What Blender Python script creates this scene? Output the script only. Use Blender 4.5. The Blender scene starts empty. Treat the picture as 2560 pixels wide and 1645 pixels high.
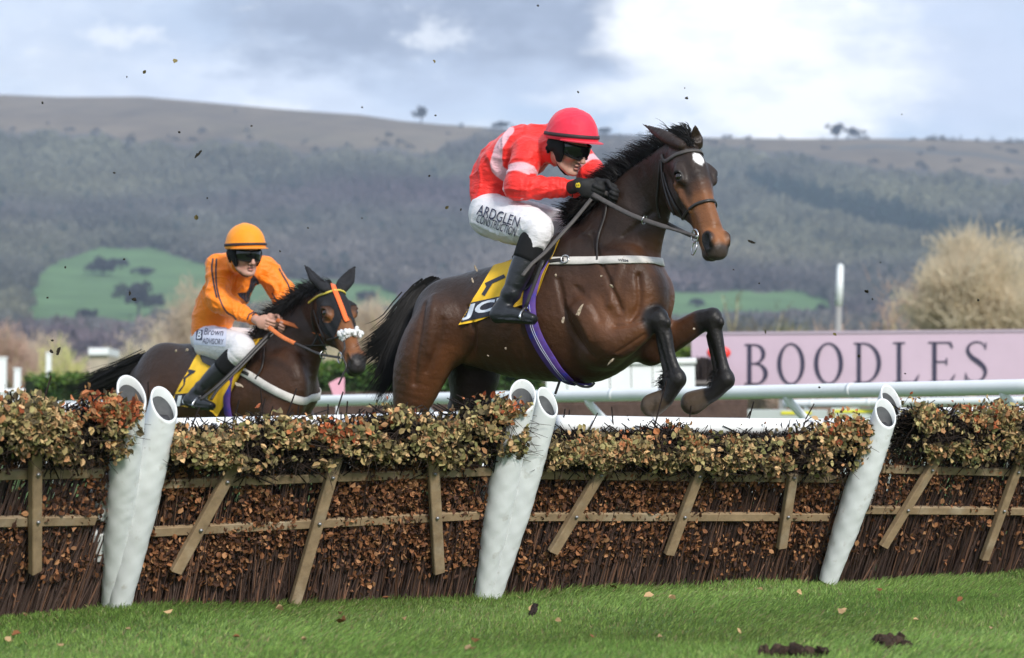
import bpy, math, random
import numpy as np
from mathutils import Vector
from mathutils.bvhtree import BVHTree
scene = bpy.context.scene
R = math.radians
# ---------------------------------------------------------------- camera, world, sun, exposure
FPX = 6044.0                       # focal length in pixels of the 2560 px wide photograph (about 85 mm)
CAM_H = 0.81                       # a photographer crouching by the rail
PITCH = math.atan(267.5 / FPX)
cam_data = bpy.data.cameras.new("camera")
cam = bpy.data.objects.new("camera", cam_data)
scene.collection.objects.link(cam)
cam.location = (0, 0, CAM_H)
cam.rotation_euler = (math.pi / 2 + PITCH, 0, 0)
cam_data.sensor_width = 36.0
cam_data.lens = FPX / 2560 * 36.0
cam_data.clip_end = 9000
cam_data.dof.use_dof = True
cam_data.dof.focus_distance = 12.5
cam_data.dof.aperture_fstop = 3.0
scene.camera = cam

world = bpy.data.worlds.new("World")
scene.world = world
world.use_nodes = True
SUN_EL, SUN_AZ = R(33), R(152)     # azimuth from +Y towards +X: the sun stands high, behind the photographer's right shoulder
sun_data = bpy.data.lights.new("sun", 'SUN')
sun_data.energy = 2.7
sun_data.angle = R(10)
sun_data.color = (1.0, 0.95, 0.88)
sun = bpy.data.objects.new("sun", sun_data)
scene.collection.objects.link(sun)
_sd = Vector((math.sin(SUN_AZ) * math.cos(SUN_EL), math.cos(SUN_AZ) * math.cos(SUN_EL), math.sin(SUN_EL)))
sun.rotation_euler = _sd.to_track_quat('Z', 'Y').to_euler()
scene.view_settings.view_transform = 'Standard'
scene.view_settings.look = 'None'
scene.view_settings.exposure = 0.38
scene.view_settings.gamma = 1.0
scene.cycles.use_denoising = True
scene.cycles.max_bounces = 6
scene.cycles.transparent_max_bounces = 4
scene.cycles.volume_bounces = 0


def sky_world():
    nt = world.node_tree
    nt.nodes.clear()
    N = nt.nodes.new
    L = nt.links.new
    out = N('ShaderNodeOutputWorld')
    bg = N('ShaderNodeBackground')
    bg.inputs[1].default_value = 0.1
    L(bg.outputs[0], out.inputs[0])
    sky = N('ShaderNodeTexSky')
    sky.sky_type = 'NISHITA'
    sky.sun_disc = False
    sky.sun_elevation = SUN_EL
    sky.sun_rotation = SUN_AZ
    tc = N('ShaderNodeTexCoord')
    sep = N('ShaderNodeSeparateXYZ')
    L(tc.outputs['Generated'], sep.inputs[0])

    def math_(op, a, b=None):
        n = N('ShaderNodeMath')
        n.operation = op
        for i, v in enumerate((a, b)):
            if v is None:
                continue
            if isinstance(v, (int, float)):
                n.inputs[i].default_value = v
            else:
                L(v, n.inputs[i])
        return n.outputs[0]
    # clouds live on a flat layer far away: position = direction / |y| keeps them fixed in the world
    ay = math_('MAXIMUM', math_('ABSOLUTE', sep.outputs[1]), 0.08)
    u = math_('DIVIDE', sep.outputs[0], ay)
    v = math_('DIVIDE', sep.outputs[2], ay)
    cmb = N('ShaderNodeCombineXYZ')
    L(u, cmb.inputs[0]); L(v, cmb.inputs[1]); L(math_('MULTIPLY', sep.outputs[1], 0.1), cmb.inputs[2])

    def noise(scale, detail, rough, stretch=2.2, off=0.0):
        mp = N('ShaderNodeMapping')
        mp.inputs['Scale'].default_value = (1.0, stretch, 1.0)
        mp.inputs['Location'].default_value = (off, off * .7, 0)
        L(cmb.outputs[0], mp.inputs[0])
        n = N('ShaderNodeTexNoise')
        n.inputs['Scale'].default_value = scale
        n.inputs['Detail'].default_value = detail
        n.inputs['Roughness'].default_value = rough
        L(mp.outputs[0], n.inputs['Vector'])
        return n.outputs['Fac']
    w1 = noise(16, 7, .58)
    w2 = noise(16, 7, .58, off=7.3)
    uu = math_('ADD', u, math_('MULTIPLY', math_('SUBTRACT', w1, .5), 0.13))
    vv = math_('ADD', v, math_('MULTIPLY', math_('SUBTRACT', w2, .5), 0.06))

    def smooth(x, lo, hi):
        m = N('ShaderNodeMapRange')
        m.interpolation_type = 'SMOOTHSTEP'
        L(x, m.inputs[0])
        m.inputs[1].default_value = lo; m.inputs[2].default_value = hi
        return m.outputs[0]

    def blob(px, py, rx, ry, soft):
        """1 inside an ellipse of the cloud layer, 0 outside"""
        cu, cv = (px - 1280) / FPX, (1090 - py) / FPX
        a = math_('DIVIDE', math_('SUBTRACT', uu, cu), rx / FPX)
        b = math_('DIVIDE', math_('SUBTRACT', vv, cv), ry / FPX)
        d = math_('SQRT', math_('ADD', math_('MULTIPLY', a, a), math_('MULTIPLY', b, b)))
        return smooth(d, 1.0 + soft, 1.0 - soft)

    def mix(fac, a, b):
        m = N('ShaderNodeMix')
        m.data_type = 'RGBA'
        if isinstance(fac, float):
            m.inputs[0].default_value = fac
        else:
            L(fac, m.inputs[0])
        for i, c in ((6, a), (7, b)):
            if isinstance(c, tuple):
                m.inputs[i].default_value = tuple(x * 9.6 for x in c) + (1,)
            else:
                L(c, m.inputs[i])
        return m.outputs[2]
    # thin high cloud over the blue, then white banks, then the grey rain cloud
    base = mix(0.82, sky.outputs[0], (0.56, 0.68, 0.88))
    veil = smooth(noise(9, 6, .6, off=3.1), 0.40, 0.72)
    c = mix(veil, base, (0.84, 0.90, 0.98))
    c = mix(math_('MULTIPLY', blob(120, 70, 260, 130, .9), .75), c, (0.80, 0.87, 1.0))
    c = mix(math_('MULTIPLY', blob(430, 90, 330, 90, .8), .75), c, (0.47, 0.575, 0.76))
    c = mix(math_('MULTIPLY', blob(640, 240, 420, 90, .8), .8), c, (0.85, 0.91, 1.04))
    c = mix(blob(1130, 55, 560, 165, .26), c, (0.315, 0.375, 0.50))
    c = mix(math_('MULTIPLY', blob(1330, 215, 420, 55, .8), .8), c, (0.56, 0.66, 0.84))
    c = mix(math_('MULTIPLY', smooth(noise(30, 6, .6, off=5.5), .45, .75), math_('MULTIPLY', blob(1120, 60, 560, 150, .4), .55)), c, (0.48, 0.56, 0.72))
    c = mix(blob(1930, 130, 400, 260, .28), c, (1.10, 1.12, 1.15))
    c = mix(math_('MULTIPLY', blob(1600, 250, 220, 60, .6), .8), c, (1.05, 1.08, 1.12))
    c = mix(math_('MULTIPLY', blob(2480, 130, 260, 210, .7), .8), c, (0.66, 0.74, 0.92))
    c = mix(math_('MULTIPLY', smooth(noise(26, 6, .6, off=9.5), .44, .66), .34), c, (0.55, 0.63, 0.78))
    c = mix(math_('MULTIPLY', smooth(noise(21, 8, .62, stretch=1.7, off=14.2), .53, .66), math_('MULTIPLY', smooth(u, 0.06, -0.05), .75)), c, (0.93, 0.97, 1.03))
    L(c, bg.inputs[0])


sky_world()


# ---------------------------------------------------------------- helpers
rng = np.random.default_rng(7)
random.seed(7)
CAM = np.array([0, 0, CAM_H])
_cp, _sp = math.cos(PITCH), math.sin(PITCH)


def A(*v):
    return np.array(v, float)


def nrm(v):
    v = np.asarray(v, float)
    return v / (np.linalg.norm(v, axis=-1, keepdims=True) + 1e-12)


def ray(px, py):
    a, b = (px - 1280) / FPX, (822.5 - py) / FPX
    return A(a, _cp - _sp * b, _sp + _cp * b)


def P(px, py, d):
    """the point seen at photograph pixel (px, py), d metres down the track"""
    r = ray(px, py)
    return CAM + r * (d / r[1])


def on_plane(px, py, p0, n):
    r = ray(px, py)
    return CAM + r * (np.dot(p0 - CAM, n) / np.dot(r, n))


def on_ground(px, py, z=0.0):
    return on_plane(px, py, A(0, 0, z), A(0, 0, 1))


def pix(p):
    q = np.asarray(p, float) - CAM
    f = q[..., 1] * _cp + q[..., 2] * _sp
    up = -q[..., 1] * _sp + q[..., 2] * _cp
    return np.stack([1280 + FPX * q[..., 0] / f, 822.5 - FPX * up / f], -1)


ORG = {}


def tag(o, label=None, cat=None, group=None, kind=None):
    if label: o['label'] = label
    if cat: o['category'] = cat
    if group: o['group'] = group
    if kind: o['kind'] = kind
    return o


def thing(name, loc, label, cat, group=None):
    o = bpy.data.objects.new(name, None)
    scene.collection.objects.link(o)
    o.location = tuple(float(x) for x in loc)
    o.empty_display_size = 0.1
    ORG[o.name] = A(*loc)
    return tag(o, label, cat, group)


def mk(name, V, F, mat, parent=None, smooth=True, col=None, origin=None, uv=None):
    """one mesh object from arrays in world coordinates; F: an array or a list of arrays of faces"""
    V = np.asarray(V, float).reshape(-1, 3)
    Fs = [np.asarray(f, np.int64) for f in (F if isinstance(F, list) and len(F) and np.ndim(F[0]) == 2 else [F])]
    Fs = [f for f in Fs if f.size]
    org = ORG[parent.name] if parent is not None else (np.zeros(3) if origin is None else np.asarray(origin, float))
    me = bpy.data.meshes.new(name)
    me.vertices.add(len(V))
    me.vertices.foreach_set('co', (V - org).astype(np.float32).ravel())
    nl = sum(f.size for f in Fs); npoly = sum(len(f) for f in Fs)
    me.loops.add(nl)
    me.polygons.add(npoly)
    me.loops.foreach_set('vertex_index', np.concatenate([f.ravel() for f in Fs]).astype(np.int32))
    tot = np.concatenate([np.full(len(f), f.shape[1]) for f in Fs])
    start = np.concatenate([[0], np.cumsum(tot)[:-1]])
    me.polygons.foreach_set('loop_start', start.astype(np.int32))
    me.polygons.foreach_set('use_smooth', np.full(npoly, bool(smooth)))
    me.update(calc_edges=True)
    if col is not None:
        c = np.asarray(col, np.float32)
        if c.ndim == 1: c = np.tile(c, (len(V), 1))
        if c.shape[1] == 3: c = np.concatenate([c, np.ones((len(c), 1), np.float32)], 1)
        at = me.color_attributes.new('col', 'FLOAT_COLOR', 'POINT')
        at.data.foreach_set('color', c.astype(np.float32).ravel())
    if mat is not None: me.materials.append(mat)
    o = bpy.data.objects.new(name, me)
    scene.collection.objects.link(o)
    if parent is not None:
        o.parent = parent
    else:
        o.location = tuple(float(x) for x in org)
    ORG[o.name] = org
    return o


def join(parts):
    """concatenate (V, F[, col]) pieces; F arrays may be quads or triangles"""
    Vs, tri, quad, cols, n = [], [], [], [], 0
    for p in parts:
        V = np.asarray(p[0], float).reshape(-1, 3)
        for F in (p[1] if isinstance(p[1], list) and len(p[1]) and np.ndim(p[1][0]) == 2 else [p[1]]):
            F = np.asarray(F, np.int64)
            if not F.size: continue
            (tri if F.shape[1] == 3 else quad).append(F + n)
        if len(p) > 2 and p[2] is not None:
            c = np.asarray(p[2], float)
            cols.append(np.tile(c, (len(V), 1)) if c.ndim == 1 else c)
        Vs.append(V); n += len(V)
    Fs = []
    if quad: Fs.append(np.concatenate(quad))
    if tri: Fs.append(np.concatenate(tri))
    return np.concatenate(Vs), Fs, (np.concatenate(cols) if cols else None)


# ---- materials
_mats = {}


def mat(name, col=(.5, .5, .5), rough=.6, spec=.5, attr=False, metal=0., noise=None, bump=None, sheen=0., coat=0., trans=0., sss=0., var=None):
    """noise: (scale, amount) colour variation; bump: (scale, strength, distance); var: second colour mixed by a noise (scale, lo, hi)"""
    m = bpy.data.materials.new(name)
    m.use_nodes = True
    nt = m.node_tree
    b = nt.nodes['Principled BSDF']
    b.inputs['Roughness'].default_value = rough
    b.inputs['Specular IOR Level'].default_value = spec
    b.inputs['Metallic'].default_value = metal
    b.inputs['Sheen Weight'].default_value = sheen
    b.inputs['Coat Weight'].default_value = coat
    b.inputs['Coat Roughness'].default_value = .25
    if sss:
        b.inputs['Subsurface Weight'].default_value = sss
        b.inputs['Subsurface Radius'].default_value = (.02, .008, .005)
        b.inputs['Subsurface Scale'].default_value = .3
    tc = nt.nodes.new('ShaderNodeTexCoord')
    if attr:
        a = nt.nodes.new('ShaderNodeAttribute')
        a.attribute_name = 'col'
        src = a.outputs['Color']
    else:
        rgb = nt.nodes.new('ShaderNodeRGB')
        rgb.outputs[0].default_value = (*col, 1)
        src = rgb.outputs[0]

    def tex(scale, detail=4, rough_=.6, stretch=None):
        n = nt.nodes.new('ShaderNodeTexNoise')
        n.inputs['Scale'].default_value = scale
        n.inputs['Detail'].default_value = detail
        n.inputs['Roughness'].default_value = rough_
        if stretch:
            mp = nt.nodes.new('ShaderNodeMapping')
            mp.inputs['Scale'].default_value = stretch
            nt.links.new(tc.outputs['Object'], mp.inputs[0])
            nt.links.new(mp.outputs[0], n.inputs['Vector'])
        else:
            nt.links.new(tc.outputs['Object'], n.inputs['Vector'])
        return n.outputs['Fac']
    if var:
        mr = nt.nodes.new('ShaderNodeMapRange')
        nt.links.new(tex(var[1]), mr.inputs[0])
        mr.inputs[1].default_value = var[2]; mr.inputs[2].default_value = var[3]
        mx = nt.nodes.new('ShaderNodeMix'); mx.data_type = 'RGBA'
        nt.links.new(mr.outputs[0], mx.inputs[0]); nt.links.new(src, mx.inputs[6])
        mx.inputs[7].default_value = (*var[0], 1)
        src = mx.outputs[2]
    if noise:
        mr = nt.nodes.new('ShaderNodeMapRange')
        nt.links.new(tex(noise[0], 5, .65, noise[2] if len(noise) > 2 else None), mr.inputs[0])
        mr.inputs[1].default_value = .25; mr.inputs[2].default_value = .75
        mr.inputs[3].default_value = 1 - noise[1]; mr.inputs[4].default_value = 1 + noise[1]
        mx = nt.nodes.new('ShaderNodeVectorMath'); mx.operation = 'SCALE'
        nt.links.new(src, mx.inputs[0]); nt.links.new(mr.outputs[0], mx.inputs['Scale'])
        src = mx.outputs[0]
    nt.links.new(src, b.inputs['Base Color'])
    if trans:
        b.inputs['Transmission Weight'].default_value = 0
        tr = nt.nodes.new('ShaderNodeBsdfTranslucent')
        nt.links.new(src, tr.inputs[0])
        ms = nt.nodes.new('ShaderNodeMixShader')
        ms.inputs[0].default_value = trans
        nt.links.new(b.outputs[0], ms.inputs[1]); nt.links.new(tr.outputs[0], ms.inputs[2])
        nt.links.new(ms.outputs[0], nt.nodes['Material Output'].inputs[0])
    if bump:
        bs = bump if isinstance(bump, list) else [bump]
        prev = None
        for q in bs:
            bp = nt.nodes.new('ShaderNodeBump')
            bp.inputs['Strength'].default_value = q[1]
            bp.inputs['Distance'].default_value = q[2]
            nt.links.new(tex(q[0], 4, .6, q[3] if len(q) > 3 else None), bp.inputs['Height'])
            if prev: nt.links.new(prev, bp.inputs['Normal'])
            prev = bp.outputs[0]
        nt.links.new(prev, b.inputs['Normal'])
    m['n'] = 0
    del m['n']
    return m


# ---- curves, tubes, boxes
def catmull(pts, n):
    pts = np.asarray(pts, float)
    if len(pts) < 3:
        t = np.linspace(0, 1, n)[:, None]
        return pts[0] * (1 - t) + pts[-1] * t
    p = np.concatenate([[2 * pts[0] - pts[1]], pts, [2 * pts[-1] - pts[-2]]])
    s = np.linspace(0, len(pts) - 1 - 1e-9, n)
    i = s.astype(int); f = (s - i)[:, None]
    p0, p1, p2, p3 = p[i], p[i + 1], p[i + 2], p[i + 3]
    return .5 * (2 * p1 + (p2 - p0) * f + (2 * p0 - 5 * p1 + 4 * p2 - p3) * f ** 2 + (3 * p1 - p0 - 3 * p2 + p3) * f ** 3)


def tube(pts, rad, sides=8, cap=True, up=None):
    pts = np.asarray(pts, float); n = len(pts)
    rad = np.broadcast_to(np.asarray(rad, float), (n,)) if np.ndim(rad) < 2 else rad
    t = nrm(np.gradient(pts, axis=0))
    ref = A(0, 0, 1) if up is None else up
    if abs(np.dot(t.mean(0) / (np.linalg.norm(t.mean(0)) + 1e-9), ref)) > .95: ref = A(1, 0.3, 0)
    s = nrm(np.cross(t, ref)); v = nrm(np.cross(s, t))
    a = np.linspace(0, 2 * np.pi, sides, endpoint=False)
    V = pts[:, None] + rad[:, None, None] * (np.cos(a)[None, :, None] * s[:, None] + np.sin(a)[None, :, None] * v[:, None])
    V = V.reshape(-1, 3)
    i = np.arange(n - 1)[:, None] * sides; j = np.arange(sides)[None]; j2 = (j + 1) % sides
    F = np.stack([i + j, i + j2, i + sides + j2, i + sides + j], -1).reshape(-1, 4)
    if cap:
        T = []
        V = np.concatenate([V, [pts[0], pts[-1]]])
        c0, c1 = n * sides, n * sides + 1
        for k in range(sides):
            T.append((c0, (k + 1) % sides, k)); T.append((c1, (n - 1) * sides + k, (n - 1) * sides + (k + 1) % sides))
        return V, [F, np.array(T)]
    return V, [F]


def beam(a, b, up, w, h, bevel=.004):
    """a timber from a to b; up: the direction of its h side"""
    a, b = np.asarray(a, float), np.asarray(b, float)
    t = nrm(b - a); s = nrm(np.cross(t, up)); v = np.cross(s, t)
    x, y = w / 2, h / 2; e = bevel
    prof = [(x - e, y), (x, y - e), (x, -y + e), (x - e, -y), (-x + e, -y), (-x, -y + e), (-x, y - e), (-x + e, y)]
    n = 6
    V = np.array([a + (b - a) * k / (n - 1) + s * p + v * q for k in range(n) for p, q in prof])
    m = len(prof)
    F = [(k * m + j, k * m + (j + 1) % m, (k + 1) * m + (j + 1) % m, (k + 1) * m + j) for k in range(n - 1) for j in range(m)]
    c = len(V)
    V = np.concatenate([V, [a, b]])
    T = [(c, (j + 1) % m, j) for j in range(m)] + [(c + 1, (n - 1) * m + j, (n - 1) * m + (j + 1) % m) for j in range(m)]
    return V, [np.array(F), np.array(T)]


def box(c, sx, sy, sz, ax=None, bevel=.01):
    """bevelled box: centre, sizes along the rows of ax"""
    ax = np.eye(3) if ax is None else np.asarray(ax, float)
    h = A(sx, sy, sz) / 2
    V, F = beam(c - ax[0] * h[0], c + ax[0] * h[0], ax[2], sy, sz, bevel)
    return V, F


def ribbon(pts, nor, width, thick=.004, n=None, off=.0):
    """a strap with a rounded-box section lying on a surface: width across, thick along the normals"""
    pts = np.asarray(pts, float); nor = np.asarray(nor, float)
    if n:
        pts, nor = catmull(pts, n), catmull(nor, n)
    nor = nrm(nor)
    t = nrm(np.gradient(pts, axis=0))
    s = nrm(np.cross(t, nor)); nor = nrm(np.cross(s, t))
    w = np.broadcast_to(np.asarray(width, float), (len(pts),))[:, None] / 2
    p = pts + nor * off
    e = thick * .4
    rows = [p - s * w, p - s * (w - e) + nor * thick, p + s * (w - e) + nor * thick, p + s * w, p + s * (w - e) - nor * .001, p - s * (w - e) - nor * .001]
    V = np.stack(rows, 1).reshape(-1, 3); m = 6; k = len(pts)
    i = np.arange(k - 1)[:, None] * m; j = np.arange(m)[None]; j2 = (j + 1) % m
    F = np.stack([i + j, i + j2, i + m + j2, i + m + j], -1).reshape(-1, 4)
    capq = np.array([[0, 3, 2, 1], [0, 5, 4, 3]]); e0 = (k - 1) * m
    return V, [np.concatenate([F, capq, capq[:, ::-1] + e0])]


def torus(c, ax, R0, r, n=24, m=8):
    ax = nrm(ax); s = nrm(np.cross(ax, A(.3, .2, 1))); v = np.cross(ax, s)
    a = np.linspace(0, 2 * np.pi, n, endpoint=False)[:, None]; b = np.linspace(0, 2 * np.pi, m, endpoint=False)[None]
    rr = R0 + r * np.cos(b)
    V = c + (rr * np.cos(a))[..., None] * s + (rr * np.sin(a))[..., None] * v + (r * np.sin(b) + 0 * a)[..., None] * ax
    i = np.arange(n)[:, None]; j = np.arange(m)[None]
    F = np.stack([i * m + j, ((i + 1) % n) * m + j, ((i + 1) % n) * m + (j + 1) % m, i * m + (j + 1) % m], -1).reshape(-1, 4)
    return V.reshape(-1, 3), [F]


def ball(c, r, n=16, m=10, ax=None, wob=0, seed=0):
    r = np.broadcast_to(np.asarray(r, float), (3,)); ax = np.eye(3) if ax is None else ax
    th = np.linspace(0, np.pi, m)[:, None]; ph = np.linspace(0, 2 * np.pi, n, endpoint=False)[None]
    D = np.stack([np.sin(th) * np.cos(ph), np.sin(th) * np.sin(ph), np.cos(th) + 0 * ph], -1)
    k = np.ones(D.shape[:2])
    if wob:
        g = np.random.default_rng(seed)
        for _ in range(5):
            d = g.normal(size=3) * g.uniform(1.5, 4); k = k + wob * np.sin(D @ d + g.uniform(0, 6))
        k[0] = k[0].mean(); k[-1] = k[-1].mean()
    V = c + (D * r * k[..., None]) @ ax
    i = np.arange(m - 1)[:, None] * n; j = np.arange(n)[None]; j2 = (j + 1) % n
    F = np.stack([i + j, i + n + j, i + n + j2, i + j2], -1).reshape(-1, 4)
    return V.reshape(-1, 3), [F]


# ---- signed distance modelling: smooth unions of tapered limbs, meshed with surface nets
class Sdf:
    def __init__(s): s.p = []

    def cone(s, a, b, ra, rb, k=.02, sub=False):
        s.p.append(('chain', np.array([a, b], float), np.array([[ra, ra], [rb, rb]], float), None, k, sub)); return s

    def chain(s, pts, rad, side=None, k=.03, n=None, sub=False):
        pts = np.asarray(pts, float)
        rad = np.asarray(rad, float)
        if rad.ndim == 1: rad = np.stack([rad, rad], 1)
        n = n or 4 * (len(pts) - 1) + 1
        if side is not None:
            side = np.asarray(side, float)
            if side.ndim == 1: side = np.tile(side, (len(pts), 1))
            side = nrm(catmull(side, n))
        s.p.append(('chain', catmull(pts, n), np.maximum(catmull(rad, n), .002), side, k, sub)); return s

    def ell(s, c, r, ax=None, k=.02, sub=False):
        s.p.append(('ell', np.asarray(c, float), np.broadcast_to(np.asarray(r, float), (3,)), np.eye(3) if ax is None else np.asarray(ax, float), k, sub)); return s

    def plane_cut(s, p, n):
        s.p.append(('plane', np.asarray(p, float), nrm(n), None, 0, True)); return s

    def xform(s, M, t):
        """rotate (rows of M are the local axes in world) and move every primitive"""
        for i, q in enumerate(s.p):
            q = list(q)
            q[1] = q[1] @ M + t
            if q[0] == 'chain' and q[3] is not None: q[3] = q[3] @ M
            if q[0] == 'ell': q[3] = q[3] @ M
            if q[0] == 'plane': q[2] = q[2] @ M
            s.p[i] = tuple(q)
        return s

    @staticmethod
    def _ek(o, r):
        k0 = np.sqrt(((o / r) ** 2).sum(-1)); k1 = np.sqrt(((o / r ** 2) ** 2).sum(-1))
        return np.where(k1 > 1e-6, k0 * (k0 - 1) / np.maximum(k1, 1e-6), -np.min(r))

    def _dist(s, q, X):
        if q[0] == 'ell':
            return s._ek((X - q[1]) @ q[3].T, q[2])
        if q[0] == 'plane':
            return -((X - q[1]) @ q[2])
        pts, rad, side = q[1], q[2], q[3]
        best = None
        for i in range(len(pts) - 1):
            a, b = pts[i], pts[i + 1]; ab = b - a; l2 = max(ab @ ab, 1e-9)
            t = np.clip((X - a) @ ab / l2, 0, 1)
            o = X - a - t[..., None] * ab
            if side is None:
                d = np.sqrt((o * o).sum(-1)) - (rad[i, 0] * (1 - t) + rad[i + 1, 0] * t)
            else:
                sd = nrm((side[i] + side[i + 1]) / 2); tn = ab / math.sqrt(l2)
                sd = nrm(sd - tn * (sd @ tn)); up = np.cross(tn, sd)
                u, v, w = o @ sd, o @ up, o @ tn
                ra = rad[i, 0] * (1 - t) + rad[i + 1, 0] * t; rb = rad[i, 1] * (1 - t) + rad[i + 1, 1] * t
                rc = np.minimum(ra, rb) * .8
                k0 = np.sqrt((u / ra) ** 2 + (v / rb) ** 2 + (w / rc) ** 2)
                k1 = np.sqrt((u / ra ** 2) ** 2 + (v / rb ** 2) ** 2 + (w / rc ** 2) ** 2)
                d = np.where(k1 > 1e-5, k0 * (k0 - 1) / np.maximum(k1, 1e-5), -np.minimum(ra, rb))
            best = d if best is None else np.minimum(best, d)
        return best

    def bounds(s, q):
        if q[0] == 'ell':
            r = q[2].max(); return q[1] - r, q[1] + r
        r = q[2].max(); return q[1].min(0) - r, q[1].max(0) + r

    def mesh(s, res):
        adds = [s.bounds(q) for q in s.p if not q[5]]
        lo = np.min([b[0] for b in adds], 0) - 3 * res; hi = np.max([b[1] for b in adds], 0) + 3 * res
        n = np.ceil((hi - lo) / res).astype(int) + 1
        F = np.full(n, 1.0, np.float32)
        ax = [lo[i] + res * np.arange(n[i]) for i in range(3)]
        for q in s.p:
            if q[0] == 'plane':
                i0, i1 = np.zeros(3, int), n
            else:
                b = s.bounds(q); m = q[4] + 3 * res
                i0 = np.clip(np.floor((b[0] - m - lo) / res).astype(int), 0, n); i1 = np.clip(np.ceil((b[1] + m - lo) / res).astype(int) + 1, 0, n)
            sl = tuple(slice(i0[i], i1[i]) for i in range(3))
            X = np.stack(np.meshgrid(*[ax[i][sl[i]] for i in range(3)], indexing='ij'), -1)
            d = s._dist(q, X); f = F[sl]; k = max(q[4], 1e-4)
            if q[5]:
                d = -d
                h = np.clip(.5 + .5 * (d - f) / k, 0, 1)
                F[sl] = f * (1 - h) + d * h + k * h * (1 - h)
            else:
                h = np.clip(.5 - .5 * (d - f) / k, 0, 1)
                F[sl] = f * (1 - h) + d * h - k * h * (1 - h)
        return surfnet(F, lo, res)


def surfnet(F, lo, res):
    S = F < 0
    c = [S[i:S.shape[0] - 1 + i, j:S.shape[1] - 1 + j, k:S.shape[2] - 1 + k] for i in (0, 1) for j in (0, 1) for k in (0, 1)]
    anyc = c[0].copy(); allc = c[0].copy()
    for q in c[1:]:
        anyc |= q; allc &= q
    I = np.argwhere(anyc & ~allc)
    idx = np.full(anyc.shape, -1, np.int64)
    idx[I[:, 0], I[:, 1], I[:, 2]] = np.arange(len(I))
    off = np.array([(i, j, k) for i in (0, 1) for j in (0, 1) for k in (0, 1)])
    val = np.stack([F[I[:, 0] + o[0], I[:, 1] + o[1], I[:, 2] + o[2]] for o in off], 1)
    acc = np.zeros((len(I), 3)); cnt = np.zeros(len(I))
    for a in range(8):
        for b in range(a + 1, 8):
            if abs(off[a] - off[b]).sum() != 1: continue
            va, vb = val[:, a], val[:, b]
            m = (va < 0) != (vb < 0)
            t = np.where(m, va / np.where(m, va - vb, 1), 0)
            acc += np.where(m[:, None], off[a] + t[:, None] * (off[b] - off[a]), 0); cnt += m
    V = lo + res * (I + acc / cnt[:, None])
    faces = []
    for axn in range(3):
        s1 = np.take(S, range(S.shape[axn] - 1), axn); s2 = np.take(S, range(1, S.shape[axn]), axn)
        E = np.argwhere(s1 != s2)
        o1, o2 = [(1, 2), (2, 0), (0, 1)][axn]
        ok = (E[:, o1] > 0) & (E[:, o2] > 0) & (E[:, o1] < S.shape[o1] - 1) & (E[:, o2] < S.shape[o2] - 1)
        E = E[ok]
        q = []
        for d1, d2 in ((-1, -1), (0, -1), (0, 0), (-1, 0)):
            e = E.copy(); e[:, o1] += d1; e[:, o2] += d2
            q.append(idx[e[:, 0], e[:, 1], e[:, 2]])
        q = np.stack(q, 1)
        inside = S[E[:, 0], E[:, 1], E[:, 2]]
        q[~inside] = q[~inside][:, ::-1]
        faces.append(q)
    return V, np.concatenate(faces)


def vnormals(V, F):
    n = np.zeros_like(V)
    fn = np.cross(V[F[:, 2]] - V[F[:, 0]], V[F[:, 3]] - V[F[:, 1]])
    for k in range(4): np.add.at(n, F[:, k], fn)
    return nrm(n)


def relax(V, F, it=2, f=.5):
    for _ in range(it):
        s = np.zeros_like(V); c = np.zeros(len(V))
        for k in range(4):
            for o in (1, 3):
                np.add.at(s, F[:, k], V[F[:, (k + o) % 4]]); np.add.at(c, F[:, k], 1)
        V = V + f * (s / c[:, None] - V)
    return V


def sinnoise(X, scale, seed, n=6, ax=None):
    g = np.random.default_rng(seed)
    o = np.zeros(len(X))
    for i in range(n):
        d = g.normal(size=3); d /= np.linalg.norm(d)
        if ax is not None: d = nrm(d - .9 * ax * (d @ ax))
        f = scale * g.uniform(.6, 1.7)
        o += np.sin(X @ d * f + g.uniform(0, 6.3) + 1.5 * np.sin(X @ g.normal(size=3) * f * .35)) / n
    return o


def seg_d(V, a, b):
    a, b = np.asarray(a, float), np.asarray(b, float)
    ab = b - a; t = np.clip((V - a) @ ab / max(ab @ ab, 1e-9), 0, 1)
    return np.linalg.norm(V - a - t[:, None] * ab, axis=1), t


def paint(col, V, a, b, r, soft, c, amt=1.):
    d, _ = seg_d(V, a, b)
    w = np.clip((r + soft - d) / max(soft, 1e-6), 0, 1); w = (w * w * (3 - 2 * w) * amt)[:, None]
    return col * (1 - w) + np.asarray(c) * w


def bvh(V, Fs):
    polys = []
    for F in (Fs if isinstance(Fs, list) else [Fs]): polys += F.tolist()
    return BVHTree.FromPolygons([Vector(v) for v in V], polys)


def cast(tree, px, py):
    """where the sight line of a photograph pixel meets a surface: point, outward normal"""
    h = tree.ray_cast(Vector(CAM), Vector(ray(px, py)))
    if h[0] is None: return None, None
    n = A(*h[1])
    if n @ ray(px, py) > 0: n = -n
    return A(*h[0]), n


def cast_path(tree, pts, n=None):
    pts = np.asarray(pts, float)
    if n: pts = catmull(np.c_[pts, np.zeros(len(pts))], n)[:, :2]
    Q, Nn = [], []
    for x, y in pts:
        p, m = cast(tree, x, y)
        if p is not None: Q.append(p); Nn.append(m)
    Q, Nn = np.array(Q), np.array(Nn)
    for _ in range(3):
        if len(Nn) > 2: Nn[1:-1] = nrm(Nn[:-2] + Nn[1:-1] * 2 + Nn[2:])
    for _ in range(2):
        if len(Q) > 2: Q[1:-1] = (Q[:-2] + 2 * Q[1:-1] + Q[2:]) / 4
    return Q, Nn


def mirror(Q, p0, l, vec=False):
    d = (Q @ l if vec else (Q - p0) @ l)
    return Q - 2 * np.asarray(d)[..., None] * l


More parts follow.
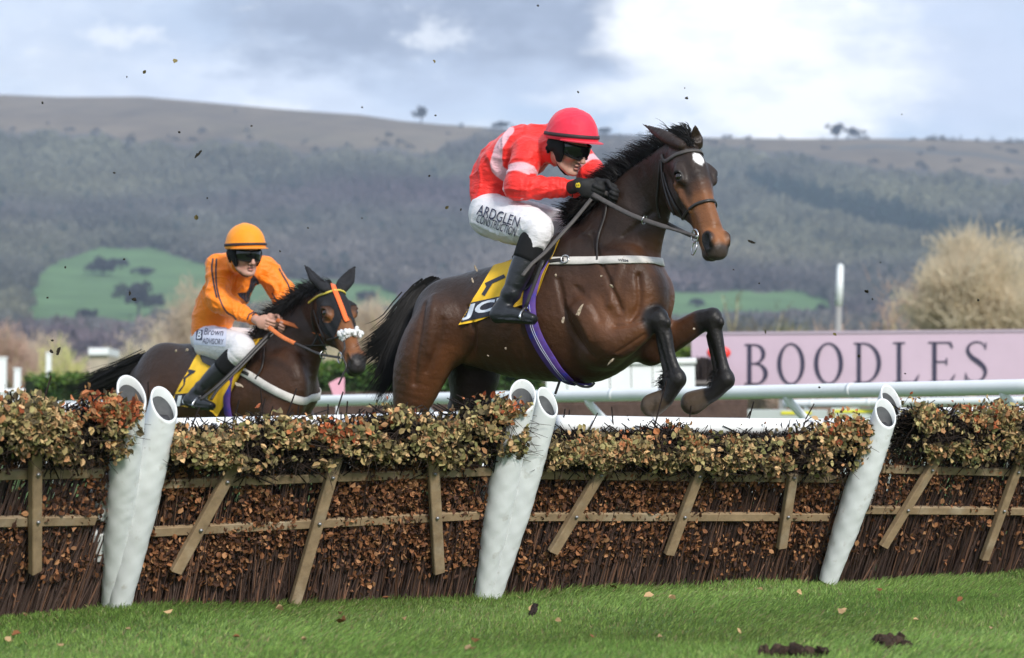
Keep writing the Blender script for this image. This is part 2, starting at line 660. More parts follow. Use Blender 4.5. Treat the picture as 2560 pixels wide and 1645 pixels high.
# ---- lettering: outlines filled as flat pieces
def text_mesh(body, size=1.0, align='CENTER', shear=0.0, bold=0.0, spacing=1.0, res=3):
    cu = bpy.data.curves.new('lettering', 'FONT')
    cu.body = body; cu.size = size; cu.align_x = align; cu.align_y = 'CENTER'; cu.shear = shear; cu.offset = bold
    cu.space_character = spacing; cu.resolution_u = res; cu.fill_mode = 'FRONT'
    o = bpy.data.objects.new('lettering', cu)
    scene.collection.objects.link(o)
    me = o.evaluated_get(bpy.context.evaluated_depsgraph_get()).to_mesh()
    V = np.array([v.co[:] for v in me.vertices]); T = []
    for p in me.polygons:
        v = list(p.vertices)
        for i in range(1, len(v) - 1): T.append((v[0], v[i], v[i + 1]))
    o.to_mesh_clear()
    bpy.data.objects.remove(o); bpy.data.curves.remove(cu)
    return V, np.array(T)


def subdiv_tri(V, T, maxlen):
    for _ in range(5):
        e = np.max([np.linalg.norm(V[T[:, i]] - V[T[:, (i + 1) % 3]], axis=1) for i in range(3)], 0)
        if e.max() < maxlen: break
        E = np.sort(np.concatenate([T[:, [0, 1]], T[:, [1, 2]], T[:, [2, 0]]]), 1)
        u, inv = np.unique(E, axis=0, return_inverse=True); inv = inv.reshape(3, -1) + len(V)
        V = np.concatenate([V, (V[u[:, 0]] + V[u[:, 1]]) / 2])
        a, b, c = T.T; ab, bc, ca = inv
        T = np.concatenate([np.stack(q, 1) for q in ((a, ab, ca), (ab, b, bc), (ca, bc, c), (ab, bc, ca))])
    return V, T


def decal(name, V2, T, to_pix, tree, m, parent, off=.003, maxlen=6):
    """print flat lettering on a curved surface: every corner is laid on the surface it belongs to"""
    Q = np.array([to_pix(x, y) for x, y in V2[:, :2]])
    Q3, T = subdiv_tri(np.c_[Q, np.zeros(len(Q))], T, maxlen)
    W, ok = np.zeros((len(Q3), 3)), np.zeros(len(Q3), bool)
    for i, (x, y, _) in enumerate(Q3):
        p, n = cast(tree, x, y)
        if p is not None: W[i] = p + nrm(n * .6 - nrm(ray(x, y)) * .6) * off; ok[i] = True
    T = T[ok[T].all(1)]
    if not len(T): return None
    used, inv = np.unique(T, return_inverse=True)
    return mk(name, W[used], inv.reshape(-1, 3), m, parent, smooth=False)


def affine(cx, cy, ux, uy, vx, vy):
    return lambda x, y: (cx + x * ux + y * vx, cy + x * uy + y * vy)


def hair(roots, dirs, length, bend, width, segs=5, seed=0, jitter=.25, side=None):
    """tapering strands: start, direction, how they bend; returns V, F"""
    g = np.random.default_rng(seed)
    n = len(roots)
    L = np.broadcast_to(np.asarray(length, float), (n,)) * g.uniform(.65, 1.15, n)
    d = nrm(dirs + g.normal(size=(n, 3)) * jitter)
    b = np.broadcast_to(np.asarray(bend, float), (n, 3)) + g.normal(size=(n, 3)) * jitter * .35
    t = np.linspace(0, 1, segs + 1)
    pts = roots[:, None] + L[:, None, None] * (d[:, None] * t[None, :, None] + b[:, None] * (t ** 2)[None, :, None])
    tan = nrm(np.gradient(pts, axis=1))
    view = nrm(pts - CAM) + g.normal(size=(n, 1, 3)) * .6
    s = nrm(np.cross(tan, view))
    w = (width * (1 - t ** 1.6) + .0004)[None, :, None] * g.uniform(.6, 1.3, (n, 1, 1))
    V = np.stack([pts - s * w, pts + s * w], 2).reshape(-1, 3)
    base = (np.arange(n) * (segs + 1) * 2)[:, None] + np.arange(segs)[None] * 2
    F = np.stack([base, base + 1, base + 3, base + 2], -1).reshape(-1, 4)
    return V, F


def leaves(C, size, nor, along, col, fold=.35, seed=0):
    """many folded oval leaves; C centres, size lengths, nor/along directions, col colours"""
    g = np.random.default_rng(seed)
    n = len(C)
    a = nrm(along); s = nrm(np.cross(nor, a)); nn = np.cross(a, s)
    L = np.asarray(size)[:, None]; w = L * g.uniform(.26, .42, (n, 1))
    up = nn * w * g.uniform(-fold, fold * 2, (n, 1))
    curl = nn * L * g.uniform(-.25, .25, (n, 1))
    V = np.stack([C - a * L * .5 + curl, C - a * L * .15 + s * w + up, C + a * L * .22 + s * w * .8 + up, C + a * L * .5 + curl,
                  C + a * L * .22 - s * w * .8 + up, C - a * L * .15 - s * w + up], 1).reshape(-1, 3)
    i = np.arange(n)[:, None] * 6
    F = np.concatenate([i + [0, 1, 2, 3], i + [0, 3, 4, 5]], 0)
    return V, F, np.repeat(col, 6, 0)


def sticks(Aa, Bb, ra, rb, col, sides=3):
    """many thin straight twigs"""
    n = len(Aa); t = nrm(Bb - Aa)
    s = nrm(np.cross(t, A(.31, .87, .2))); v = np.cross(s, t)
    a = np.linspace(0, 2 * np.pi, sides, endpoint=False)
    ring = np.cos(a)[None, :, None] * s[:, None] + np.sin(a)[None, :, None] * v[:, None]
    ra = np.broadcast_to(np.asarray(ra, float), (n,))[:, None, None]; rb = np.broadcast_to(np.asarray(rb, float), (n,))[:, None, None]
    V = np.concatenate([Aa[:, None] + ring * ra, Bb[:, None] + ring * rb], 1).reshape(-1, 3)
    i = np.arange(n)[:, None] * 2 * sides; j = np.arange(sides)[None]; j2 = (j + 1) % sides
    F = np.stack([i + j, i + j2, i + sides + j2, i + sides + j], -1).reshape(-1, 4)
    return V, F, np.repeat(col, 2 * sides, 0)


def srgb(r, g, b):
    f = lambda c: (c / 255 / 12.92) if c <= 10 else ((c / 255 + .055) / 1.055) ** 2.4
    return (f(r), f(g), f(b))


def build_trunk_frame(psi):
    """heading towards the camera side by psi, and the sideways axis pointing away from the camera"""
    return A(math.cos(psi), -math.sin(psi), 0), A(math.sin(psi), math.cos(psi), 0)


# ---------------------------------------------------------------- the land: turf, hill, woods
def interp(x, pts):
    p = np.asarray(pts, float)
    return np.interp(x, p[:, 0], p[:, 1])


RIDGE = [(-3000, 330), (-1200, 250), (0, 233), (150, 239), (350, 238), (500, 251), (700, 270), (900, 284), (1000, 299), (1100, 308), (1250, 318), (1500, 331),
         (1750, 341), (2000, 345), (2200, 344), (2400, 346), (2560, 352), (3400, 380), (5500, 430)]
GPROF = [(180, 0.0), (500, .10), (900, .25), (1200, .36), (1600, .60), (2000, .85), (2150, .94), (2300, 1.0)]


def hill_point(px, d):
    e = (1090 - interp(px, RIDGE)) * interp(d, GPROF)
    und = (np.sin(px / 310 + d / 170) * 9 + np.sin(px / 140 - d / 260 + 2) * 5 + np.sin(px / 900 + d / 420) * 12)
    e = e + und * np.clip((d - 500) / 700, 0, 1) * np.clip((2250 - d) / 300, 0, 1)
    x = (px - 1280) / FPX * d
    z = CAM_H + e / FPX * d
    return np.stack([x, d + 0 * x, z - .81 * (e <= .01) - .25 * (d < 300)], -1)


FIELD_L = ([(60, 790), (80, 700), (150, 650), (250, 622), (380, 618), (480, 650), (560, 680), (700, 694), (850, 703), (960, 720), (1010, 752)],
           [(60, 800), (200, 790), (330, 802), (400, 775), (500, 765), (700, 752), (960, 768), (1010, 760)])
FIELD_R = ([(1560, 740), (1680, 735), (1800, 727), (2000, 731), (2090, 750)], [(1560, 800), (1680, 794), (1800, 778), (1950, 778), (2090, 772)])
MOOR_L = [(-3000, 420), (0, 318), (150, 330), (300, 345), (500, 356), (650, 352), (760, 372), (900, 372), (1080, 376), (1150, 345), (1215, 318), (1240, 300), (6000, 300)]
MOOR_R = [(-3000, 0), (1600, 0), (1700, 345), (1760, 358), (1900, 372), (2080, 398), (2250, 422), (2560, 445), (4000, 500)]


def land_class(px, py):
    """0 wood, 1 moor, 2 green field"""
    c = np.zeros(np.shape(px), int)
    w = 6 * np.sin(px / 23.) + 5 * np.sin(px / 57. + 1)
    c[(py < interp(px, MOOR_L) + w) | (py < interp(px, MOOR_R) + w * .6)] = 1
    for top, bot in (FIELD_L, FIELD_R):
        m = (px > top[0][0]) & (px < top[-1][0]) & (py > interp(px, top) + w * .4) & (py < interp(px, bot) + w * .3)
        c[m] = 2
    low = (py > 850) & (c == 0)
    c[low] = 3
    return c


def build_land():
    # turf: one sheet with a gentle unevenness close to the lens
    g = []
    xs = np.concatenate([[-900, -300, -80, -25], np.linspace(-9, 9, 110), [25, 80, 300, 900]])
    ys = np.concatenate([[-60, -10, 2], np.linspace(6, 22, 110), [30, 60, 120, 260]])
    X, Y = np.meshgrid(xs, ys, indexing='ij')
    V = np.stack([X, Y, turf_z(X, Y)], -1).reshape(-1, 3)
    n = len(ys)
    i = np.arange(len(xs) - 1)[:, None] * n; j = np.arange(n - 1)[None]
    F = np.stack([i + j, i + n + j, i + n + j + 1, i + j + 1], -1).reshape(-1, 4)
    m = mat('turf', (.075, .135, .034), .9, .2, noise=(2.2, .35), var=((.11, .15, .05), 3.5, .5, .75), bump=(60, .6, .02))
    tag(mk('ground', V, F, m), kind='structure')
    # hill
    pxs = np.concatenate([np.linspace(-3000, -300, 30), np.linspace(-250, 2810, 310), np.linspace(2860, 5500, 30)])
    ds = np.concatenate([[180, 230, 300, 400, 500, 600, 700, 800], np.linspace(860, 2300, 150), [2330, 2400, 2600]])
    PX, D = np.meshgrid(pxs, ds, indexing='ij')
    V = hill_point(PX, D)
    V[:, -1, 2] -= 60; V[:, -2, 2] -= 12
    q = pix(V.reshape(-1, 3)); cl = land_class(q[:, 0], q[:, 1])
    X = V.reshape(-1, 3)
    nz = sinnoise(X, .02, 3)[:, None]; nz2 = sinnoise(X, .09, 4)[:, None]
    nz3 = sinnoise(X * A(.5, 1, 1), .035, 8)[:, None]
    moor = A(.165, .128, .088) * (1 + .22 * nz + .22 * nz2 + .2 * nz3) + A(-.045, -.022, -.02) * np.clip(nz3, 0, 1)
    wood = A(.10, .09, .08) * (1 + .15 * nz)
    field = A(.105, .185, .070) * (1 + .12 * nz)
    low = A(.22, .20, .12) * (1 + .2 * nz)
    col = np.choose(cl[:, None], [wood, moor, field, low])
    # darker lanes and hedge lines on the open ground
    lane = np.abs(q[:, 1] - (interp(q[:, 0], [(1600, 352), (2100, 368), (2300, 372), (2560, 405)]) + 4 * np.sin(q[:, 0] / 40)))
    lm = (lane < 3.5) & (q[:, 0] > 2100) & (cl == 1)
    col[lm] = A(.10, .10, .09)
    n = len(ds)
    i = np.arange(len(pxs) - 1)[:, None] * n; j = np.arange(n - 1)[None]
    F = np.stack([i + j, i + n + j, i + n + j + 1, i + j + 1], -1).reshape(-1, 4)
    m = mat('hill land', attr=True, rough=.95, spec=.1, noise=(.03, .25))
    tag(mk('hillside', V, F, m, col=col), kind='structure')


def turf_z(x, y):
    return .012 * np.sin(x * 1.7 + y) + .010 * np.sin(y * 2.3 - x * .8 + 1) + .006 * np.sin(x * 5.1 + 2 * y)


def crowns(C, Rr, H, col, seed, n=7, m=5):
    """lumpy tree crowns in one mesh"""
    g = np.random.default_rng(seed); k = len(C)
    th = np.linspace(.0, np.pi * .72, m)[:, None]; ph = np.linspace(0, 2 * np.pi, n, endpoint=False)[None]
    D = np.stack([np.sin(th) * np.cos(ph), np.sin(th) * np.sin(ph), np.cos(th) + 0 * ph], -1).reshape(-1, 3)
    wob = g.uniform(.72, 1.25, (k, n * m)); wob[:, :n] = wob[:, :1]
    V = D[None] * wob[..., None] * np.stack([Rr, Rr, H], -1)[:, None] + C[:, None]
    i = np.arange(m - 1)[:, None] * n; j = np.arange(n)[None]; j2 = (j + 1) % n
    f = np.stack([i + j, i + n + j, i + n + j2, i + j2], -1).reshape(-1, 4)
    F = (np.arange(k) * n * m)[:, None, None] + f[None]
    cc = col[:, None] * (g.uniform(.82, 1.15, (k, n * m, 1)))
    return V.reshape(-1, 3), F.reshape(-1, 4), cc.reshape(-1, 3)


def fuzzy(C, Rr, H, col, seed, n=34):
    """leafless crowns: many slim upright slivers through each crown's volume, all in one mesh"""
    g = np.random.default_rng(seed); k = len(C)
    D = nrm(g.normal(size=(k, n, 3))); D[..., 2] = np.abs(D[..., 2]) * 1.1 - .25
    rad = g.uniform(.25, 1.0, (k, n, 1)) ** .6
    sc = np.stack([Rr, Rr, H], -1)[:, None]
    c = C[:, None] + D * rad * sc
    a = nrm(D * sc + A(0, 0, .8) * sc + g.normal(size=(k, n, 3)) * sc * .35)
    s = nrm(np.cross(a, g.normal(size=(k, n, 3))))
    L = sc[..., :1] * g.uniform(.18, .42, (k, n, 1)); w = sc[..., :1] * g.uniform(.14, .28, (k, n, 1))
    V = np.stack([c - a * L * .5 - s * w, c - a * L * .5 + s * w, c + a * L], 2).reshape(-1, 3)
    F = np.arange(k * n * 3).reshape(-1, 3)
    cc = np.repeat((col[:, None] * g.uniform(.92, 1.08, (k, n, 1))).reshape(-1, 3), 3, 0)
    return V, F, cc


def build_woods():
    g = np.random.default_rng(11)
    px = g.uniform(-1900, 4460, 120000); d = g.uniform(700, 2180, 120000)
    Pp = hill_point(px, d)
    q = pix(Pp); cl = land_class(q[:, 0], q[:, 1])
    keep = ((cl == 0) | ((cl == 3) & (q[:, 1] < 905) & (g.uniform(0, 1, len(px)) < .5))) & (land_class(q[:, 0], q[:, 1] - 62000. / d) % 3 == 0) & (land_class(q[:, 0], q[:, 1] - 30000. / d) % 3 == 0)
    # density follows true area, thinner stands here and there
    keep &= g.uniform(0, 1, len(px)) < np.clip(d / 2000, .2, 1) * .62
    Pp, q = Pp[keep], q[keep]
    k = len(Pp)
    big = sinnoise(Pp, .012, 21); mid = sinnoise(Pp, .035, 22)
    col = np.tile(A(.090, .092, .078), (k, 1))
    hue = sinnoise(Pp, .008, 23); fine = sinnoise(Pp, .07, 24)
    col = col + np.clip(big * 1.6, 0, 1)[:, None] * A(.060, .058, .020) + np.clip(-big * 1.6, 0, 1)[:, None] * A(.004, -.022, .006)
    col = col + np.clip(hue * 1.5, 0, 1)[:, None] * A(.022, .004, .016)
    col = col * (1 + .40 * mid[:, None] + .30 * fine[:, None]) * g.uniform(.82, 1.2, (k, 1))
    r = g.uniform(3.6, 7.0, k); h = g.uniform(6, 11, k)
    con = ((q[:, 1] > interp(q[:, 0], [(1850, 460), (1960, 478), (2100, 510), (2250, 545), (2400, 590), (2560, 600)]) - 6) &
           (q[:, 1] < interp(q[:, 0], [(1850, 470), (1960, 520), (2100, 560), (2250, 600), (2400, 640), (2560, 660)])) & (q[:, 0] > 1870))
    con |= (g.uniform(0, 1, k) < .015)
    col[con] = A(.022, .040, .035) * g.uniform(.8, 1.2, (con.sum(), 1))
    h[con] *= 1.5; r[con] *= .7
    C = Pp + np.c_[np.zeros((k, 2)), h * .35]
    V, F, cc = fuzzy(C, r * 1.05, h, col * 1.25, 5)
    # scattered scrub on the moor and along the skyline
    px2 = g.uniform(-300, 2860, 9000); d2 = g.uniform(1500, 2296, 9000)
    P2 = hill_point(px2, d2); q2 = pix(P2); c2 = land_class(q2[:, 0], q2[:, 1])
    dens = np.clip(sinnoise(P2, .014, 31) * 1.2, 0, 1) ** 2
    near_edge = np.exp(-np.abs(q2[:, 1] - np.where(q2[:, 0] < 1400, interp(q2[:, 0], MOOR_L), interp(q2[:, 0], MOOR_R))) / 12.)
    ridge = (d2 > 2285) & (q2[:, 0] > 1180) & (g.uniform(0, 1, 9000) < np.where(q2[:, 0] > 2250, .9, .35))
    kp = ((c2 == 1) & (g.uniform(0, 1, 9000) < .05 * dens + .25 * near_edge)) | ridge
    P2 = P2[kp]; k2 = len(P2)
    V2, F2, cc2 = fuzzy(P2, g.uniform(2.0, 5.5, k2), g.uniform(3, 6.5, k2), np.tile(A(.075, .075, .065), (k2, 1)) * g.uniform(.7, 1.2, (k2, 1)), 6)
    V, Fs, cc = join([(V, F, cc), (V2, F2, cc2)])
    m = mat('winter woodland', attr=True, rough=1., spec=.05, noise=(.35, .3))
    tag(mk('woodland', V, Fs, m, col=cc, smooth=False), kind='stuff')


MT = {}


def wood_mats():
    MT['bark_pale'] = mat('pale bark', (.50, .44, .26), .9, .2, noise=(3, .3))
    MT['bark_dark'] = mat('dark bark', (.06, .055, .05), .9, .2, noise=(3, .3))
    for n, c in (('twig_cream', (.68, .58, .42)), ('twig_yellow', (.64, .62, .26)), ('twig_pink', (.56, .40, .31)), ('twig_tan', (.60, .49, .37)), ('twig_olive', (.21, .18, .125)), ('twig_dark', (.055, .055, .055))):
        MT[n] = mat(n.replace('_', ' '), c, .9, .15, noise=(.9, .25), trans=.45)


def bare_tree(name, label, px, top, d, wpx, twig, bark='bark_pale', ntw=2600, dome=False, seed=0, group=None, fork=.25, cat='tree', tw=1.0):
    """a leafless tree: trunk with limbs as one part, the twig crown as another"""
    g = np.random.default_rng(seed)
    base = P(px, 1090, d); base[2] = 0
    topz = P(px, top, d)[2]; H = topz; W = wpx / FPX * d / 2
    t = thing(name, base, label, cat, group)
    parts = []; tips = []; tdir = []
    z0 = H * (.1 if dome else fork)
    parts.append(tube(catmull([base, base + A(.02 * W, 0, z0 * .5), base + A(-.02 * W, 0, z0)], 6), np.linspace(.035 * H, .026 * H, 6), 8)[0:2])
    nl = 20 if dome else 22
    limbs = []
    for i in range(nl):
        az = 2 * np.pi * (i + g.uniform(0, .6)) / nl * 1.0 + (np.pi if i % 2 else 0)
        el = g.uniform(.15, 1.45) if dome else g.uniform(.55, 1.5)
        dirv = A(math.cos(az) * math.cos(el), math.sin(az) * math.cos(el), math.sin(el))
        # reach of the crown outline in that direction
        reach = 1 / math.sqrt((math.cos(el) / W) ** 2 + (math.sin(el) / (H - z0)) ** 2) * (g.uniform(.84, 1.0) if dome else g.uniform(.68, .92))
        a = base + A(0, 0, z0 * g.uniform(.55, 1.0))
        b = a + dirv * reach
        mid = (a + b) / 2 + A(0, 0, .06 * reach) + g.normal(size=3) * .06 * reach
        c = catmull([a, mid, b], 9)
        limbs.append(c)
        parts.append(tube(c, np.linspace(.024 * H, .006 * H, 9), 5))
        for k in range(9):
            u = g.uniform(.25, .95); s = c[int(u * 8)]
            dd = nrm(dirv + g.normal(size=3) * .55 + A(0, 0, .25)); ln = reach * g.uniform(.25, .5)
            e = s + dd * ln
            e2 = catmull([s, (s + e) / 2 + g.normal(size=3) * .05 * ln, e], 5)
            limbs.append(e2)
            parts.append(tube(e2, np.linspace(.007 * H, .002 * H, 5), 4))
    V, F, _ = join(parts)
    mk('trunk', V, F, MT[bark], t)
    allp = np.concatenate([l[1:] for l in limbs]); alld = np.concatenate([np.gradient(l, axis=0)[1:] for l in limbs])
    ntw = int(ntw * (5.0 if dome else 4.0))
    r = g.integers(0, len(allp), ntw)
    roots = allp[r] + g.normal(size=(ntw, 3)) * .022 * H
    dirs = nrm(nrm(alld[r]) * .6 + nrm(allp[r] - base - A(0, 0, z0 * .5)) * .5 + g.normal(size=(ntw, 3)) * .65 + A(0, 0, .2))
    if dome:
        hd = ntw // 2; az = g.uniform(0, 2 * np.pi, hd); el = np.arcsin(g.uniform(.1, 1, hd))
        dv = np.stack([np.cos(az) * np.cos(el), np.sin(az) * np.cos(el), np.sin(el)], -1)
        rc = 1 / np.sqrt((np.cos(el) / W) ** 2 + (np.sin(el) / (H - z0)) ** 2) * g.uniform(.4, .93, hd)
        roots[:hd] = base + A(0, 0, z0 * .8) + dv * rc[:, None]; dirs[:hd] = nrm(dv + g.normal(size=(hd, 3)) * .35 + A(0, 0, .3))
    else:
        tipc = np.array([q_[-1] for q_ in limbs]); pick = g.integers(0, len(tipc), ntw); nt_ = int(ntw * .72)
        roots[:nt_] = tipc[pick[:nt_]] + g.normal(size=(nt_, 3)) * H * A(.040, .040, .034)
        dirs[:nt_] = nrm(nrm(tipc[pick[:nt_]] - base - A(0, 0, z0)) * .6 + g.normal(size=(nt_, 3)) * .6 + A(0, 0, .3))
        low = roots[:, 2] < base[2] + H * (.40 + .12 * np.sin(roots[:, 0] * 3))
        roots, dirs = roots[~low], dirs[~low]
    V, F = hair(roots, dirs, H * .085, A(0, 0, .10), H * (.0032 if dome else .0024) * tw, 3, seed + 1, .45)
    keep = V[:, 2] > .02
    V[~keep, 2] = .02
    mk('crown', V, F, MT[twig], t)
    return t


def build_trees():
    wood_mats()
    # far ridge trees
    def ridge_tree(px, top, wpx, lab, seed):
        dd = 2290.
        b = hill_point(np.array(px), np.array(dd))
        g = np.random.default_rng(seed)
        t = thing('ridge_tree', b, lab, 'tree')
        H = P(px, top, dd)[2] - b[2]; W = wpx / FPX * dd / 2
        Vt, Ft = tube([b - A(0, 0, 1), b + A(.3, 0, H * .35), b + A(0, 0, H * .7)], [.9, .7, .4], 6)
        mk('trunk', Vt, Ft, MT['bark_dark'], t)
        k = 26
        C = b + np.stack([g.normal(size=k) * W * .45, g.normal(size=k) * W * .4, H * (.58 + .2 * g.normal(size=k).clip(-1.2, 1.2) * .8)], -1)
        V, F, _ = fuzzy(C, g.uniform(.26, .46, k) * W, g.uniform(.18, .32, k) * H, np.ones((k, 3)), seed, 60)
        mk('crown', V, F, MT['twig_dark'], t, smooth=False)
    ridge_tree(1052, 262, 34, 'lone dark tree on the hill skyline left of the red jockey', 1)
    ridge_tree(2094, 309, 40, 'dark umbrella shaped pine on the right skyline, left one of two', 2)
    ridge_tree(2138, 317, 36, 'dark rounded pine on the right skyline, right one of two', 3)
    ridge_tree(1252, 304, 38, 'small dark skyline tree just behind the red jockey back', 4)
    ridge_tree(1512, 320, 34, 'small dark skyline tree between red helmet and horse ears', 5)
    # dark clumps standing in the green field
    def field_tree(px, base_y, top, wpx, lab, seed, mt='twig_dark'):
        ds = np.linspace(700, 2200, 600); ys = pix(hill_point(np.full(600, float(px)), ds))[:, 1]
        dd = ds[np.argmin(np.abs(ys - base_y))]
        b = hill_point(np.array(float(px)), np.array(dd)); g = np.random.default_rng(seed)
        H = (base_y - top) / FPX * dd; W = wpx / FPX * dd / 2; k = 22
        t = thing('field_tree', b, lab, 'tree')
        Vt, Ft = tube([b - A(0, 0, .5), b + A(0, 0, H * .6)], [.6, .3], 6)
        mk('trunk', Vt, Ft, MT['bark_dark'], t)
        C = b + np.stack([g.normal(size=k) * W * .5, g.normal(size=k) * W * .5, H * (.5 + .2 * g.uniform(-1, 1, k))], -1)
        V, F, _ = fuzzy(C, g.uniform(.34, .55, k) * W, g.uniform(.28, .42, k) * H, np.ones((k, 3)), seed, 60)
        mk('crown', V, F, MT[mt], t, smooth=False)
    for a in ((255, 688, 640, 66, 'dark leafless thicket in the left green field, widest of the clumps', 11), (300, 672, 646, 34, 'small dark tree touching the thicket in the left green field', 12),
              (358, 688, 668, 40, 'low dark bush in the left green field right of the thicket', 13), (345, 790, 700, 76, 'tall grey tree at the lower edge of the left green field', 14),
              (215, 800, 772, 46, 'dark evergreen bush below the left green field, above the yellow willow', 15), (918, 756, 726, 44, 'dark round tree in the green field behind the hooded ears', 16),
              (1745, 768, 745, 30, 'dark tree in the right green field beside the galloping foreleg', 17), (2052, 780, 758, 22, 'small dark bush at the foot of the right green field', 18)):
        field_tree(*a[:4], a[4], a[5])
    # pale trees beyond the course
    bare_tree('willow_tree', 'large cream leafless willow at the right above the pink board', 2425, 588, 112, 330, 'twig_cream', seed=31, ntw=5200, fork=.40, tw=1.1)
    bare_tree('willow_tree', 'cream leafless willow cut off by the right edge of the photo', 2590, 600, 118, 250, 'twig_cream', seed=32, ntw=3200, fork=.4)
    bare_tree('shrub', 'pinkish twiggy shrub left of the white pole base', 2010, 752, 100, 130, 'twig_pink', seed=33, ntw=1500, dome=True, cat='shrub')
    bare_tree('shrub', 'pinkish tan shrub right of the white pole', 2100, 728, 106, 150, 'twig_pink', seed=34, ntw=1700, dome=True, cat='shrub')
    bare_tree('shrub', 'tall pinkish shrub against the left side of the big willow', 2225, 690, 108, 110, 'twig_pink', seed=35, ntw=1500, cat='shrub')
    bare_tree('shrub', 'grey olive thicket behind the raised knee of the far foreleg', 1870, 768, 130, 210, 'twig_olive', seed=36, ntw=1900, dome=True, cat='shrub')
    bare_tree('willow_tree', 'yellow domed willow at the left beyond the hedge', 155, 815, 120, 140, 'twig_yellow', seed=37, ntw=3000, dome=True)
    bare_tree('willow_tree', 'cream domed willow left of the orange jockey seat', 352, 830, 116, 150, 'twig_cream', seed=38, ntw=3000, dome=True)
    bare_tree('bare_tree', 'broad tan tree rising behind the orange jockey back', 490, 712, 140, 250, 'twig_tan', seed=39, ntw=3600, fork=.3)
    bare_tree('bare_tree', 'tan tree seen between orange jockey and hooded horse head', 705, 745, 150, 190, 'twig_tan', seed=40, ntw=2200, fork=.3)
    bare_tree('bare_tree', 'tan tree behind the black tail and hooded horse nose', 945, 752, 145, 210, 'twig_tan', seed=41, ntw=2600, fork=.3)
    bare_tree('bare_tree', 'pinkish tree at the far left edge of the photo', 10, 800, 150, 190, 'twig_pink', seed=42, ntw=2400, fork=.3)
    bare_tree('bare_tree', 'faded pink tree between the yellow willow and the left edge', 95, 788, 175, 130, 'twig_tan', seed=43, ntw=1800, fork=.3)
    # scrub that closes the foot of the hill: nobody could count it
    g = np.random.default_rng(77)
    n = 30000
    px = g.uniform(-700, 3300, n); d = g.uniform(165, 230, n)
    top = interp(px, [(-700, 850), (0, 862), (100, 880), (300, 885), (500, 850), (900, 815), (1400, 795), (1700, 792), (1900, 785), (2100, 800), (2560, 800), (3300, 800)])
    top = top + 10 * np.sin(px / 40) + 8 * np.sin(px / 17 + 1)
    H = (1090 - top) / FPX * d
    root = np.stack([(px - 1280) / FPX * d, d, H * g.uniform(0, .82, n) ** .7], -1)
    V, F = hair(root, np.tile(A(0, 0, 1), (n, 1)), 1.5, A(0, 0, .1), .11, 3, 5, .6)
    c = np.where((px < 620)[:, None], A(.58, .46, .36), np.where((px < 1200)[:, None], A(.52, .42, .32), A(.17, .145, .11))) * g.uniform(.7, 1.25, (n, 1))
    c = c + (A(.02, .05, -.02) * np.clip(np.sin(px / 60), 0, 1)[:, None])
    m = mat('scrub', attr=True, rough=.95, spec=.1, trans=.4)
    tag(mk('scrub', V, F, m, col=np.repeat(c, 8, 0)), kind='stuff')


build_land()
build_woods()
build_trees()


# ---------------------------------------------------------------- course furniture behind the hurdles
M_WHITE = mat('white plastic', (.78, .80, .80), .35, .5, noise=(4, .05))
M_PVC = mat('white padded pvc', (.74, .765, .765), .38, .5, noise=(7, .06), bump=[(7, .18, .008, (2, 2, .8)), (38, .2, .003)], var=((.48, .46, .41), 13, .60, .78))
M_BLACK = mat('black rubber', (.02, .02, .022), .55, .4, noise=(30, .3))
M_METAL = mat('steel', (.55, .55, .56), .28, .5, metal=1.)


def running_rail(label, a, b, r, posts, strut_dx, color=None):
    t = thing('running_rail', (a + b) / 2 * A(1, 1, 0), label, 'rail')
    pts = np.array([a + (b - a) * s for s in np.linspace(0, 1, 40)])
    V, F = tube(pts, r, 16)
    mk('rail_tube', V, F, M_WHITE, t)
    u = nrm((b - a) * A(1, 1, 0)); back = A(-u[1], u[0], 0)
    if back[1] < 0: back = -back
    L = np.linalg.norm(b - a)
    for s in posts:
        p = a + (b - a) * s
        foot = p * A(1, 1, 0) + back * .75 + u * strut_dx
        knee = p + A(0, 0, -r * .6)
        V, F = tube(catmull([knee, knee + A(0, 0, -.1) + back * .06 + u * strut_dx * .1, foot + A(0, 0, .35) - back * .12, foot - A(0, 0, .1)], 14), .034, 10)
        mk('post', V, F, M_WHITE, t)
    for s in np.arange(.08, 1, .16):
        p = a + (b - a) * s; e = u * .02
        V, F = tube([p - e, p + e], r * 1.035, 16)
        mk('sleeve_joint', V, F, M_WHITE, t)
    return t


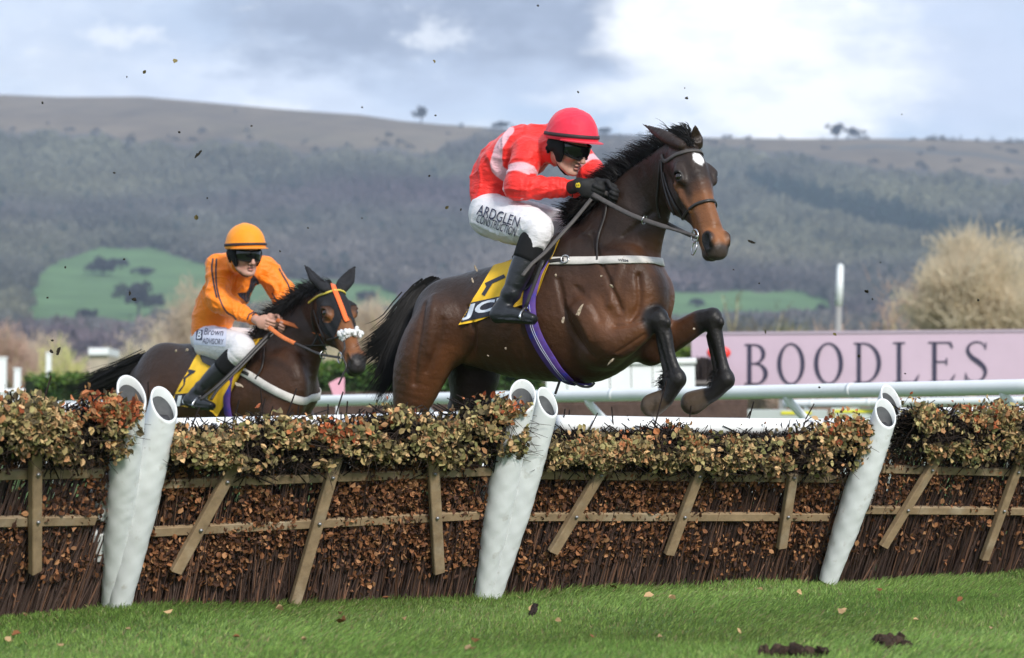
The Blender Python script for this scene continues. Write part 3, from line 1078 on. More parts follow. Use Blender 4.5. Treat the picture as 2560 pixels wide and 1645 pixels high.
def serif(ch):
    """capital letters with thick and thin strokes, one unit high; returns V, T and advance width"""
    V, T = [], []

    def quad(*p):
        n = len(V); V.extend(p); T.extend([(n, n + 1, n + 2), (n, n + 2, n + 3)])

    def rect(x0, y0, x1, y1): quad((x0, y0), (x1, y0), (x1, y1), (x0, y1))

    def arc(cx, cy, ro, so, ri, si, a0, a1, ox=0, n=22):
        a = np.linspace(R(a0), R(a1), n)
        for i in range(n - 1):
            quad((cx + ro * math.cos(a[i]), cy + so * math.sin(a[i])), (cx + ro * math.cos(a[i + 1]), cy + so * math.sin(a[i + 1])),
                 (cx + ox + ri * math.cos(a[i + 1]), cy + si * math.sin(a[i + 1])), (cx + ox + ri * math.cos(a[i]), cy + si * math.sin(a[i])))
    st, th = .095, .035
    if ch == 'O':
        arc(.34, .5, .34, .515, .245, .475, 0, 360, n=48); w = .68
    elif ch == 'B':
        rect(.07, 0, .07 + st, 1); rect(0, 0, .25, th); rect(0, 1 - th, .25, 1); rect(.16, .5, .3, .5 + th)
        arc(.25, .755, .25, .245, .16, .21, -90, 90); arc(.27, .265, .29, .265, .19, .23, -90, 90); w = .56
        rect(.16, 0, .28, th); rect(.16, 1 - th, .27, 1)
    elif ch == 'D':
        rect(.08, 0, .08 + st, 1); rect(0, 0, .3, th); rect(0, 1 - th, .3, 1)
        arc(.25, .5, .43, .5, .33, .465, -90, 90); w = .68
    elif ch == 'L':
        rect(.1, 0, .1 + st, 1); rect(0, 0, .56, th); rect(0, 1 - th, .29, 1)
        quad((.50, th), (.58, th), (.64, .2), (.615, .2)); rect(.5, 0, .58, th); w = .64
    elif ch == 'E':
        rect(.1, 0, .1 + st, 1); rect(0, 0, .55, th); rect(0, 1 - th, .54, 1); rect(.15, .49, .42, .49 + th)
        quad((.5, th), (.57, th), (.64, .19), (.61, .19)); quad((.55, 1 - th), (.48, 1 - th), (.56, .84), (.585, .84)); rect(.415, .42, .445, .6); w = .62
    elif ch == 'S':
        t = np.linspace(0, 1, 40)
        pts = catmull([(.50, .86), (.40, .965), (.25, .985), (.10, .90), (.07, .76), (.16, .62), (.32, .50), (.46, .37), (.50, .22), (.42, .07), (.26, .015), (.10, .05), (.02, .16)], 60)
        pts = np.c_[pts[:, :2]]
        tg = nrm(np.gradient(pts, axis=0)); nn = np.c_[-tg[:, 1], tg[:, 0]]
        wd = np.interp(np.linspace(0, 1, 60), [0, .15, .3, .5, .7, .85, 1], [.012, .018, .035, .058, .035, .018, .012])[:, None]
        for i in range(59): quad(tuple(pts[i] - nn[i] * wd[i]), tuple(pts[i + 1] - nn[i + 1] * wd[i + 1]), tuple(pts[i + 1] + nn[i + 1] * wd[i + 1]), tuple(pts[i] + nn[i] * wd[i]))
        quad((.485, .80), (.515, .80), (.525, .98), (.50, .98)); quad((0, .02), (.02, .02), (.035, .22), (.005, .22)); w = .55
    return np.array(V), np.array(T), w


def sign_board():
    d0, d1 = 38.0, 36.6
    a, b = P(1728, 838, d0), P(2760, 829, d1)
    lo0, lo1 = P(1728, 992, d0), P(2760, 985, d1)
    u = nrm(b - a); upv = A(0, 0, 1); n = nrm(np.cross(u, upv))
    if n[1] > 0: n = -n
    t = thing('sign_board', ((lo0 + lo1) / 2) * A(1, 1, 0), 'long pink board lettered BOODLES in dark serif capitals behind the white rail', 'sign')
    pink = mat('pink board', (.60, .455, .545), .5, .4, noise=(1.5, .06))
    ink = mat('dark lettering', (.045, .04, .075), .5, .4)
    h = a[2] - lo0[2]; L = np.linalg.norm(b - a)
    c = (a + b) / 2 - A(0, 0, h / 2)
    V, F = box(c - n * .04, L, .06, h, [u, n, upv], .008)
    mk('panel', V, F, pink, t, smooth=False)
    V, F = box(c - n * .04 + A(0, 0, h / 2 + .02), L, .09, .05, [u, n, upv], .008)
    mk('frame', V, F, mat('grey pink frame', (.42, .34, .40), .5), t, smooth=False)
    for s in np.linspace(.04, .96, 6):
        q = a + (b - a) * s
        V, F = box(q * A(1, 1, 0) + A(0, 0, a[2] / 2 - .05) - n * .12, .1, .1, a[2] - .1, [u, n, upv])
        mk('post', V, F, mat('sign post grey', (.3, .3, .3), .6), t, smooth=False)
    for ch, x0, x1 in (('B', 1862, 1920), ('O', 1944, 2012), ('O', 2036, 2108), ('D', 2135, 2203), ('L', 2233, 2299), ('E', 2321, 2387), ('S', 2413, 2469)):
        V2, T, w = serif(ch)
        yt, yb = 860 - (x0 - 1862) * .012, 961 - (x0 - 1862) * .012
        W = np.array([on_plane(x0 + (x1 - x0) * x / w, yb + (yt - yb) * y, c, n) for x, y in V2]) + n * .008
        mk('letter', W, T, ink, t, smooth=False)


def hedge(px0, px1, y0, y1, d0, d1, depth, label, seed, col):
    g = np.random.default_rng(seed)
    a, b = P(px0, 1090, d0), P(px1, 1090, d1)
    z0, z1 = P(px0, y0, d0)[2], P(px1, y1, d1)[2]
    L = np.linalg.norm((b - a)[:2]); u = (b - a) / L; bk = nrm(A(-u[1], u[0], 0)) * (1 if u[0] > 0 else -1)
    t = thing('hedge', (a + b) / 2 * A(1, 1, 0), label, 'hedge')
    n = int(L * 900)
    s = g.uniform(0, 1, n); h = g.uniform(0, 1, n) ** .8; q = g.uniform(0, 1, n)
    face = g.integers(0, 3, n)
    h = np.where(face == 0, 1 - .05 * g.uniform(0, 1, n), h); q = np.where(face == 1, .02 * g.uniform(0, 1, n), q)
    ends = face == 2; s = np.where(ends & (g.uniform(0, 1, n) < .04), g.choice([0, 1], n) + g.normal(size=n) * .002, s)
    zt = z0 + (z1 - z0) * s
    C = a * A(1, 1, 0) + u * (s * L)[:, None] + bk * (q * depth)[:, None] + np.c_[np.zeros((n, 2)), h * zt] + g.normal(size=(n, 3)) * .04
    cc = np.asarray(col) * g.uniform(.5, 1.5, (n, 1)) + np.where((h > .86)[:, None], A(.07, .08, .0), 0) * g.uniform(0, 1, (n, 1))
    V, F, cl = leaves(C, g.uniform(.07, .14, n), g.normal(size=(n, 3)) + A(0, -.5, .8), g.normal(size=(n, 3)), cc, seed=seed)
    mk('foliage', V, F, M_LEAF, t, col=cl, smooth=False)
    c = (a + b) / 2 * A(1, 1, 0) + bk * depth * .55 + A(0, 0, (z0 + z1) / 4 - .02)
    V, F = box(c, L * .985, depth * .7, (z0 + z1) / 2 * .93, [u, bk, A(0, 0, 1)], .08)
    mk('branch_core', V, F, mat('hedge core', (.02, .03, .012), .95, .1), t)


M_LEAF = mat('leaf', attr=True, rough=.6, spec=.3, trans=.25)


def course():
    running_rail('thick white running rail close behind the hurdles, rising to the right', P(-60, 1019, 31.6), P(2680, 964.5, 17.1), .056, (.03, .16, .30, .43, .56, .70, .84, .965), .35)
    running_rail('thinner white running rail lower and farther away at the right', P(1960, 1009, 33.5), P(2900, 996, 31), .055, (.06, .3, .55, .8), .3)
    running_rail('distant white running rail at the left edge beyond the hurdle', P(-500, 992, 52), P(168, 975, 54), .055, (.1, .4, .7, .97), .3)
    sign_board()
    hedge(92, 420, 938, 938, 46, 47, 1.4, 'clipped dark green hedge at the left behind the tail', 1, (.045, .10, .025))
    hedge(640, 1372, 902, 925, 44, 46, 1.4, 'green hedge seen under the belly of the big horse', 2, (.055, .12, .03))
    hedge(1372, 1760, 868, 868, 52, 52, 1.4, 'yellowish green hedge top above the white wing panels', 3, (.10, .16, .03))
    # low brown kick boards in front of the hedge
    for (x0, x1, y0, y1, d, lab) in ((600, 1372, 987, 987, 43, 'low brown rail board at the foot of the green hedge'), (1372, 1868, 1006, 1006, 30, 'brown brushwood strip under the thick white rail')):
        a, b = P(x0, y0, d), P(x1, y1, d)
        t = thing('kick_board', (a + b) / 2 * A(1, 1, 0), lab, 'board')
        u = nrm(b - a); c = (a + b) / 2
        m = mat('brown board', (.085, .055, .045), .9, .2, noise=(8, .4), bump=(30, .6, .02))
        V, F = box(A(c[0], c[1], c[2] / 2), np.linalg.norm(b - a), .12, c[2], [u, A(0, 1, 0), A(0, 0, 1)], .02)
        mk('board', V, F, m, t, smooth=False)
        V, F = tube([a, b], .05, 8)
        mk('capping', V, F, m, t)
    # white wing made of upright panels
    d = 36.
    a, b = P(1366, 908, d), P(1740, 903, d); base = P(1366, 990, d)
    t = thing('fence_wing', (a + b) / 2 * A(1, 1, 0), 'white panelled fence wing under the near foreleg', 'fence')
    u = nrm(b - a); L = np.linalg.norm(b - a); npan = 7
    for k in range(npan):
        c = a + (b - a) * (k + .5) / npan
        V, F = box(A(c[0], c[1], (c[2] - .06) / 2), L / npan - .012, .03, c[2] - .06, [u, A(-u[1], u[0], 0), A(0, 0, 1)], .006)
        mk('panel', V, F, M_WHITE, t, smooth=False)
    V, F = tube([a - A(0, .03, .0), b - A(0, .03, 0)], .05, 10)
    mk('top_rail', V, F, M_WHITE, t)
    # brown fence end with its red ball
    c = P(1766, 985, 37.2); top = P(1766, 892, 37.2)
    t = thing('brush_fence', c * A(1, 1, 0), 'dark brown brushwood fence end beside the pink board', 'fence')
    g = np.random.default_rng(8); n = 2600
    x = g.uniform(-.22, .22, n); y = g.uniform(-.3, 1.2, n)
    Aa = np.stack([c[0] + x, c[1] + y, np.zeros(n)], -1); Bb = Aa + np.stack([g.normal(size=n) * .02, g.normal(size=n) * .03, top[2] * g.uniform(.85, 1.0, n)], -1)
    V, F, cl = sticks(Aa, Bb, .012, .006, A(.075, .055, .05) * g.uniform(.5, 1.6, (n, 1)))
    mk('birch', V, F, M_LEAF, t, col=cl)
    for z in (.45, .8):
        V, F = box(A(c[0], c[1] + .45, top[2] * z), .5, 1.6, .06)
        mk('band', V, F, mat('grey band', (.16, .14, .13), .8), t, smooth=False)
    p = P(1797, 882, 36.9)
    t = thing('marker_disc', p * A(1, 1, 0), 'bright red round marker in front of the pink board', 'marker')
    red = mat('red marker', (.80, .045, .035), .4)
    V, F = ball(p, (.185, .06, .11), 28, 14)
    mk('disc', V, F, red, t)
    V, F = tube([p * A(1, 1, 0), p], .02, 8)
    mk('stake', V, F, M_WHITE, t)
    # pink flag plate on a stick
    p = P(842, 968, 29)
    t = thing('marker_flag', p * A(1, 1, 0), 'small pink plate on a stick under the hooded horse nose', 'flag')
    co = np.array([P(x, y, 29) for x, y in ((822, 958), (846, 945), (861, 944), (861, 985), (834, 990), (828, 975))])
    V = np.concatenate([co, co + A(0, .02, 0)]); k = len(co)
    F = [np.array([(i, (i + 1) % k, k + (i + 1) % k, k + i) for i in range(k)] + [(0, 3, 2, 1), (0, 5, 4, 3), (k, k + 1, k + 2, k + 3), (k, k + 3, k + 4, k + 5)])]
    mk('plate', V, F, mat('pink plate', (.72, .36, .45), .5, noise=(20, .1)), t, smooth=False)
    V, F = tube([p * A(1, 1, 0) + A(0, .04, 0), p + A(0, .04, .05)], .012, 8)
    mk('stick', V, F, M_WHITE, t)
    # far white pole
    b = P(2094, 800, 95); tp = P(2101, 668, 95)
    t = thing('marker_pole', P(2092, 1090, 95) * A(1, 1, 0), 'tall white pole standing among the shrubs at the right', 'pole')
    V, F = tube([P(2097, 764, 95), tp], [.15, .13], 14)
    mk('white_section', V, F, M_WHITE, t)
    V, F = tube([P(2090, 1090, 95), P(2097, 764, 95)], [.12, .12], 12)
    mk('grey_section', V, F, mat('grey pole', (.30, .29, .28), .6), t)
    V, F = ball(tp, .135, 12, 8)
    mk('cap', V, F, M_WHITE, t)
    # low advertising strips under the rail at the right
    for (x0, x1, y0, y1, c, lab, ty) in ((1868, 2068, 1024, 1062, (.42, .46, .44), 'low pale grey board with a short yellow stripe under the rail', (.42, .80)), (2078, 2230, 1020, 1062, (.50, .56, .53), 'low pale board with a long yellow stripe under the rail', (.05, .95))):
        a, b, lo = P(x0, y0, 33), P(x1, y0, 33), P(x0, y1, 33)
        t = thing('advert_board', (a + b) / 2 * A(1, 1, 0), lab, 'board')
        cc = (a + b) / 2
        V, F = box(A(cc[0], cc[1], cc[2] / 2), b[0] - a[0], .05, cc[2])
        mk('panel', V, F, mat('pale board', c, .5, noise=(3, .1)), t, smooth=False)
        xs = a[0] + (b[0] - a[0]) * np.array(ty); zz = cc[2] - .045
        V, F = box(A(xs.mean(), cc[1] - .035, zz), xs[1] - xs[0], .012, .045)
        mk('yellow_stripe', V, F, mat('yellow stripe', (.68, .64, .04), .5), t, smooth=False)
    # white things far off at the left
    p0, p1 = P(236, 873, 100), P(285, 891, 100); w = p1[0] - p0[0]; cx = (p0[0] + p1[0]) / 2
    t = thing('shed', A(cx, 100, 0), 'low shed with a long white roof between the two domed willows', 'shed')
    V, F = box(A(cx, 100, p1[2] / 2), w * .94, 2.4, p1[2], None, .02)
    mk('wall', V, F, mat('shed wall', (.42, .36, .28), .8, .2, noise=(2, .2)), t, smooth=False)
    V, F = box(A(cx, 100, (p0[2] + p1[2]) / 2), w, 2.8, p0[2] - p1[2], None, .03)
    mk('roof', V, F, M_WHITE, t, smooth=False)
    for (x, y0, y1, w, dd, lab) in ((44, 924, 945, .16, 60, 'short white post at the left edge above the rail'), (2, 896, 950, .34, 70, 'tall white post cut by the left edge of the photo'), (122, 884, 925, .16, 80, 'thin cream post in front of the yellow willow')):
        tp = P(x, y0, dd)
        t = thing('course_post', tp * A(1, 1, 0), lab, 'post')
        V, F = box(tp * A(1, 1, .5), w, .1, tp[2], None, .03)
        mk('shaft', V, F, M_WHITE, t, smooth=False)
        V, F = box(tp + A(0, 0, .02), w * 1.15, .14, .05, None, .01)
        mk('cap', V, F, M_WHITE, t, smooth=False)


course()


# ---------------------------------------------------------------- the hurdles
LEAN = R(24)
M_WOOD = mat('weathered timber', (.29, .205, .12), .8, .25, noise=(9, .35, (1, 1, 1)), bump=[(60, .5, .004)], var=((.37, .30, .21), 5, .5, .75))
M_BOLT = mat('galvanised bolt', (.35, .35, .36), .45, .5, metal=.8)
M_HOLE = mat('post end', (.045, .045, .05), .8, .3, noise=(25, .4), bump=(40, .5, .01))
M_FOAM = mat('grey foam', (.13, .135, .14), .8, .3, noise=(18, .3))
M_BRUSH = mat('brushwood', attr=True, rough=.75, spec=.25, trans=.12)

PAL_TOP = np.array([srgb(118, 104, 66), srgb(150, 128, 88), srgb(96, 96, 56), srgb(84, 74, 48), srgb(166, 132, 96), srgb(128, 120, 78), srgb(70, 60, 40), srgb(142, 96, 62)])
PAL_LOW = np.array([srgb(112, 74, 50), srgb(142, 94, 62), srgb(84, 56, 40), srgb(160, 116, 80), srgb(70, 48, 38), srgb(124, 82, 52)])
PAL_TOP = (PAL_TOP * .75 + PAL_TOP.mean(1, keepdims=True) * A(1.35, 1.15, .70) * .25) * A(1.75, 1.72, 1.6) + .008
PAL_LOW = PAL_LOW * A(1.12, 1.15, 1.18)
PAL_RUST = 1.15 * np.array([srgb(168, 92, 56), srgb(184, 118, 78), srgb(140, 72, 44), srgb(150, 112, 72)])


def padded_post(pts_px, rad, frame, dq, parent, seed, rim_tilt):
    """a white pvc sleeve over foam: outer skin, cut rim and hollow top"""
    o, n, w, u = frame
    ctr = np.array([on_plane(x, y, o + n * dq, np.cross(u, w)) for x, y in pts_px])
    c = catmull(ctr, 90); r = catmull(np.c_[rad, np.zeros((len(rad), 2))], 90)[:, 0]
    ax = nrm(c[-1] - c[0]); s = nrm(np.cross(ax, n)); v = np.cross(s, ax)
    m = 40; a = np.linspace(0, 2 * np.pi, m, endpoint=False)
    ring = np.cos(a)[:, None] * s + np.sin(a)[:, None] * v
    tilt = nrm(rim_tilt)                          # outward direction of the oblique top
    V = []
    g = np.random.default_rng(seed)
    ph = g.uniform(0, 6, 6)
    for k in range(90):
        z = k / 89.
        wr = .0012 * np.sin(a * 2 + z * 26 + ph[0]) * np.exp(-((z - .42) / .3) ** 2) + .0007 * np.sin(a * 3 - z * 55 + ph[1]) + .0006 * np.sin(a * 5 + z * 83 + ph[2]) 
        dg = np.sin(a * 1.0 + z * 70 + ph[4] + 1.2 * np.sin(a * 2 + ph[5]))
        wr = wr + .0028 * np.exp(-(dg / .11) ** 2) * np.exp(-((z - .47) / .17) ** 2) * (np.sin(a + ph[3]) > -.4)
        wr = wr * min(1, (1 - z) * 5)
        sh = ring @ tilt * r[k] * max(0, (z - .86) / .14) * -1.0
        V.append(c[k] + ring * (r[k] + wr)[:, None] + ax * sh[:, None])
    top = V[-1]
    cen = top.mean(0)
    V.append(cen + (top - cen) * .93 + ax * .006)
    inner = cen + (top - cen) * .86
    V.append(inner + ax * .002)
    V.append(inner - ax * .05)
    n_r = len(V)
    i = np.arange(n_r - 1)[:, None] * m; j = np.arange(m)[None]; j2 = (j + 1) % m
    F = np.stack([i + j, i + j2, i + m + j2, i + m + j], -1).reshape(-1, 4)
    o_ = mk('padded_post', np.concatenate(V), F, M_PVC, parent)
    I2 = cen + (top - cen) * .85
    rows = [I2 - ax * .035, I2 - ax * .12]
    V2 = np.concatenate(rows + [[cen - ax * .12]]); k = m
    F2 = np.stack([np.arange(m), (np.arange(m) + 1) % m, (np.arange(m) + 1) % m + m, np.arange(m) + m], -1)
    T2 = np.array([(2 * m, m + q, m + (q + 1) % m) for q in range(m)])
    mk('foam_lining', V2, [F2, T2], M_FOAM, o_)
    V3, F3 = box(cen - ax * .10 + s * r[-1] * .1, .055, .055, .09, [s, v, ax], .01)
    mk('post_core', V3, F3, M_HOLE, o_)
    return o_


def hurdle(top_prof, label, Apx, Bpx, rails, stakes, top_l, top_r, band_bot, bar, posts, seed, uvis, spray, pads=()):
    g = np.random.default_rng(seed)
    Ag, Bg = on_ground(*Apx), on_ground(*Bpx)
    u = nrm(Bg - Ag); n = A(u[1], -u[0], 0)       # n: towards the landing side and the camera
    w = A(0, 0, 1) * math.cos(LEAN) + n * math.sin(LEAN)
    L = np.linalg.norm(Bg - Ag)
    pn = nrm(np.cross(w, u)); pn = pn if pn @ n > 0 else -pn
    fr = (Ag, n, w, u)
    t = thing('hurdle', (Ag + Bg) / 2, label, 'hurdle', 'hurdles in the row')
    hp = lambda x, y, q=0.: on_plane(x, y, Ag + pn * q, pn)
    # timber frame
    for (x0, y0, x1, y1) in rails:
        V, F = beam(hp(x0, y0), hp(x1, y1), w, .028, .046)
        mk('rail', V, F, M_WOOD, t, smooth=False)
    for (x0, y0, x1, y1) in stakes:
        a, b = hp(x0, y0, .034), hp(x1, y1, .034)
        b = b - (a - b) * .05
        V, F = beam(a, b, pn, .056, .034)
        st = mk('stake', V, F, M_WOOD, t, smooth=False)
        for (rx0, ry0, rx1, ry1) in rails:
            # where the stake crosses the rail
            for k in np.linspace(0, 1, 200):
                p = a + (b - a) * k; q = pix(p)
                yr = ry0 + (ry1 - ry0) * (q[0] - rx0) / (rx1 - rx0)
                if abs(q[1] - yr) < 3:
                    V, F = ball(p + pn * .019, (.011, .011, .009), 8, 5)
                    mk('bolt', V, F, M_BOLT, st)
                    break
    # flat pads strapped to the frame behind the left post
    for (x0, y0, x1, y1) in pads:
        a, b = hp(x0, y0, -.06), hp(x1, y1, -.06)
        V, F = tube(catmull([a, a * .9 + b * .1, (a + b) / 2, a * .1 + b * .9, b], 14), .055 * np.array([.55, .9, 1, 1, 1, 1, 1, 1, 1, 1, 1, 1, .9, .55]), 14)
        mk('side_pad', V, F, M_PVC, t)
    # white padded top bar behind the brush
    a, b = [hp(x, y, -.10) for x, y in bar]
    V, F = tube(catmull([a, (a + b) / 2 + A(0, 0, -.004), b], 24), .046, 16)
    mk('top_bar', V, F, mat('white top bar', (.86, .87, .87), .4, .5, noise=(6, .05)) if 'bar' not in MT else MT['bar'], t)
    # brush: dead leaves over dark birch
    uv = lambda p: ((p - Ag) @ u, (p - Ag) @ w)
    l_t, r_t = uv(hp(*top_l)), uv(hp(*top_r)); l_b, r_b = uv(hp(*band_bot[0])), uv(hp(*band_bot[1]))
    u0, u1 = uvis if uvis else (l_t[0], r_t[0])
    un = lambda k: u0 + (u1 - u0) * k
    prof = np.array([uv(hp(px_, py_, .03)) for px_, py_ in top_prof])
    def vtop(x): return np.interp(x, prof[:, 0], prof[:, 1]) + .008 * np.sin(x * 23 + 2 * seed) + .006 * np.sin(x * 51 + seed) - .012
    def vbot(x): return l_b[1] + (r_b[1] - l_b[1]) * (x - l_b[0]) / (r_b[0] - l_b[0]) + .014 * np.sin(x * 7 + 3 * seed) + .018 * np.sin(x * 17 + seed) + .052
    base = lambda x, v, q: Ag + u * x[:, None] + w * v[:, None] + pn * q[:, None]
    parts = []
    dens = (u1 - u0) / 1.9
    # top band leaves: a bulging roll, denser and lighter on top
    N = int(9500 * dens)
    x = un(g.uniform(-.012, 1.012, N)); f = g.beta(1.5, 1.1, N)
    vt, vb = vtop(x), vbot(x)
    v = vb + (vt - vb) * f + g.normal(size=N) * .012
    bulge = .02 + .10 * np.sqrt(np.clip(1 - ((f - .52) / .62) ** 2, 0, 1))
    q = bulge * np.where(g.uniform(0, 1, N) < .75, g.uniform(.75, 1.12, N), g.uniform(-.7, .9, N))
    clump = sinnoise(np.c_[x * 1.0, v, q * 0], 24, seed + 4) + .6 * sinnoise(np.c_[x, v, q * 0], 9, seed + 5)
    keep = g.uniform(0, 1, N) < np.clip(.46 + 1.25 * clump + .35 * (f > .8), .04, 1)
    x, v, q, f, clump = x[keep], v[keep], q[keep], f[keep], clump[keep]; N = len(x)
    pick = g.integers(0, len(PAL_TOP), N)
    col = PAL_TOP[pick] * g.uniform(.5, 1.3, (N, 1))
    rust = (f > .72) & (g.uniform(0, 1, N) < spray * .8 * np.clip(.35 + np.sin(x * 6 + seed), .06, 1))
    col[rust] = PAL_RUST[g.integers(0, len(PAL_RUST), rust.sum())] * g.uniform(.75, 1.2, (rust.sum(), 1))
    nor = pn * .8 + w * .5 + g.normal(size=(N, 3)) * .75
    V, F, c = leaves(base(x, v, q), g.uniform(.017, .044, N), nor, g.normal(size=(N, 3)) - w * .4, col, seed=seed + 1)
    parts.append((V, F, c))
    # twigs of the band, running along and sticking out
    N = int(1700 * dens)
    x = un(g.uniform(-.005, 1.005, N)); f = g.uniform(.02, .86, N); v = vbot(x) + (vtop(x) - vbot(x)) * f
    q = (.02 + .09 * np.sqrt(np.clip(1 - ((f - .5) / .6) ** 2, 0, 1))) * g.uniform(-.4, 1.0, N)
    a = base(x, v, q)
    d = u * g.normal(size=(N, 1)) * .7 + w * g.normal(size=(N, 1)) * .5 + pn * g.uniform(-.1, .5, (N, 1))
    ends = np.clip((np.abs((x - (u0 + u1) / 2)) / ((u1 - u0) / 2) - .93) / .07, 0, 1)
    d = d + u * (np.sign(x - (u0 + u1) / 2) * ends)[:, None] * 1.6
    over = (f > .60) & (g.uniform(0, 1, N) < .95)
    d = np.where((over & ((d @ w) > 0))[:, None], d - w * (d @ w)[:, None] * 1.3, d)
    b = a + nrm(d) * g.uniform(.05, .15, (N, 1))
    parts.append(sticks(a, b, .0022, .0009, srgb(58, 46, 38) * g.uniform(.35, 1.3, (N, 1))))
    # a few shoots stand up over the top
    N = int(26 * dens)
    x = un(g.uniform(0, 1, N)); a = base(x, vtop(x) - .05, g.uniform(-.05, .09, N))
    b = a + nrm(w * 1. + u * g.normal(size=(N, 1)) * .5 + pn * g.normal(size=(N, 1)) * .3) * g.uniform(.05, .11, (N, 1))
    parts.append(sticks(a, b, .0022, .001, srgb(62, 48, 40) * g.uniform(.5, 1.4, (N, 1))))
    k = g.uniform(.5, 1, (N, 1)); cc = a + (b - a) * k
    parts.append(leaves(cc, g.uniform(.018, .034, N), pn * .8 + g.normal(size=(N, 3)) * .7, g.normal(size=(N, 3)) + w, PAL_RUST[g.integers(0, 4, N)] * g.uniform(.6, 1.2, (N, 1)), seed=seed + 2))
    # dense birch core of the band
    N = int(4200 * dens)
    x = un(g.uniform(0, 1, N)); f = g.uniform(0, .74, N); v = vbot(x) + (vtop(x) - vbot(x)) * f
    q = g.uniform(-.075, .045, N)
    a = base(x, v, q); b = a + (u * g.normal(size=(N, 1)) * .09 + w * np.clip(g.normal(size=(N, 1)) * .06, -.12, .08))
    parts.append(sticks(a, b, .0045, .003, srgb(42, 33, 28) * g.uniform(.3, 1.1, (N, 1))))
    V, Fs, c = join(parts)
    mk('top_brush', V, Fs, M_BRUSH, t, col=c, smooth=False)
    # lower brush: upright birch stems, brown leaves caught in them
    parts = []
    un = lambda k: k * L
    N = int(2300 * dens)
    x = un(g.uniform(.0, 1.0, N)); h = (vbot(x) + .06) * g.uniform(.35, 1.0, N)
    q = g.uniform(-.13, -.022, N) + .02
    a = base(x, np.zeros(N), q) ; a[:, 2] = 0
    b = base(x + g.normal(size=N) * .05, h, q + g.normal(size=N) * .012)
    sc = np.where(g.uniform(0, 1, (N, 1)) < .28, srgb(158, 120, 98), srgb(108, 88, 80)) * g.uniform(.35, 1.35, (N, 1))
    parts.append(sticks(a, (a + b) / 2 + u * g.normal(size=(N, 1)) * .012, g.uniform(.002, .006, N), .0036, sc))
    parts.append(sticks((a + b) / 2, b, .0034, .0018, sc))
    N = int(2600 * dens)
    x = un(g.uniform(0, 1, N)); v = g.uniform(.0, 1, N) * (vbot(x) + .05); q = g.uniform(-.14, -.035, N)
    a = base(x, v, q); b = a + u * g.normal(size=(N, 1)) * .05 + w * g.normal(size=(N, 1)) * .12
    parts.append(sticks(a, b, .006, .004, srgb(58, 44, 38) * g.uniform(.3, 1.1, (N, 1))))
    N = int(19000 * dens)
    x = un(g.uniform(0, 1, N)); v = vbot(x) * g.beta(2.2, 1.5, N) + .02
    cl = sinnoise(np.c_[x, v, x * 0], 13, seed + 9)
    keep = g.uniform(0, 1, N) < np.clip(.56 + 1.5 * cl - .34 * (v < .18) - .28 * (v < .09), .04, 1) * spray_low(seed)
    x, v = x[keep], v[keep]; N = len(x)
    col = PAL_LOW[g.integers(0, len(PAL_LOW), N)] * g.uniform(.55, 1.3, (N, 1))
    parts.append(leaves(base(x, v, g.uniform(-.03, .018, N)), g.uniform(.016, .038, N), pn + g.normal(size=(N, 3)) * .7, g.normal(size=(N, 3)) - w * .6, col, seed=seed + 3))
    V, Fs, c = join(parts)
    mk('lower_brush', V, Fs, M_BRUSH, t, col=c, smooth=False)
    for i, (pp, rr, dq, tl) in enumerate(posts):
        padded_post(pp, rr, fr, dq, t, seed * 10 + i, n * tl[0] + u * tl[1])
    return t, fr, pn


def spray_low(seed): return {3: .55, 4: .35, 1: .45}.get(seed, .95)


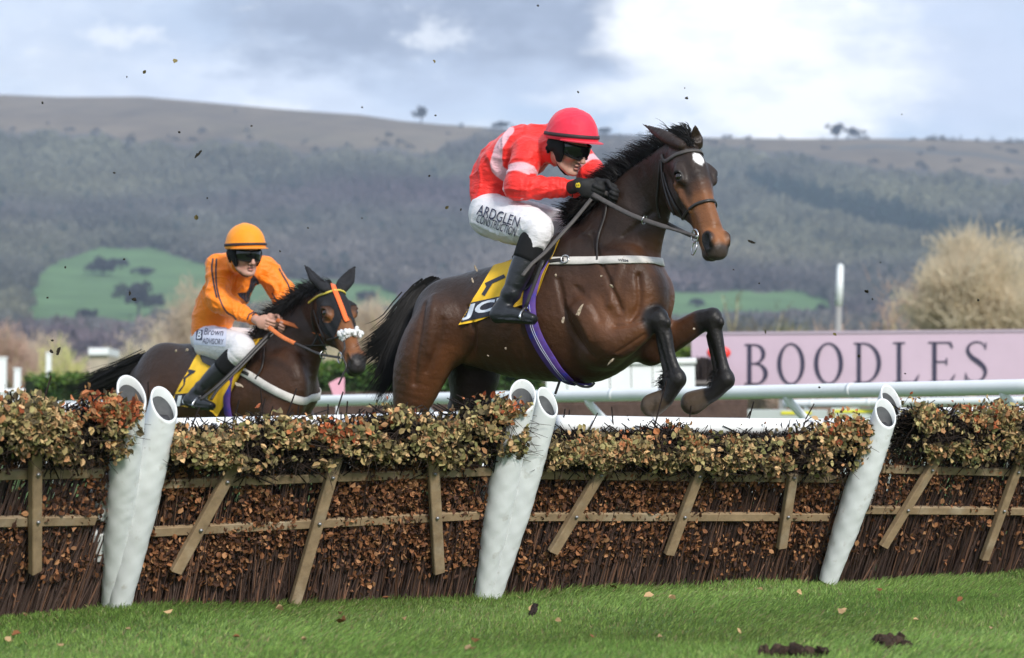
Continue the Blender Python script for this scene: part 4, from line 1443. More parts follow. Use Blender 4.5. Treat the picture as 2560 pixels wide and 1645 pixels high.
def build_hurdles():
    MT['strap'] = mat('pad strap', (.62, .63, .62), .55, .4, noise=(20, .15))
    MT['bar'] = mat('white top bar', (.86, .87, .87), .4, .5, noise=(6, .05))
    pr = lambda a: np.array(a) / FPX
    hurdle([(-80, 985), (20, 1000), (60, 985), (105, 978), (140, 1022), (185, 1025), (215, 1000), (260, 980), (325, 985)], 'leftmost hurdle with rust coloured leaves on top, cut by the left edge of the photo', (-420, 1590), (268, 1526),
           [(-60, 1187, 255, 1181), (-60, 1305, 235, 1300)], [(88, 1135, 88, 1415), (-90, 1135, -70, 1415)], (-60, 985), (318, 985), ((-60, 1165), (318, 1165)),
           [(-80, 1036), (300, 1030)], [([(278, 1508), (304, 1240), (329, 985)], pr([25, 38, 37]) * 11.2, .03, (.9, -.25))], 1, None, .85, [(262, 1190, 248, 1292), (245, 1318, 242, 1392)])
    hurdle([(425, 1075), (500, 1068), (560, 1070), (630, 1042), (700, 1032), (760, 1050), (860, 1055), (950, 1020), (1010, 1008), (1075, 1042), (1140, 1040), (1180, 1000), (1240, 985), (1310, 1000)], 'second hurdle from the left, in front of the orange jockey, three slanting stakes', (262, 1528), (1182, 1492),
           [(400, 1209, 1232, 1177), (384, 1329, 1196, 1287)], [(604, 1130, 447, 1415), (843, 1140, 742, 1490), (1079, 1095, 1096, 1415)], (432, 1052), (1300, 1010), ((425, 1190), (1275, 1160)),
           [(440, 1070), (1290, 1046)], [([(298, 1522), (357, 1245), (410, 1012)], pr([27, 41, 36]) * 11.4, .05, (.9, .25)), ([(1208, 1490), (1251, 1248), (1307, 990)], pr([22, 36, 34]) * 12.0, .03, (.9, -.35))], 2, None, .4, [(1226, 1180, 1216, 1272), (1206, 1300, 1200, 1350)])
    hurdle([(1365, 1100), (1420, 1088), (1480, 1072), (1550, 1092), (1640, 1058), (1700, 1062), (1800, 1088), (1900, 1082), (1990, 1072), (2070, 1055), (2120, 1028), (2215, 1045)], 'third hurdle from the left, under the forelegs, most of its white bar bare', (1208, 1490), (2050, 1456),
           [(1345, 1186, 2120, 1196), (1320, 1291, 2070, 1292)], [(1514, 1160, 1388, 1370), (1752, 1170, 1676, 1375), (1982, 1185, 1955, 1360)], (1372, 1085), (2186, 1040), ((1372, 1170), (2100, 1195)),
           [(1395, 1060), (2190, 1068)], [([(1233, 1488), (1302, 1250), (1369, 1006)], pr([23, 33, 31]) * 12.1, .06, (.9, .2)), ([(2070, 1452), (2143, 1238), (2214, 1034)], pr([24, 36, 31]) * 13.1, .10, (1.1, -.1))], 3, None, .3, [(2108, 1196, 2086, 1278), (2066, 1300, 2058, 1370)])
    hurdle([(2220, 1020), (2300, 1000), (2350, 1010), (2450, 1015), (2520, 1000), (2600, 1008), (2700, 1010)], 'rightmost hurdle, darker brush with few leaves below, cut by the right edge of the photo', (2066, 1456), (2700, 1428),
           [(2205, 1172, 2680, 1184), (2160, 1274, 2680, 1279)], [(2352, 1130, 2215, 1355), (2562, 1120, 2465, 1385)], (2266, 1022), (2680, 1018), ((2240, 1150), (2680, 1175)),
           [(2245, 1040), (2690, 1032)], [([(2078, 1450), (2150, 1238), (2228, 1002)], pr([20, 34, 33]) * 13.3, -.10, (1.1, .1))], 4, None, .35)


build_hurdles()


# ---------------------------------------------------------------- horses
# horse head in its own axes: x from poll to muzzle, z out of the face, y to the horse's left; metres
HEAD_MARKS = {'eye_r': (.185, -.100, -.045), 'eye_l': (.185, .112, -.045), 'star': (.125, 0, .035), 'nos_r': (.572, -.052, -.075), 'nos_l': (.572, .052, -.075),
              'chin': (.575, 0, -.185), 'poll': (-.01, 0, .02), 'lip': (.625, 0, -.12)}


def fit_head(marks, d, guess, it=60):
    """turn and place a head so that its landmarks are seen at the given pixels (least squares), near depth d"""
    L = np.array([HEAD_MARKS[k] for k in marks]); T = np.array(list(marks.values()), float)

    def rot(e):
        cx, sx, cy, sy, cz, sz = math.cos(e[0]), math.sin(e[0]), math.cos(e[1]), math.sin(e[1]), math.cos(e[2]), math.sin(e[2])
        Rx = np.array([[1, 0, 0], [0, cx, -sx], [0, sx, cx]]); Ry = np.array([[cy, 0, sy], [0, 1, 0], [-sy, 0, cy]]); Rz = np.array([[cz, -sz, 0], [sz, cz, 0], [0, 0, 1]])
        return (Rz @ Ry @ Rx).T

    def f(p):
        return ((pix(L @ rot(p[:3]) * p[6] + p[3:6]) - T)).ravel()

    def res(p):
        return np.concatenate([f(p), [(p[4] - d) * 400, (p[6] - 1) * 260]])
    p = np.array(list(guess) + list(P(*marks.get('poll', (T[:, 0].mean(), T[:, 1].min())), d)) + [1.0])
    lam = 1.
    r = res(p)
    for _ in range(it):
        J = np.array([(res(p + np.eye(7)[i] * 1e-5) - r) / 1e-5 for i in range(7)]).T
        st = np.linalg.solve(J.T @ J + lam * np.diag(np.diag(J.T @ J)), -J.T @ r)
        r2 = res(p + st)
        if r2 @ r2 < r @ r: p, r, lam = p + st, r2, lam * .4
        else: lam *= 3
    return rot(p[:3]) * 1.0, p[3:6], p[6], r


def head_sdf(S, M, t, k, ears):
    """the skull, jaw, lips, nostrils and ears of a horse"""
    H = Sdf()
    up = [(-.03, -.085, .070, .085), (.05, -.070, .088, .095), (.12, -.055, .100, .085), (.18, -.060, .100, .085), (.26, -.070, .080, .078), (.34, -.078, .064, .068), (.43, -.087, .060, .060), (.52, -.098, .060, .055), (.600, -.110, .061, .052), (.636, -.124, .050, .036)]
    H.chain([(x, 0, z) for x, z, a, b in up], [(a, b) for x, z, a, b in up], (0, 1, 0), .02)
    jaw = [(.03, -.17, .060, .085), (.12, -.195, .062, .100), (.19, -.205, .058, .090), (.27, -.185, .046, .065), (.36, -.165, .036, .045), (.45, -.162, .038, .040), (.54, -.168, .042, .034), (.595, -.175, .041, .028)]
    H.chain([(x, 0, z) for x, z, a, b in jaw], [(a, b) for x, z, a, b in jaw], (0, 1, 0), .045)
    for s in (-1, 1):
        H.ell((.17, .040 * s, -.195), (.095, .035, .085), None, .03)          # jowl
        H.chain([(.13, .088 * s, -.015), (.175, .104 * s, -.018), (.22, .092 * s, -.03)], [.020, .025, .018], None, .022)     # brow
        H.chain([(.20, .098 * s, -.085), (.27, .080 * s, -.100), (.36, .060 * s, -.110)], [.016, .017, .010], None, .024)   # cheek ridge
        H.ell((.190, .090 * s, -.034), (.036, .028, .030), None, .014)         # lids
        H.ell((.192, .114 * s, -.022), (.023, .015, .017), None, .005, True)
        H.ell((.268, .086 * s, -.060), (.032, .006, .012), None, .02, True)    # hollow before the eye
        H.ell((.575, .050 * s, -.082), (.046, .026, .040), None, .02)          # nostril flare
        H.chain([(.552, .070 * s, -.066), (.580, .073 * s, -.078), (.606, .062 * s, -.098)], [.014, .027, .016], None, .007, None, True)
        H.chain([(.47, .052 * s, -.140), (.55, .056 * s, -.154), (.62, .036 * s, -.158)], [.006, .008, .008], None, .006, None, True)
    H.ell((.622, 0, -.128), (.034, .054, .040), None, .02)                     # upper lip
    H.ell((.592, 0, -.184), (.036, .042, .028), None, .018)                    # chin
    H.chain([(.02, 0, -.0), (.12, 0, .026), (.25, 0, .006), (.4, 0, -.025), (.5, 0, -.045)], [(.04, .03), (.05, .02), (.035, .014), (.026, .012), (.02, .01)], (0, 1, 0), .03)
    H.xform(M * k, t)
    # radii and blends follow the fitted size
    for i, q in enumerate(H.p):
        q = list(q); q[2] = q[2] * k
        if q[0] == 'ell': q[3] = q[3] / k
        if q[0] == 'chain' and q[3] is not None: q[3] = q[3] / k
        H.p[i] = tuple(q)
    S.p += H.p
    for (b, tip, open_dir, wid) in ears:
        b, tip = np.asarray(b, float), np.asarray(tip, float)
        ax = tip - b; sd = nrm(np.cross(ax, open_dir))
        mid = b + ax * .42 - nrm(open_dir) * .012
        S.chain([b - ax * .06, b + ax * .2, mid, b + ax * .75, tip], [(.030 * wid, .026), (.037 * wid, .026), (.036 * wid, .020), (.019 * wid, .012), (.003, .003)], sd, .010)
        S.chain([b + ax * .22 + nrm(open_dir) * .022, mid + nrm(open_dir) * .026, b + ax * .78 + nrm(open_dir) * .014], [(.016 * wid, .011), (.024 * wid, .014), (.011 * wid, .007)], sd, .006, None, True)


def leg(S, pts, rad, k=.025):
    S.chain(pts, rad, None, k)


def hoof(S, a, b, r0, r1, k=.012):
    S.chain([a, a + (b - a) * .5, b], [r0, (r0 + r1) / 2, r1], None, k)


M_COAT = None


def coat_material():
    m = mat('bay coat', attr=True, rough=.44, spec=.30, noise=(11, .22), var=((.15, .105, .075), 60, .70, .78), sheen=.0, bump=[(15, .55, .016), (70, .35, .004), (240, .35, .0012)])
    return m


def on_spine(tp, bt, p0, l):
    """centre and half height of a trunk section from its top and bottom pixels on the mid plane"""
    a, b = on_plane(*tp, p0, l), on_plane(*bt, p0, l)
    return (a + b) / 2, np.linalg.norm(a - b) / 2


def strap(parent, name, paths, width, thick, m, off=.004, n=60):
    """one strap through already found surface points"""
    Q = np.concatenate([p[0] for p in paths]); N = np.concatenate([p[1] for p in paths])
    V, F = ribbon(Q, N, width, thick, n, off)
    return mk(name, V, F, m, parent)


def both(tree, px, p0, l, n=24):
    q, m = cast_path(tree, px, n)
    return (q, m), (mirror(q, p0, l)[::-1], mirror(m, p0, l, True)[::-1])


def wrap_strap(parent, name, tree, px, p0, l, width, thick, m, off=.004, n=80, casts=24):
    """a strap up one side and down the other: near half on sight lines, far half its mirror in the body's mid plane"""
    a, b = both(tree, px, p0, l, casts)
    return strap(parent, name, [a, b], width, thick, m, off, n)


def section_strap(parent, name, tree, p1, p2, core, l, a0, a1, width, thick, m, off, n=90):
    """a strap that follows the body where a plane through p1, p2 and the sideways axis cuts it"""
    nn = nrm(np.cross(l, p2 - p1)); d = nrm(np.cross(nn, l)); d = d if d @ (p2 - p1) > 0 else -d
    C = core - nn * ((core - p1) @ nn)
    Q, N = [], []
    for a in np.linspace(R(a0), R(a1), n):
        v = -l * math.cos(a) + d * math.sin(a)
        hit = tree.ray_cast(Vector(C), Vector(v))
        if hit[0] is None: continue
        q = A(*hit[1]); q = q if q @ v > 0 else -q
        Q.append(A(*hit[0])); N.append(q)
    Q, N = np.array(Q), np.array(N)
    for _ in range(4):
        Q[1:-1] = (Q[:-2] + 2 * Q[1:-1] + Q[2:]) / 4; N[1:-1] = nrm(N[:-2] + 2 * N[1:-1] + N[2:])
    V, F = ribbon(Q, N, width, thick, 160, off)
    return mk(name, V, F, m, parent)


def groove(V, N, tree_pts, depth, width, both=None):
    """press a muscle line into (or raise it out of) the surface along a path"""
    d = np.full(len(V), 9.)
    for path in tree_pts:
        for a, b in zip(path[:-1], path[1:]): d = np.minimum(d, seg_d(V, a, b)[0])
    return V - N * (depth * np.exp(-(d / width) ** 2))[:, None]


def cloth_patch(tree, top, bottom, p0, l, nu, nv, off, thick, ripple=0., seed=0):
    """a cloth lying on the near side between two pixel lines, carried over the back and mirrored to the far side"""
    tp, bt = catmull(np.c_[np.array(top, float), np.zeros(len(top))], nu)[:, :2], catmull(np.c_[np.array(bottom, float), np.zeros(len(bottom))], nu)[:, :2]
    W = np.zeros((nv, nu, 3)); Nn = np.zeros((nv, nu, 3)); ok = np.zeros((nv, nu), bool)
    for i in range(nv):
        for j in range(nu):
            x, y = tp[j] + (bt[j] - tp[j]) * i / (nv - 1)
            p, m = cast(tree, x, y)
            if p is not None: W[i, j], Nn[i, j], ok[i, j] = p, m, True
    for j in range(nu):
        good = np.where(ok[:, j])[0]
        if len(good) == 0: continue
        for i in range(nv):
            if not ok[i, j]:
                k = good[np.argmin(np.abs(good - i))]; W[i, j], Nn[i, j] = W[k, j], Nn[k, j]
    bad = ~ok.any(0)
    if bad.any():
        g = np.where(~bad)[0]
        for j in np.where(bad)[0]:
            k = g[np.argmin(np.abs(g - j))]; W[:, j], Nn[:, j] = W[:, k], Nn[:, k]
    for _ in range(3):
        for Z in (W, Nn):
            Z[1:-1, 1:-1] = (Z[1:-1, 1:-1] * 2 + Z[:-2, 1:-1] + Z[2:, 1:-1] + Z[1:-1, :-2] + Z[1:-1, 2:]) / 6
    Nn = nrm(Nn)
    uu, vv = np.meshgrid(np.linspace(0, 1, nu), np.linspace(0, 1, nv))
    rp = ripple * (np.sin(uu * 17 + vv * 5 + seed) + .7 * np.sin(uu * 31 - vv * 9) + .6 * np.sin(vv * 13 + uu * 7)) * (.3 + vv)
    near = W + Nn * (off + rp[..., None])
    far = mirror(near.reshape(-1, 3), p0, l).reshape(near.shape)
    top_ = (near[0] + far[0]) / 2 + A(0, 0, .012)
    G = np.concatenate([near[::-1], top_[None], far], 0)
    nr = G.shape[0]
    d1 = np.gradient(G, axis=0); d2 = np.gradient(G, axis=1); nn = nrm(np.cross(d1, d2))
    if nn[0, nu // 2] @ Nn[-1, nu // 2] < 0: nn = -nn
    V = np.concatenate([G.reshape(-1, 3), (G - nn * thick).reshape(-1, 3)])
    i = np.arange(nr - 1)[:, None] * nu; j = np.arange(nu - 1)[None]
    F = np.stack([i + j, i + j + 1, i + nu + j + 1, i + nu + j], -1).reshape(-1, 4)
    K = nr * nu
    b = np.concatenate([np.arange(nu), np.arange(1, nr) * nu + nu - 1, ((nr - 1) * nu + np.arange(nu))[::-1][1:], (np.arange(nr)[::-1][1:]) * nu])
    side = np.stack([b[:-1], b[1:], b[1:] + K, b[:-1] + K], 1)
    return V, np.concatenate([F, F[:, ::-1] + K, side])


def horse_mats():
    global M_COAT
    M_COAT = coat_material()
    MT['hair'] = mat('black horse hair', (.010, .009, .009), .6, .22, noise=(20, .4))
    MT['leather'] = mat('dark leather', (.030, .026, .024), .42, .5, noise=(25, .3), bump=(160, .3, .002))
    MT['rein'] = mat('rubber rein grip', (.075, .066, .062), .6, .4, noise=(40, .3), bump=(300, .5, .002))
    MT['black_cloth'] = mat('black cloth', (.014, .014, .016), .8, .3, noise=(40, .3), bump=(220, .4, .002))
    MT['yellow'] = mat('yellow cloth', (.88, .52, .03), .62, .3, noise=(6, .14), bump=[(12, .4, .012), (300, .3, .001)])
    MT['ink'] = mat('black print', (.035, .035, .05), .6, .3, noise=(40, .3))
    MT['white_print'] = mat('white print', (.72, .76, .84), .55, .3, noise=(30, .08))
    MT['webbing'] = mat('white webbing', (.62, .59, .55), .65, .3, noise=(14, .2), bump=(260, .4, .002), var=((.30, .25, .20), 26, .62, .76))
    MT['girth'] = mat('purple girth', (.105, .052, .25), .6, .3, noise=(16, .35), var=((.045, .05, .42), 18, .50, .70), bump=(260, .4, .002))
    MT['eye'] = mat('horse eye', (.012, .008, .006), .04, .8)
    MT['buckle'] = mat('steel buckle', (.6, .6, .6), .25, .5, metal=1.)
    MT['white_hair'] = mat('white hair', (.80, .79, .76), .7, .3, noise=(40, .1))
    MT['fleece'] = mat('white fleece', (.80, .80, .80), .9, .2, noise=(60, .15), bump=(90, 1., .01))
    MT['orange_tape'] = mat('orange band', (.95, .16, .03), .5, .4, noise=(30, .1))
    MT['brow_yellow'] = mat('yellow browband', (.62, .50, .08), .5, .4, noise=(120, .3))


BAY, DARK, BLACKP, RED, TAN = A(.064, .027, .0125), A(.026, .0155, .011), A(.0135, .0115, .011), A(.135, .052, .020), A(.25, .095, .032)


def strands_along(path, nor, n, length, bend, width, seed, spread, jitter=.25, segs=5):
    g = np.random.default_rng(seed)
    k = np.sort(g.uniform(0, 1, n)); c = catmull(path, 200); m = catmull(nor, 200)
    i = (k * 199).astype(int)
    ln = length(k) if callable(length) else length
    bd = bend(k) if callable(bend) else np.tile(bend, (n, 1))
    return hair(c[i] + g.normal(size=(n, 3)) * spread, m[i], ln, bd, width, segs, seed, jitter)


def big_horse():
    psi = R(30); h, l = build_trunk_frame(psi)
    W = P(1431, 561, 12.95)
    Sp = lambda x, y, off=0.: on_plane(x, y, W + l * off, l)
    S = Sdf()
    tr = [((1082, 772), (1070, 850), .10), ((1114, 722), (1102, 890), .170), ((1158, 694), (1145, 905), .228), ((1215, 672), (1208, 920), .262), ((1290, 652), (1290, 945), .275), ((1370, 612), (1385, 957), .285),
          ((1440, 570), (1460, 960), .275), ((1510, 572), (1526, 936), .240), ((1572, 610), (1578, 888), .20), ((1618, 665), (1622, 850), .165)]
    cs = [on_spine(a, b, W, l) for a, b, _ in tr]
    S.chain([c for c, _ in cs], [(w, hh) for (_, hh), (_, _, w) in zip(cs, tr)], l, .03)
    nk = [((1432, 556), (1588, 830), .170), ((1505, 492), (1618, 672), .115), ((1566, 430), (1630, 598), .088), ((1622, 388), (1644, 540), .075), ((1668, 356), (1672, 470), .068)]
    cs2 = [on_spine(a, b, W, l) for a, b, _ in nk]
    M, t, k, r = fit_head({'eye_r': (1693, 444), 'eye_l': (1793, 434), 'star': (1748, 414), 'nos_r': (1774, 588), 'nos_l': (1811, 589), 'chin': (1757, 646), 'poll': (1712, 356), 'lip': (1803, 628)}, 12.4, (0, 1.15, -1.0))
    neck_pts = [c for c, _ in cs2]
    poll = t + A(.02, 0, -.09) @ M * k
    neck_pts[-1] = poll * .75 + neck_pts[-1] * .25
    neck_pts[-2] = neck_pts[-2] * .8 + (poll + cs2[1][0]) / 2 * .2
    S.chain(neck_pts, [(w, hh * f) for (_, hh), (_, _, w), f in zip(cs2, nk, (.95, 1, 1, 1, 1))], l, .05)
    # shoulders, breast, haunches
    for sg in (-1, 1):
        S.ell(Sp(1545, 760, .14 * sg), (.115, .30, .21), np.array([l, nrm(h * .25 + A(0, 0, 1)), nrm(h - A(0, 0, .25))]), .08)
        S.ell(Sp(1618, 745, .085 * sg), (.085, .17, .10), np.array([l, A(0, 0, 1), h]), .05)
        S.ell(Sp(1122, 806, .130 * sg), (.130, .235, .215), np.array([l, nrm(A(0, 0, 1) - h * .35), nrm(h + A(0, 0, .35))]), .07)
    head_sdf(S, M, t, k, [
        (t + A(.012, -.052, .022) @ M * k, P(1605, 309, 12.62), A(.9, -.25, -.5), .88), (t + A(.005, .052, .022) @ M * k, P(1737, 312, 12.35), A(.35, -1, 0), .98)])
    # near foreleg (the horse's right): forearm forward, knee bent, cannon hanging, hoof flexed back
    o = -.155
    J = lambda x, y, q=0: Sp(x, y, o + q)
    S.chain([J(1480, 785, -.03), J(1530, 850, -.04), J(1586, 828, -.02), J(1620, 804), J(1642, 799)], [.125, .105, .084, .061, .054], None, .028)
    S.ell(J(1500, 880, .02), (.10, .11, .085), None, .06)
    S.ell(J(1650, 797), (.047, .058, .058), None, .014)
    S.ell(J(1668, 806, -.012), (.022, .030, .030), None, .010)
    S.ell(J(1640, 822, .0), (.022, .030, .026), None, .010)
    leg(S, [J(1645, 800), J(1662, 835), J(1675, 890), J(1690, 938)], [.050, .038, .029, .035], .014)
    S.chain([J(1648, 842, .0), J(1657, 892), J(1670, 940)], [.019, .0175, .022], None, .006)
    S.ell(J(1693, 945), (.042, .05, .047), None, .02)
    S.ell(J(1672, 952), (.036, .034, .034), None, .02)
    leg(S, [J(1693, 950), J(1677, 978), J(1662, 996)], [.046, .040, .044], .02)
    hoof(S, J(1664, 994), J(1631, 1013), .045, .064, .006)
    # far foreleg
    o2 = .15
    K = lambda x, y, q=0: Sp(x, y, o2 + q)
    S.chain([K(1560, 800), K(1620, 858), K(1690, 838), K(1745, 806), K(1776, 798)], [.15, .105, .078, .062, .056], None, .05)
    S.ell(K(1628, 878), (.062, .08, .075), None, .04)
    S.ell(K(1783, 796), (.047, .058, .058), None, .014)
    S.ell(K(1801, 806, -.012), (.022, .030, .030), None, .010)
    leg(S, [K(1780, 800), K(1790, 835), K(1802, 890), K(1813, 938)], [.050, .038, .029, .035], .014)
    S.chain([K(1774, 840), K(1784, 892), K(1795, 942)], [.019, .0175, .022], None, .006)
    S.ell(K(1816, 948), (.042, .05, .048), None, .02)
    S.ell(K(1795, 952), (.036, .034, .034), None, .02)
    leg(S, [K(1813, 952), K(1788, 980), K(1766, 992)], [.046, .042, .044], .02)
    hoof(S, K(1766, 990), K(1731, 1007), .045, .064, .006)
    # hind legs, thrusting off behind the hurdle
    for (oo, pts, rad) in ((-.185, [(1112, 800), (1080, 858), (1052, 925), (1030, 1005), (1005, 1090)], [.15, .165, .150, .105, .058]),
                           (.165, [(1160, 780), (1172, 860), (1185, 925), (1172, 1000), (1118, 1085)], [.15, .165, .150, .110, .058])):
        S.chain([Sp(x, y, oo) for x, y in pts], rad, None, .05)
        x, y = pts[-1]
        S.ell(Sp(x - 8, y, oo), (.05, .06, .065), None, .02)
        leg(S, [Sp(x, y, oo), Sp(x - 8, y + 60, oo), Sp(x - 12, y + 150, oo)], [.055, .038, .038], .02)
        S.ell(Sp(x - 12, y + 155, oo), (.044, .046, .048), None, .02)
        leg(S, [Sp(x - 12, y + 158, oo), Sp(x + 8, y + 196, oo)], [.044, .042], .02)
        hoof(S, Sp(x + 6, y + 194, oo), Sp(x + 22, y + 226, oo), .046, .060)
    V, F = S.mesh(.0082)
    V = relax(V, F, 2, .5)
    N0 = vnormals(V, F)
    V = V + N0 * (.0035 * sinnoise(V, 26, 3) * (sinnoise(V, 7, 4) > -.1))[:, None]
    T0 = bvh(V, F)
    for px, dep, wd in (([(1478, 585), (1500, 650), (1530, 720), (1552, 775)], .010, .020), ([(1596, 690), (1600, 740), (1594, 775), (1575, 800)], .016, .022), ([(1395, 700), (1410, 770), (1440, 840), (1480, 890)], .008, .022),
                        ([(1440, 720), (1480, 760), (1500, 800)], .008, .025), ([(1172, 770), (1186, 830), (1180, 880), (1150, 915)], .012, .024), ([(1062, 760), (1050, 830), (1040, 900), (1036, 960)], .010, .022),
                        ([(1105, 800), (1092, 870), (1066, 930)], .008, .022), ([(1540, 815), (1575, 812), (1605, 800)], .008, .014), ([(1545, 880), (1575, 862), (1610, 838)], .007, .014), ([(1560, 590), (1600, 560), (1630, 530)], .008, .022),
                        ([(1470, 470), (1540, 500), (1600, 540)], -.005, .03), ([(1560, 640), (1540, 700), (1525, 760)], -.008, .03), ([(1085, 740), (1075, 820), (1070, 880)], -.008, .03), ([(1420, 760), (1450, 800), (1475, 850)], -.006, .03),
                        ([(1656, 835), (1668, 890), (1682, 935)], .005, .008), ([(1693, 470), (1700, 520), (1712, 560)], .004, .014), ([(1640, 470), (1650, 520), (1672, 560)], -.003, .014)):
        q, _ = cast_path(T0, px, 16)
        if len(q) > 3: V = groove(V, N0, [q, mirror(q, W, l)] if px[0][0] < 1640 else [q], dep * 1.25, wd * .75)
    # coat pattern: dark bay with black points, red lights low on the shoulder and flank, tan round the muzzle
    col = np.tile(BAY, (len(V), 1))
    hd = nrm(M[0])
    hp = lambda x, y, z: t + A(x, y, z) @ M * k
    col = paint(col, V, Sp(1080, 690), Sp(1440, 560), .22, .28, DARK)
    col = paint(col, V, Sp(1440, 580), Sp(1690, 400), .20, .22, DARK, .9)
    col = paint(col, V, hp(-.05, 0, -.05), hp(.33, 0, -.05), .16, .10, DARK * 1.05)
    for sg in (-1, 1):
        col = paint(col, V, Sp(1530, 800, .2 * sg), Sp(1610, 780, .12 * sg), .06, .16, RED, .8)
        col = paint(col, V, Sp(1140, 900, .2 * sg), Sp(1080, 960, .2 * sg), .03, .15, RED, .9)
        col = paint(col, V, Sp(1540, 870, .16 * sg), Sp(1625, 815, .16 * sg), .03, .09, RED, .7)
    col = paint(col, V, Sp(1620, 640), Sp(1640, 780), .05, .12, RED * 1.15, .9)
    col = paint(col, V, hp(.40, 0, -.06), hp(.55, 0, -.10), .075, .06, TAN, .95)
    col = paint(col, V, hp(.33, 0, -.02), hp(.44, 0, -.06), .05, .07, RED, .5)
    col = paint(col, V, hp(.20, -.10, -.085), hp(.30, -.08, -.10), .01, .045, RED * 1.2, .8)
    col = paint(col, V, hp(.660, 0, -.115), hp(.615, 0, -.195), .050, .035, A(.050, .037, .031))
    for sg in (-1, 1): col = paint(col, V, hp(.575, .062 * sg, -.078), hp(.60, .055 * sg, -.10), .034, .016, BLACKP * .9)
    for sg in (-1, 1): col = paint(col, V, hp(.192, .105 * sg, -.026), hp(.192, .115 * sg, -.022), .022, .014, BLACKP)
    col = paint(col, V, hp(.50, 0, -.18), hp(.58, 0, -.19), .03, .04, A(.06, .045, .04), .8)
    for jj, pts in ((J, [(1640, 800), (1650, 802), (1690, 945), (1634, 1014)]), (K, [(1772, 798), (1782, 798), (1815, 945), (1735, 1008)])):
        for a, b in zip(pts[:-1], pts[1:]): col = paint(col, V, jj(*a), jj(*b), .062, .045, BLACKP)
        col = paint(col, V, jj(pts[-1][0] - 6, pts[-1][1]), jj(pts[-1][0] + 10, pts[-1][1] - 9), .066, .014, A(.080, .056, .038))
    for oo, x in ((-.185, 1005), (.165, 1118)):
        col = paint(col, V, Sp(x + 8, 1075, oo), Sp(x - 12, 1320, oo), .08, .06, BLACKP)
    col = paint(col, V, Sp(1185, 925, .165), Sp(1160, 1010, .165), .16, .05, BLACKP * 1.6, .7)  # apart from the coat pattern: far hind thigh alone set darker than the near one
    star = hp(.128, .004, .03)
    dd = np.linalg.norm((V - star) @ np.array([M[0] * .75, M[1], M[2] * .3]).T, axis=1) + .006 * sinnoise(V, 150, 8)
    w = np.clip((.034 - dd) / .006, 0, 1)[:, None]
    col = col * (1 - w) + A(.78, .76, .74) * w
    cl = sinnoise(V, 16, 12) * sinnoise(V, 5, 14)
    col = col * (1 + .22 * cl)[:, None]
    th = thing('horse', Sp(1360, 1400), 'dark bay horse with a white star jumping the hurdle under the red jockey', 'horse', 'racing horses')
    mk('body', V, F, M_COAT, th, col=col)
    T = bvh(V, F)
    # eyes
    for sg in (-1, 1):
        c = hp(.192, .0985 * sg, -.029)
        Vb, Fb = ball(c, .0235 * k, 18, 12)
        mk('eye', Vb, Fb, MT['eye'], th)
    # mane: stands up and streams back along the crest
    crest_px = [(1440, 548), (1474, 510), (1508, 478), (1540, 448), (1574, 418), (1622, 382), (1672, 345)]
    cr = np.array([Sp(x, y + 8) for x, y in crest_px]); cr[-2:] = [hp(-.10, 0, -.02), hp(-.015, 0, .022)]
    nm = np.tile(nrm(A(0, 0, 1) - h * .5), (len(cr), 1))
    pieces = [strands_along(cr, nm, 6500, lambda q: .100 + .030 * np.sin(q * 37) ** 2 - .06 * (q > .80), lambda q: np.stack([-.55 * h + .35 * l + A(0, 0, -.30) + 0 * z for z in q]), .0016, 3, .014, .15),
              strands_along(cr[:5], np.tile(nrm(A(0, 0, .6) - h * .6 + l * .5), (5, 1)), 2200, .12, -.4 * h + A(0, 0, -.45) + .3 * l, .0017, 4, .016, .16),
              strands_along(cr[:4], np.tile(nrm(A(0, 0, .3) - h * .3 - l * .7), (4, 1)), 420, .10, A(0, 0, -.7), .0024, 6, .014, .25),
              strands_along(np.array([hp(-.05, 0, .0), hp(0, 0, .03), hp(.02, 0, .035)]), np.tile(nrm(A(0, 0, .75) - h * .7), (3, 1)), 300, .055, -.5 * h + A(0, 0, -.1), .0026, 7, .012, .25),
              strands_along(np.array([hp(0, 0, .03), hp(.02, .01, .035)]), np.tile(nrm(M[0] * .6 + M[2] * .5), (2, 1)), 60, .05, M[0] * .3 - M[2] * .4, .0022, 8, .015, .2)]
    Vm, Fm, _ = join(pieces)
    mk('mane', Vm, Fm, MT['hair'], th)
    # tail streaming behind, in two locks
    def lock(px, off, n, w0, w1, seed, jit):
        g = np.random.default_rng(seed)
        c = catmull([Sp(x, y, off + o_) for x, y, o_ in px], 40); out = []
        tg = nrm(np.gradient(c, axis=0)); sd = nrm(np.cross(tg, l)); Vs, Fs = [], []
        a = g.normal(size=(n, 2)) * .5; ln = g.uniform(.55, 1, n); st = g.uniform(0, .35, n)
        ts = np.linspace(0, 1, 9)
        idx = np.clip((st[:, None] + (ln - st)[:, None] * ts[None]) * 39, 0, 39)
        i0 = np.floor(idx).astype(int).clip(0, 38); f = (idx - i0)[..., None]
        cc = c[i0] * (1 - f) + c[i0 + 1] * f; s2 = sd[i0]
        spread = (w0 + (w1 - w0) * (idx / 39) ** 1.2)[..., None]
        wav = .012 * np.sin(idx / 39 * 9 + g.uniform(0, 6, (n, 1)))[..., None] * (idx / 39)[..., None]
        pts = cc + s2 * (a[:, :1, None] * spread + wav) + l * (a[:, 1:, None] * spread * .6)
        tn = nrm(np.gradient(pts, axis=1)); s3 = nrm(np.cross(tn, nrm(pts - CAM)) + .01)
        wd = (.0034 * (1 - ts ** 2) + .0005)[None, :, None]
        Vv = np.stack([pts - s3 * wd, pts + s3 * wd], 2).reshape(-1, 3)
        b = (np.arange(n) * 18)[:, None] + np.arange(8)[None] * 2
        return Vv, np.stack([b, b + 1, b + 3, b + 2], -1).reshape(-1, 4)
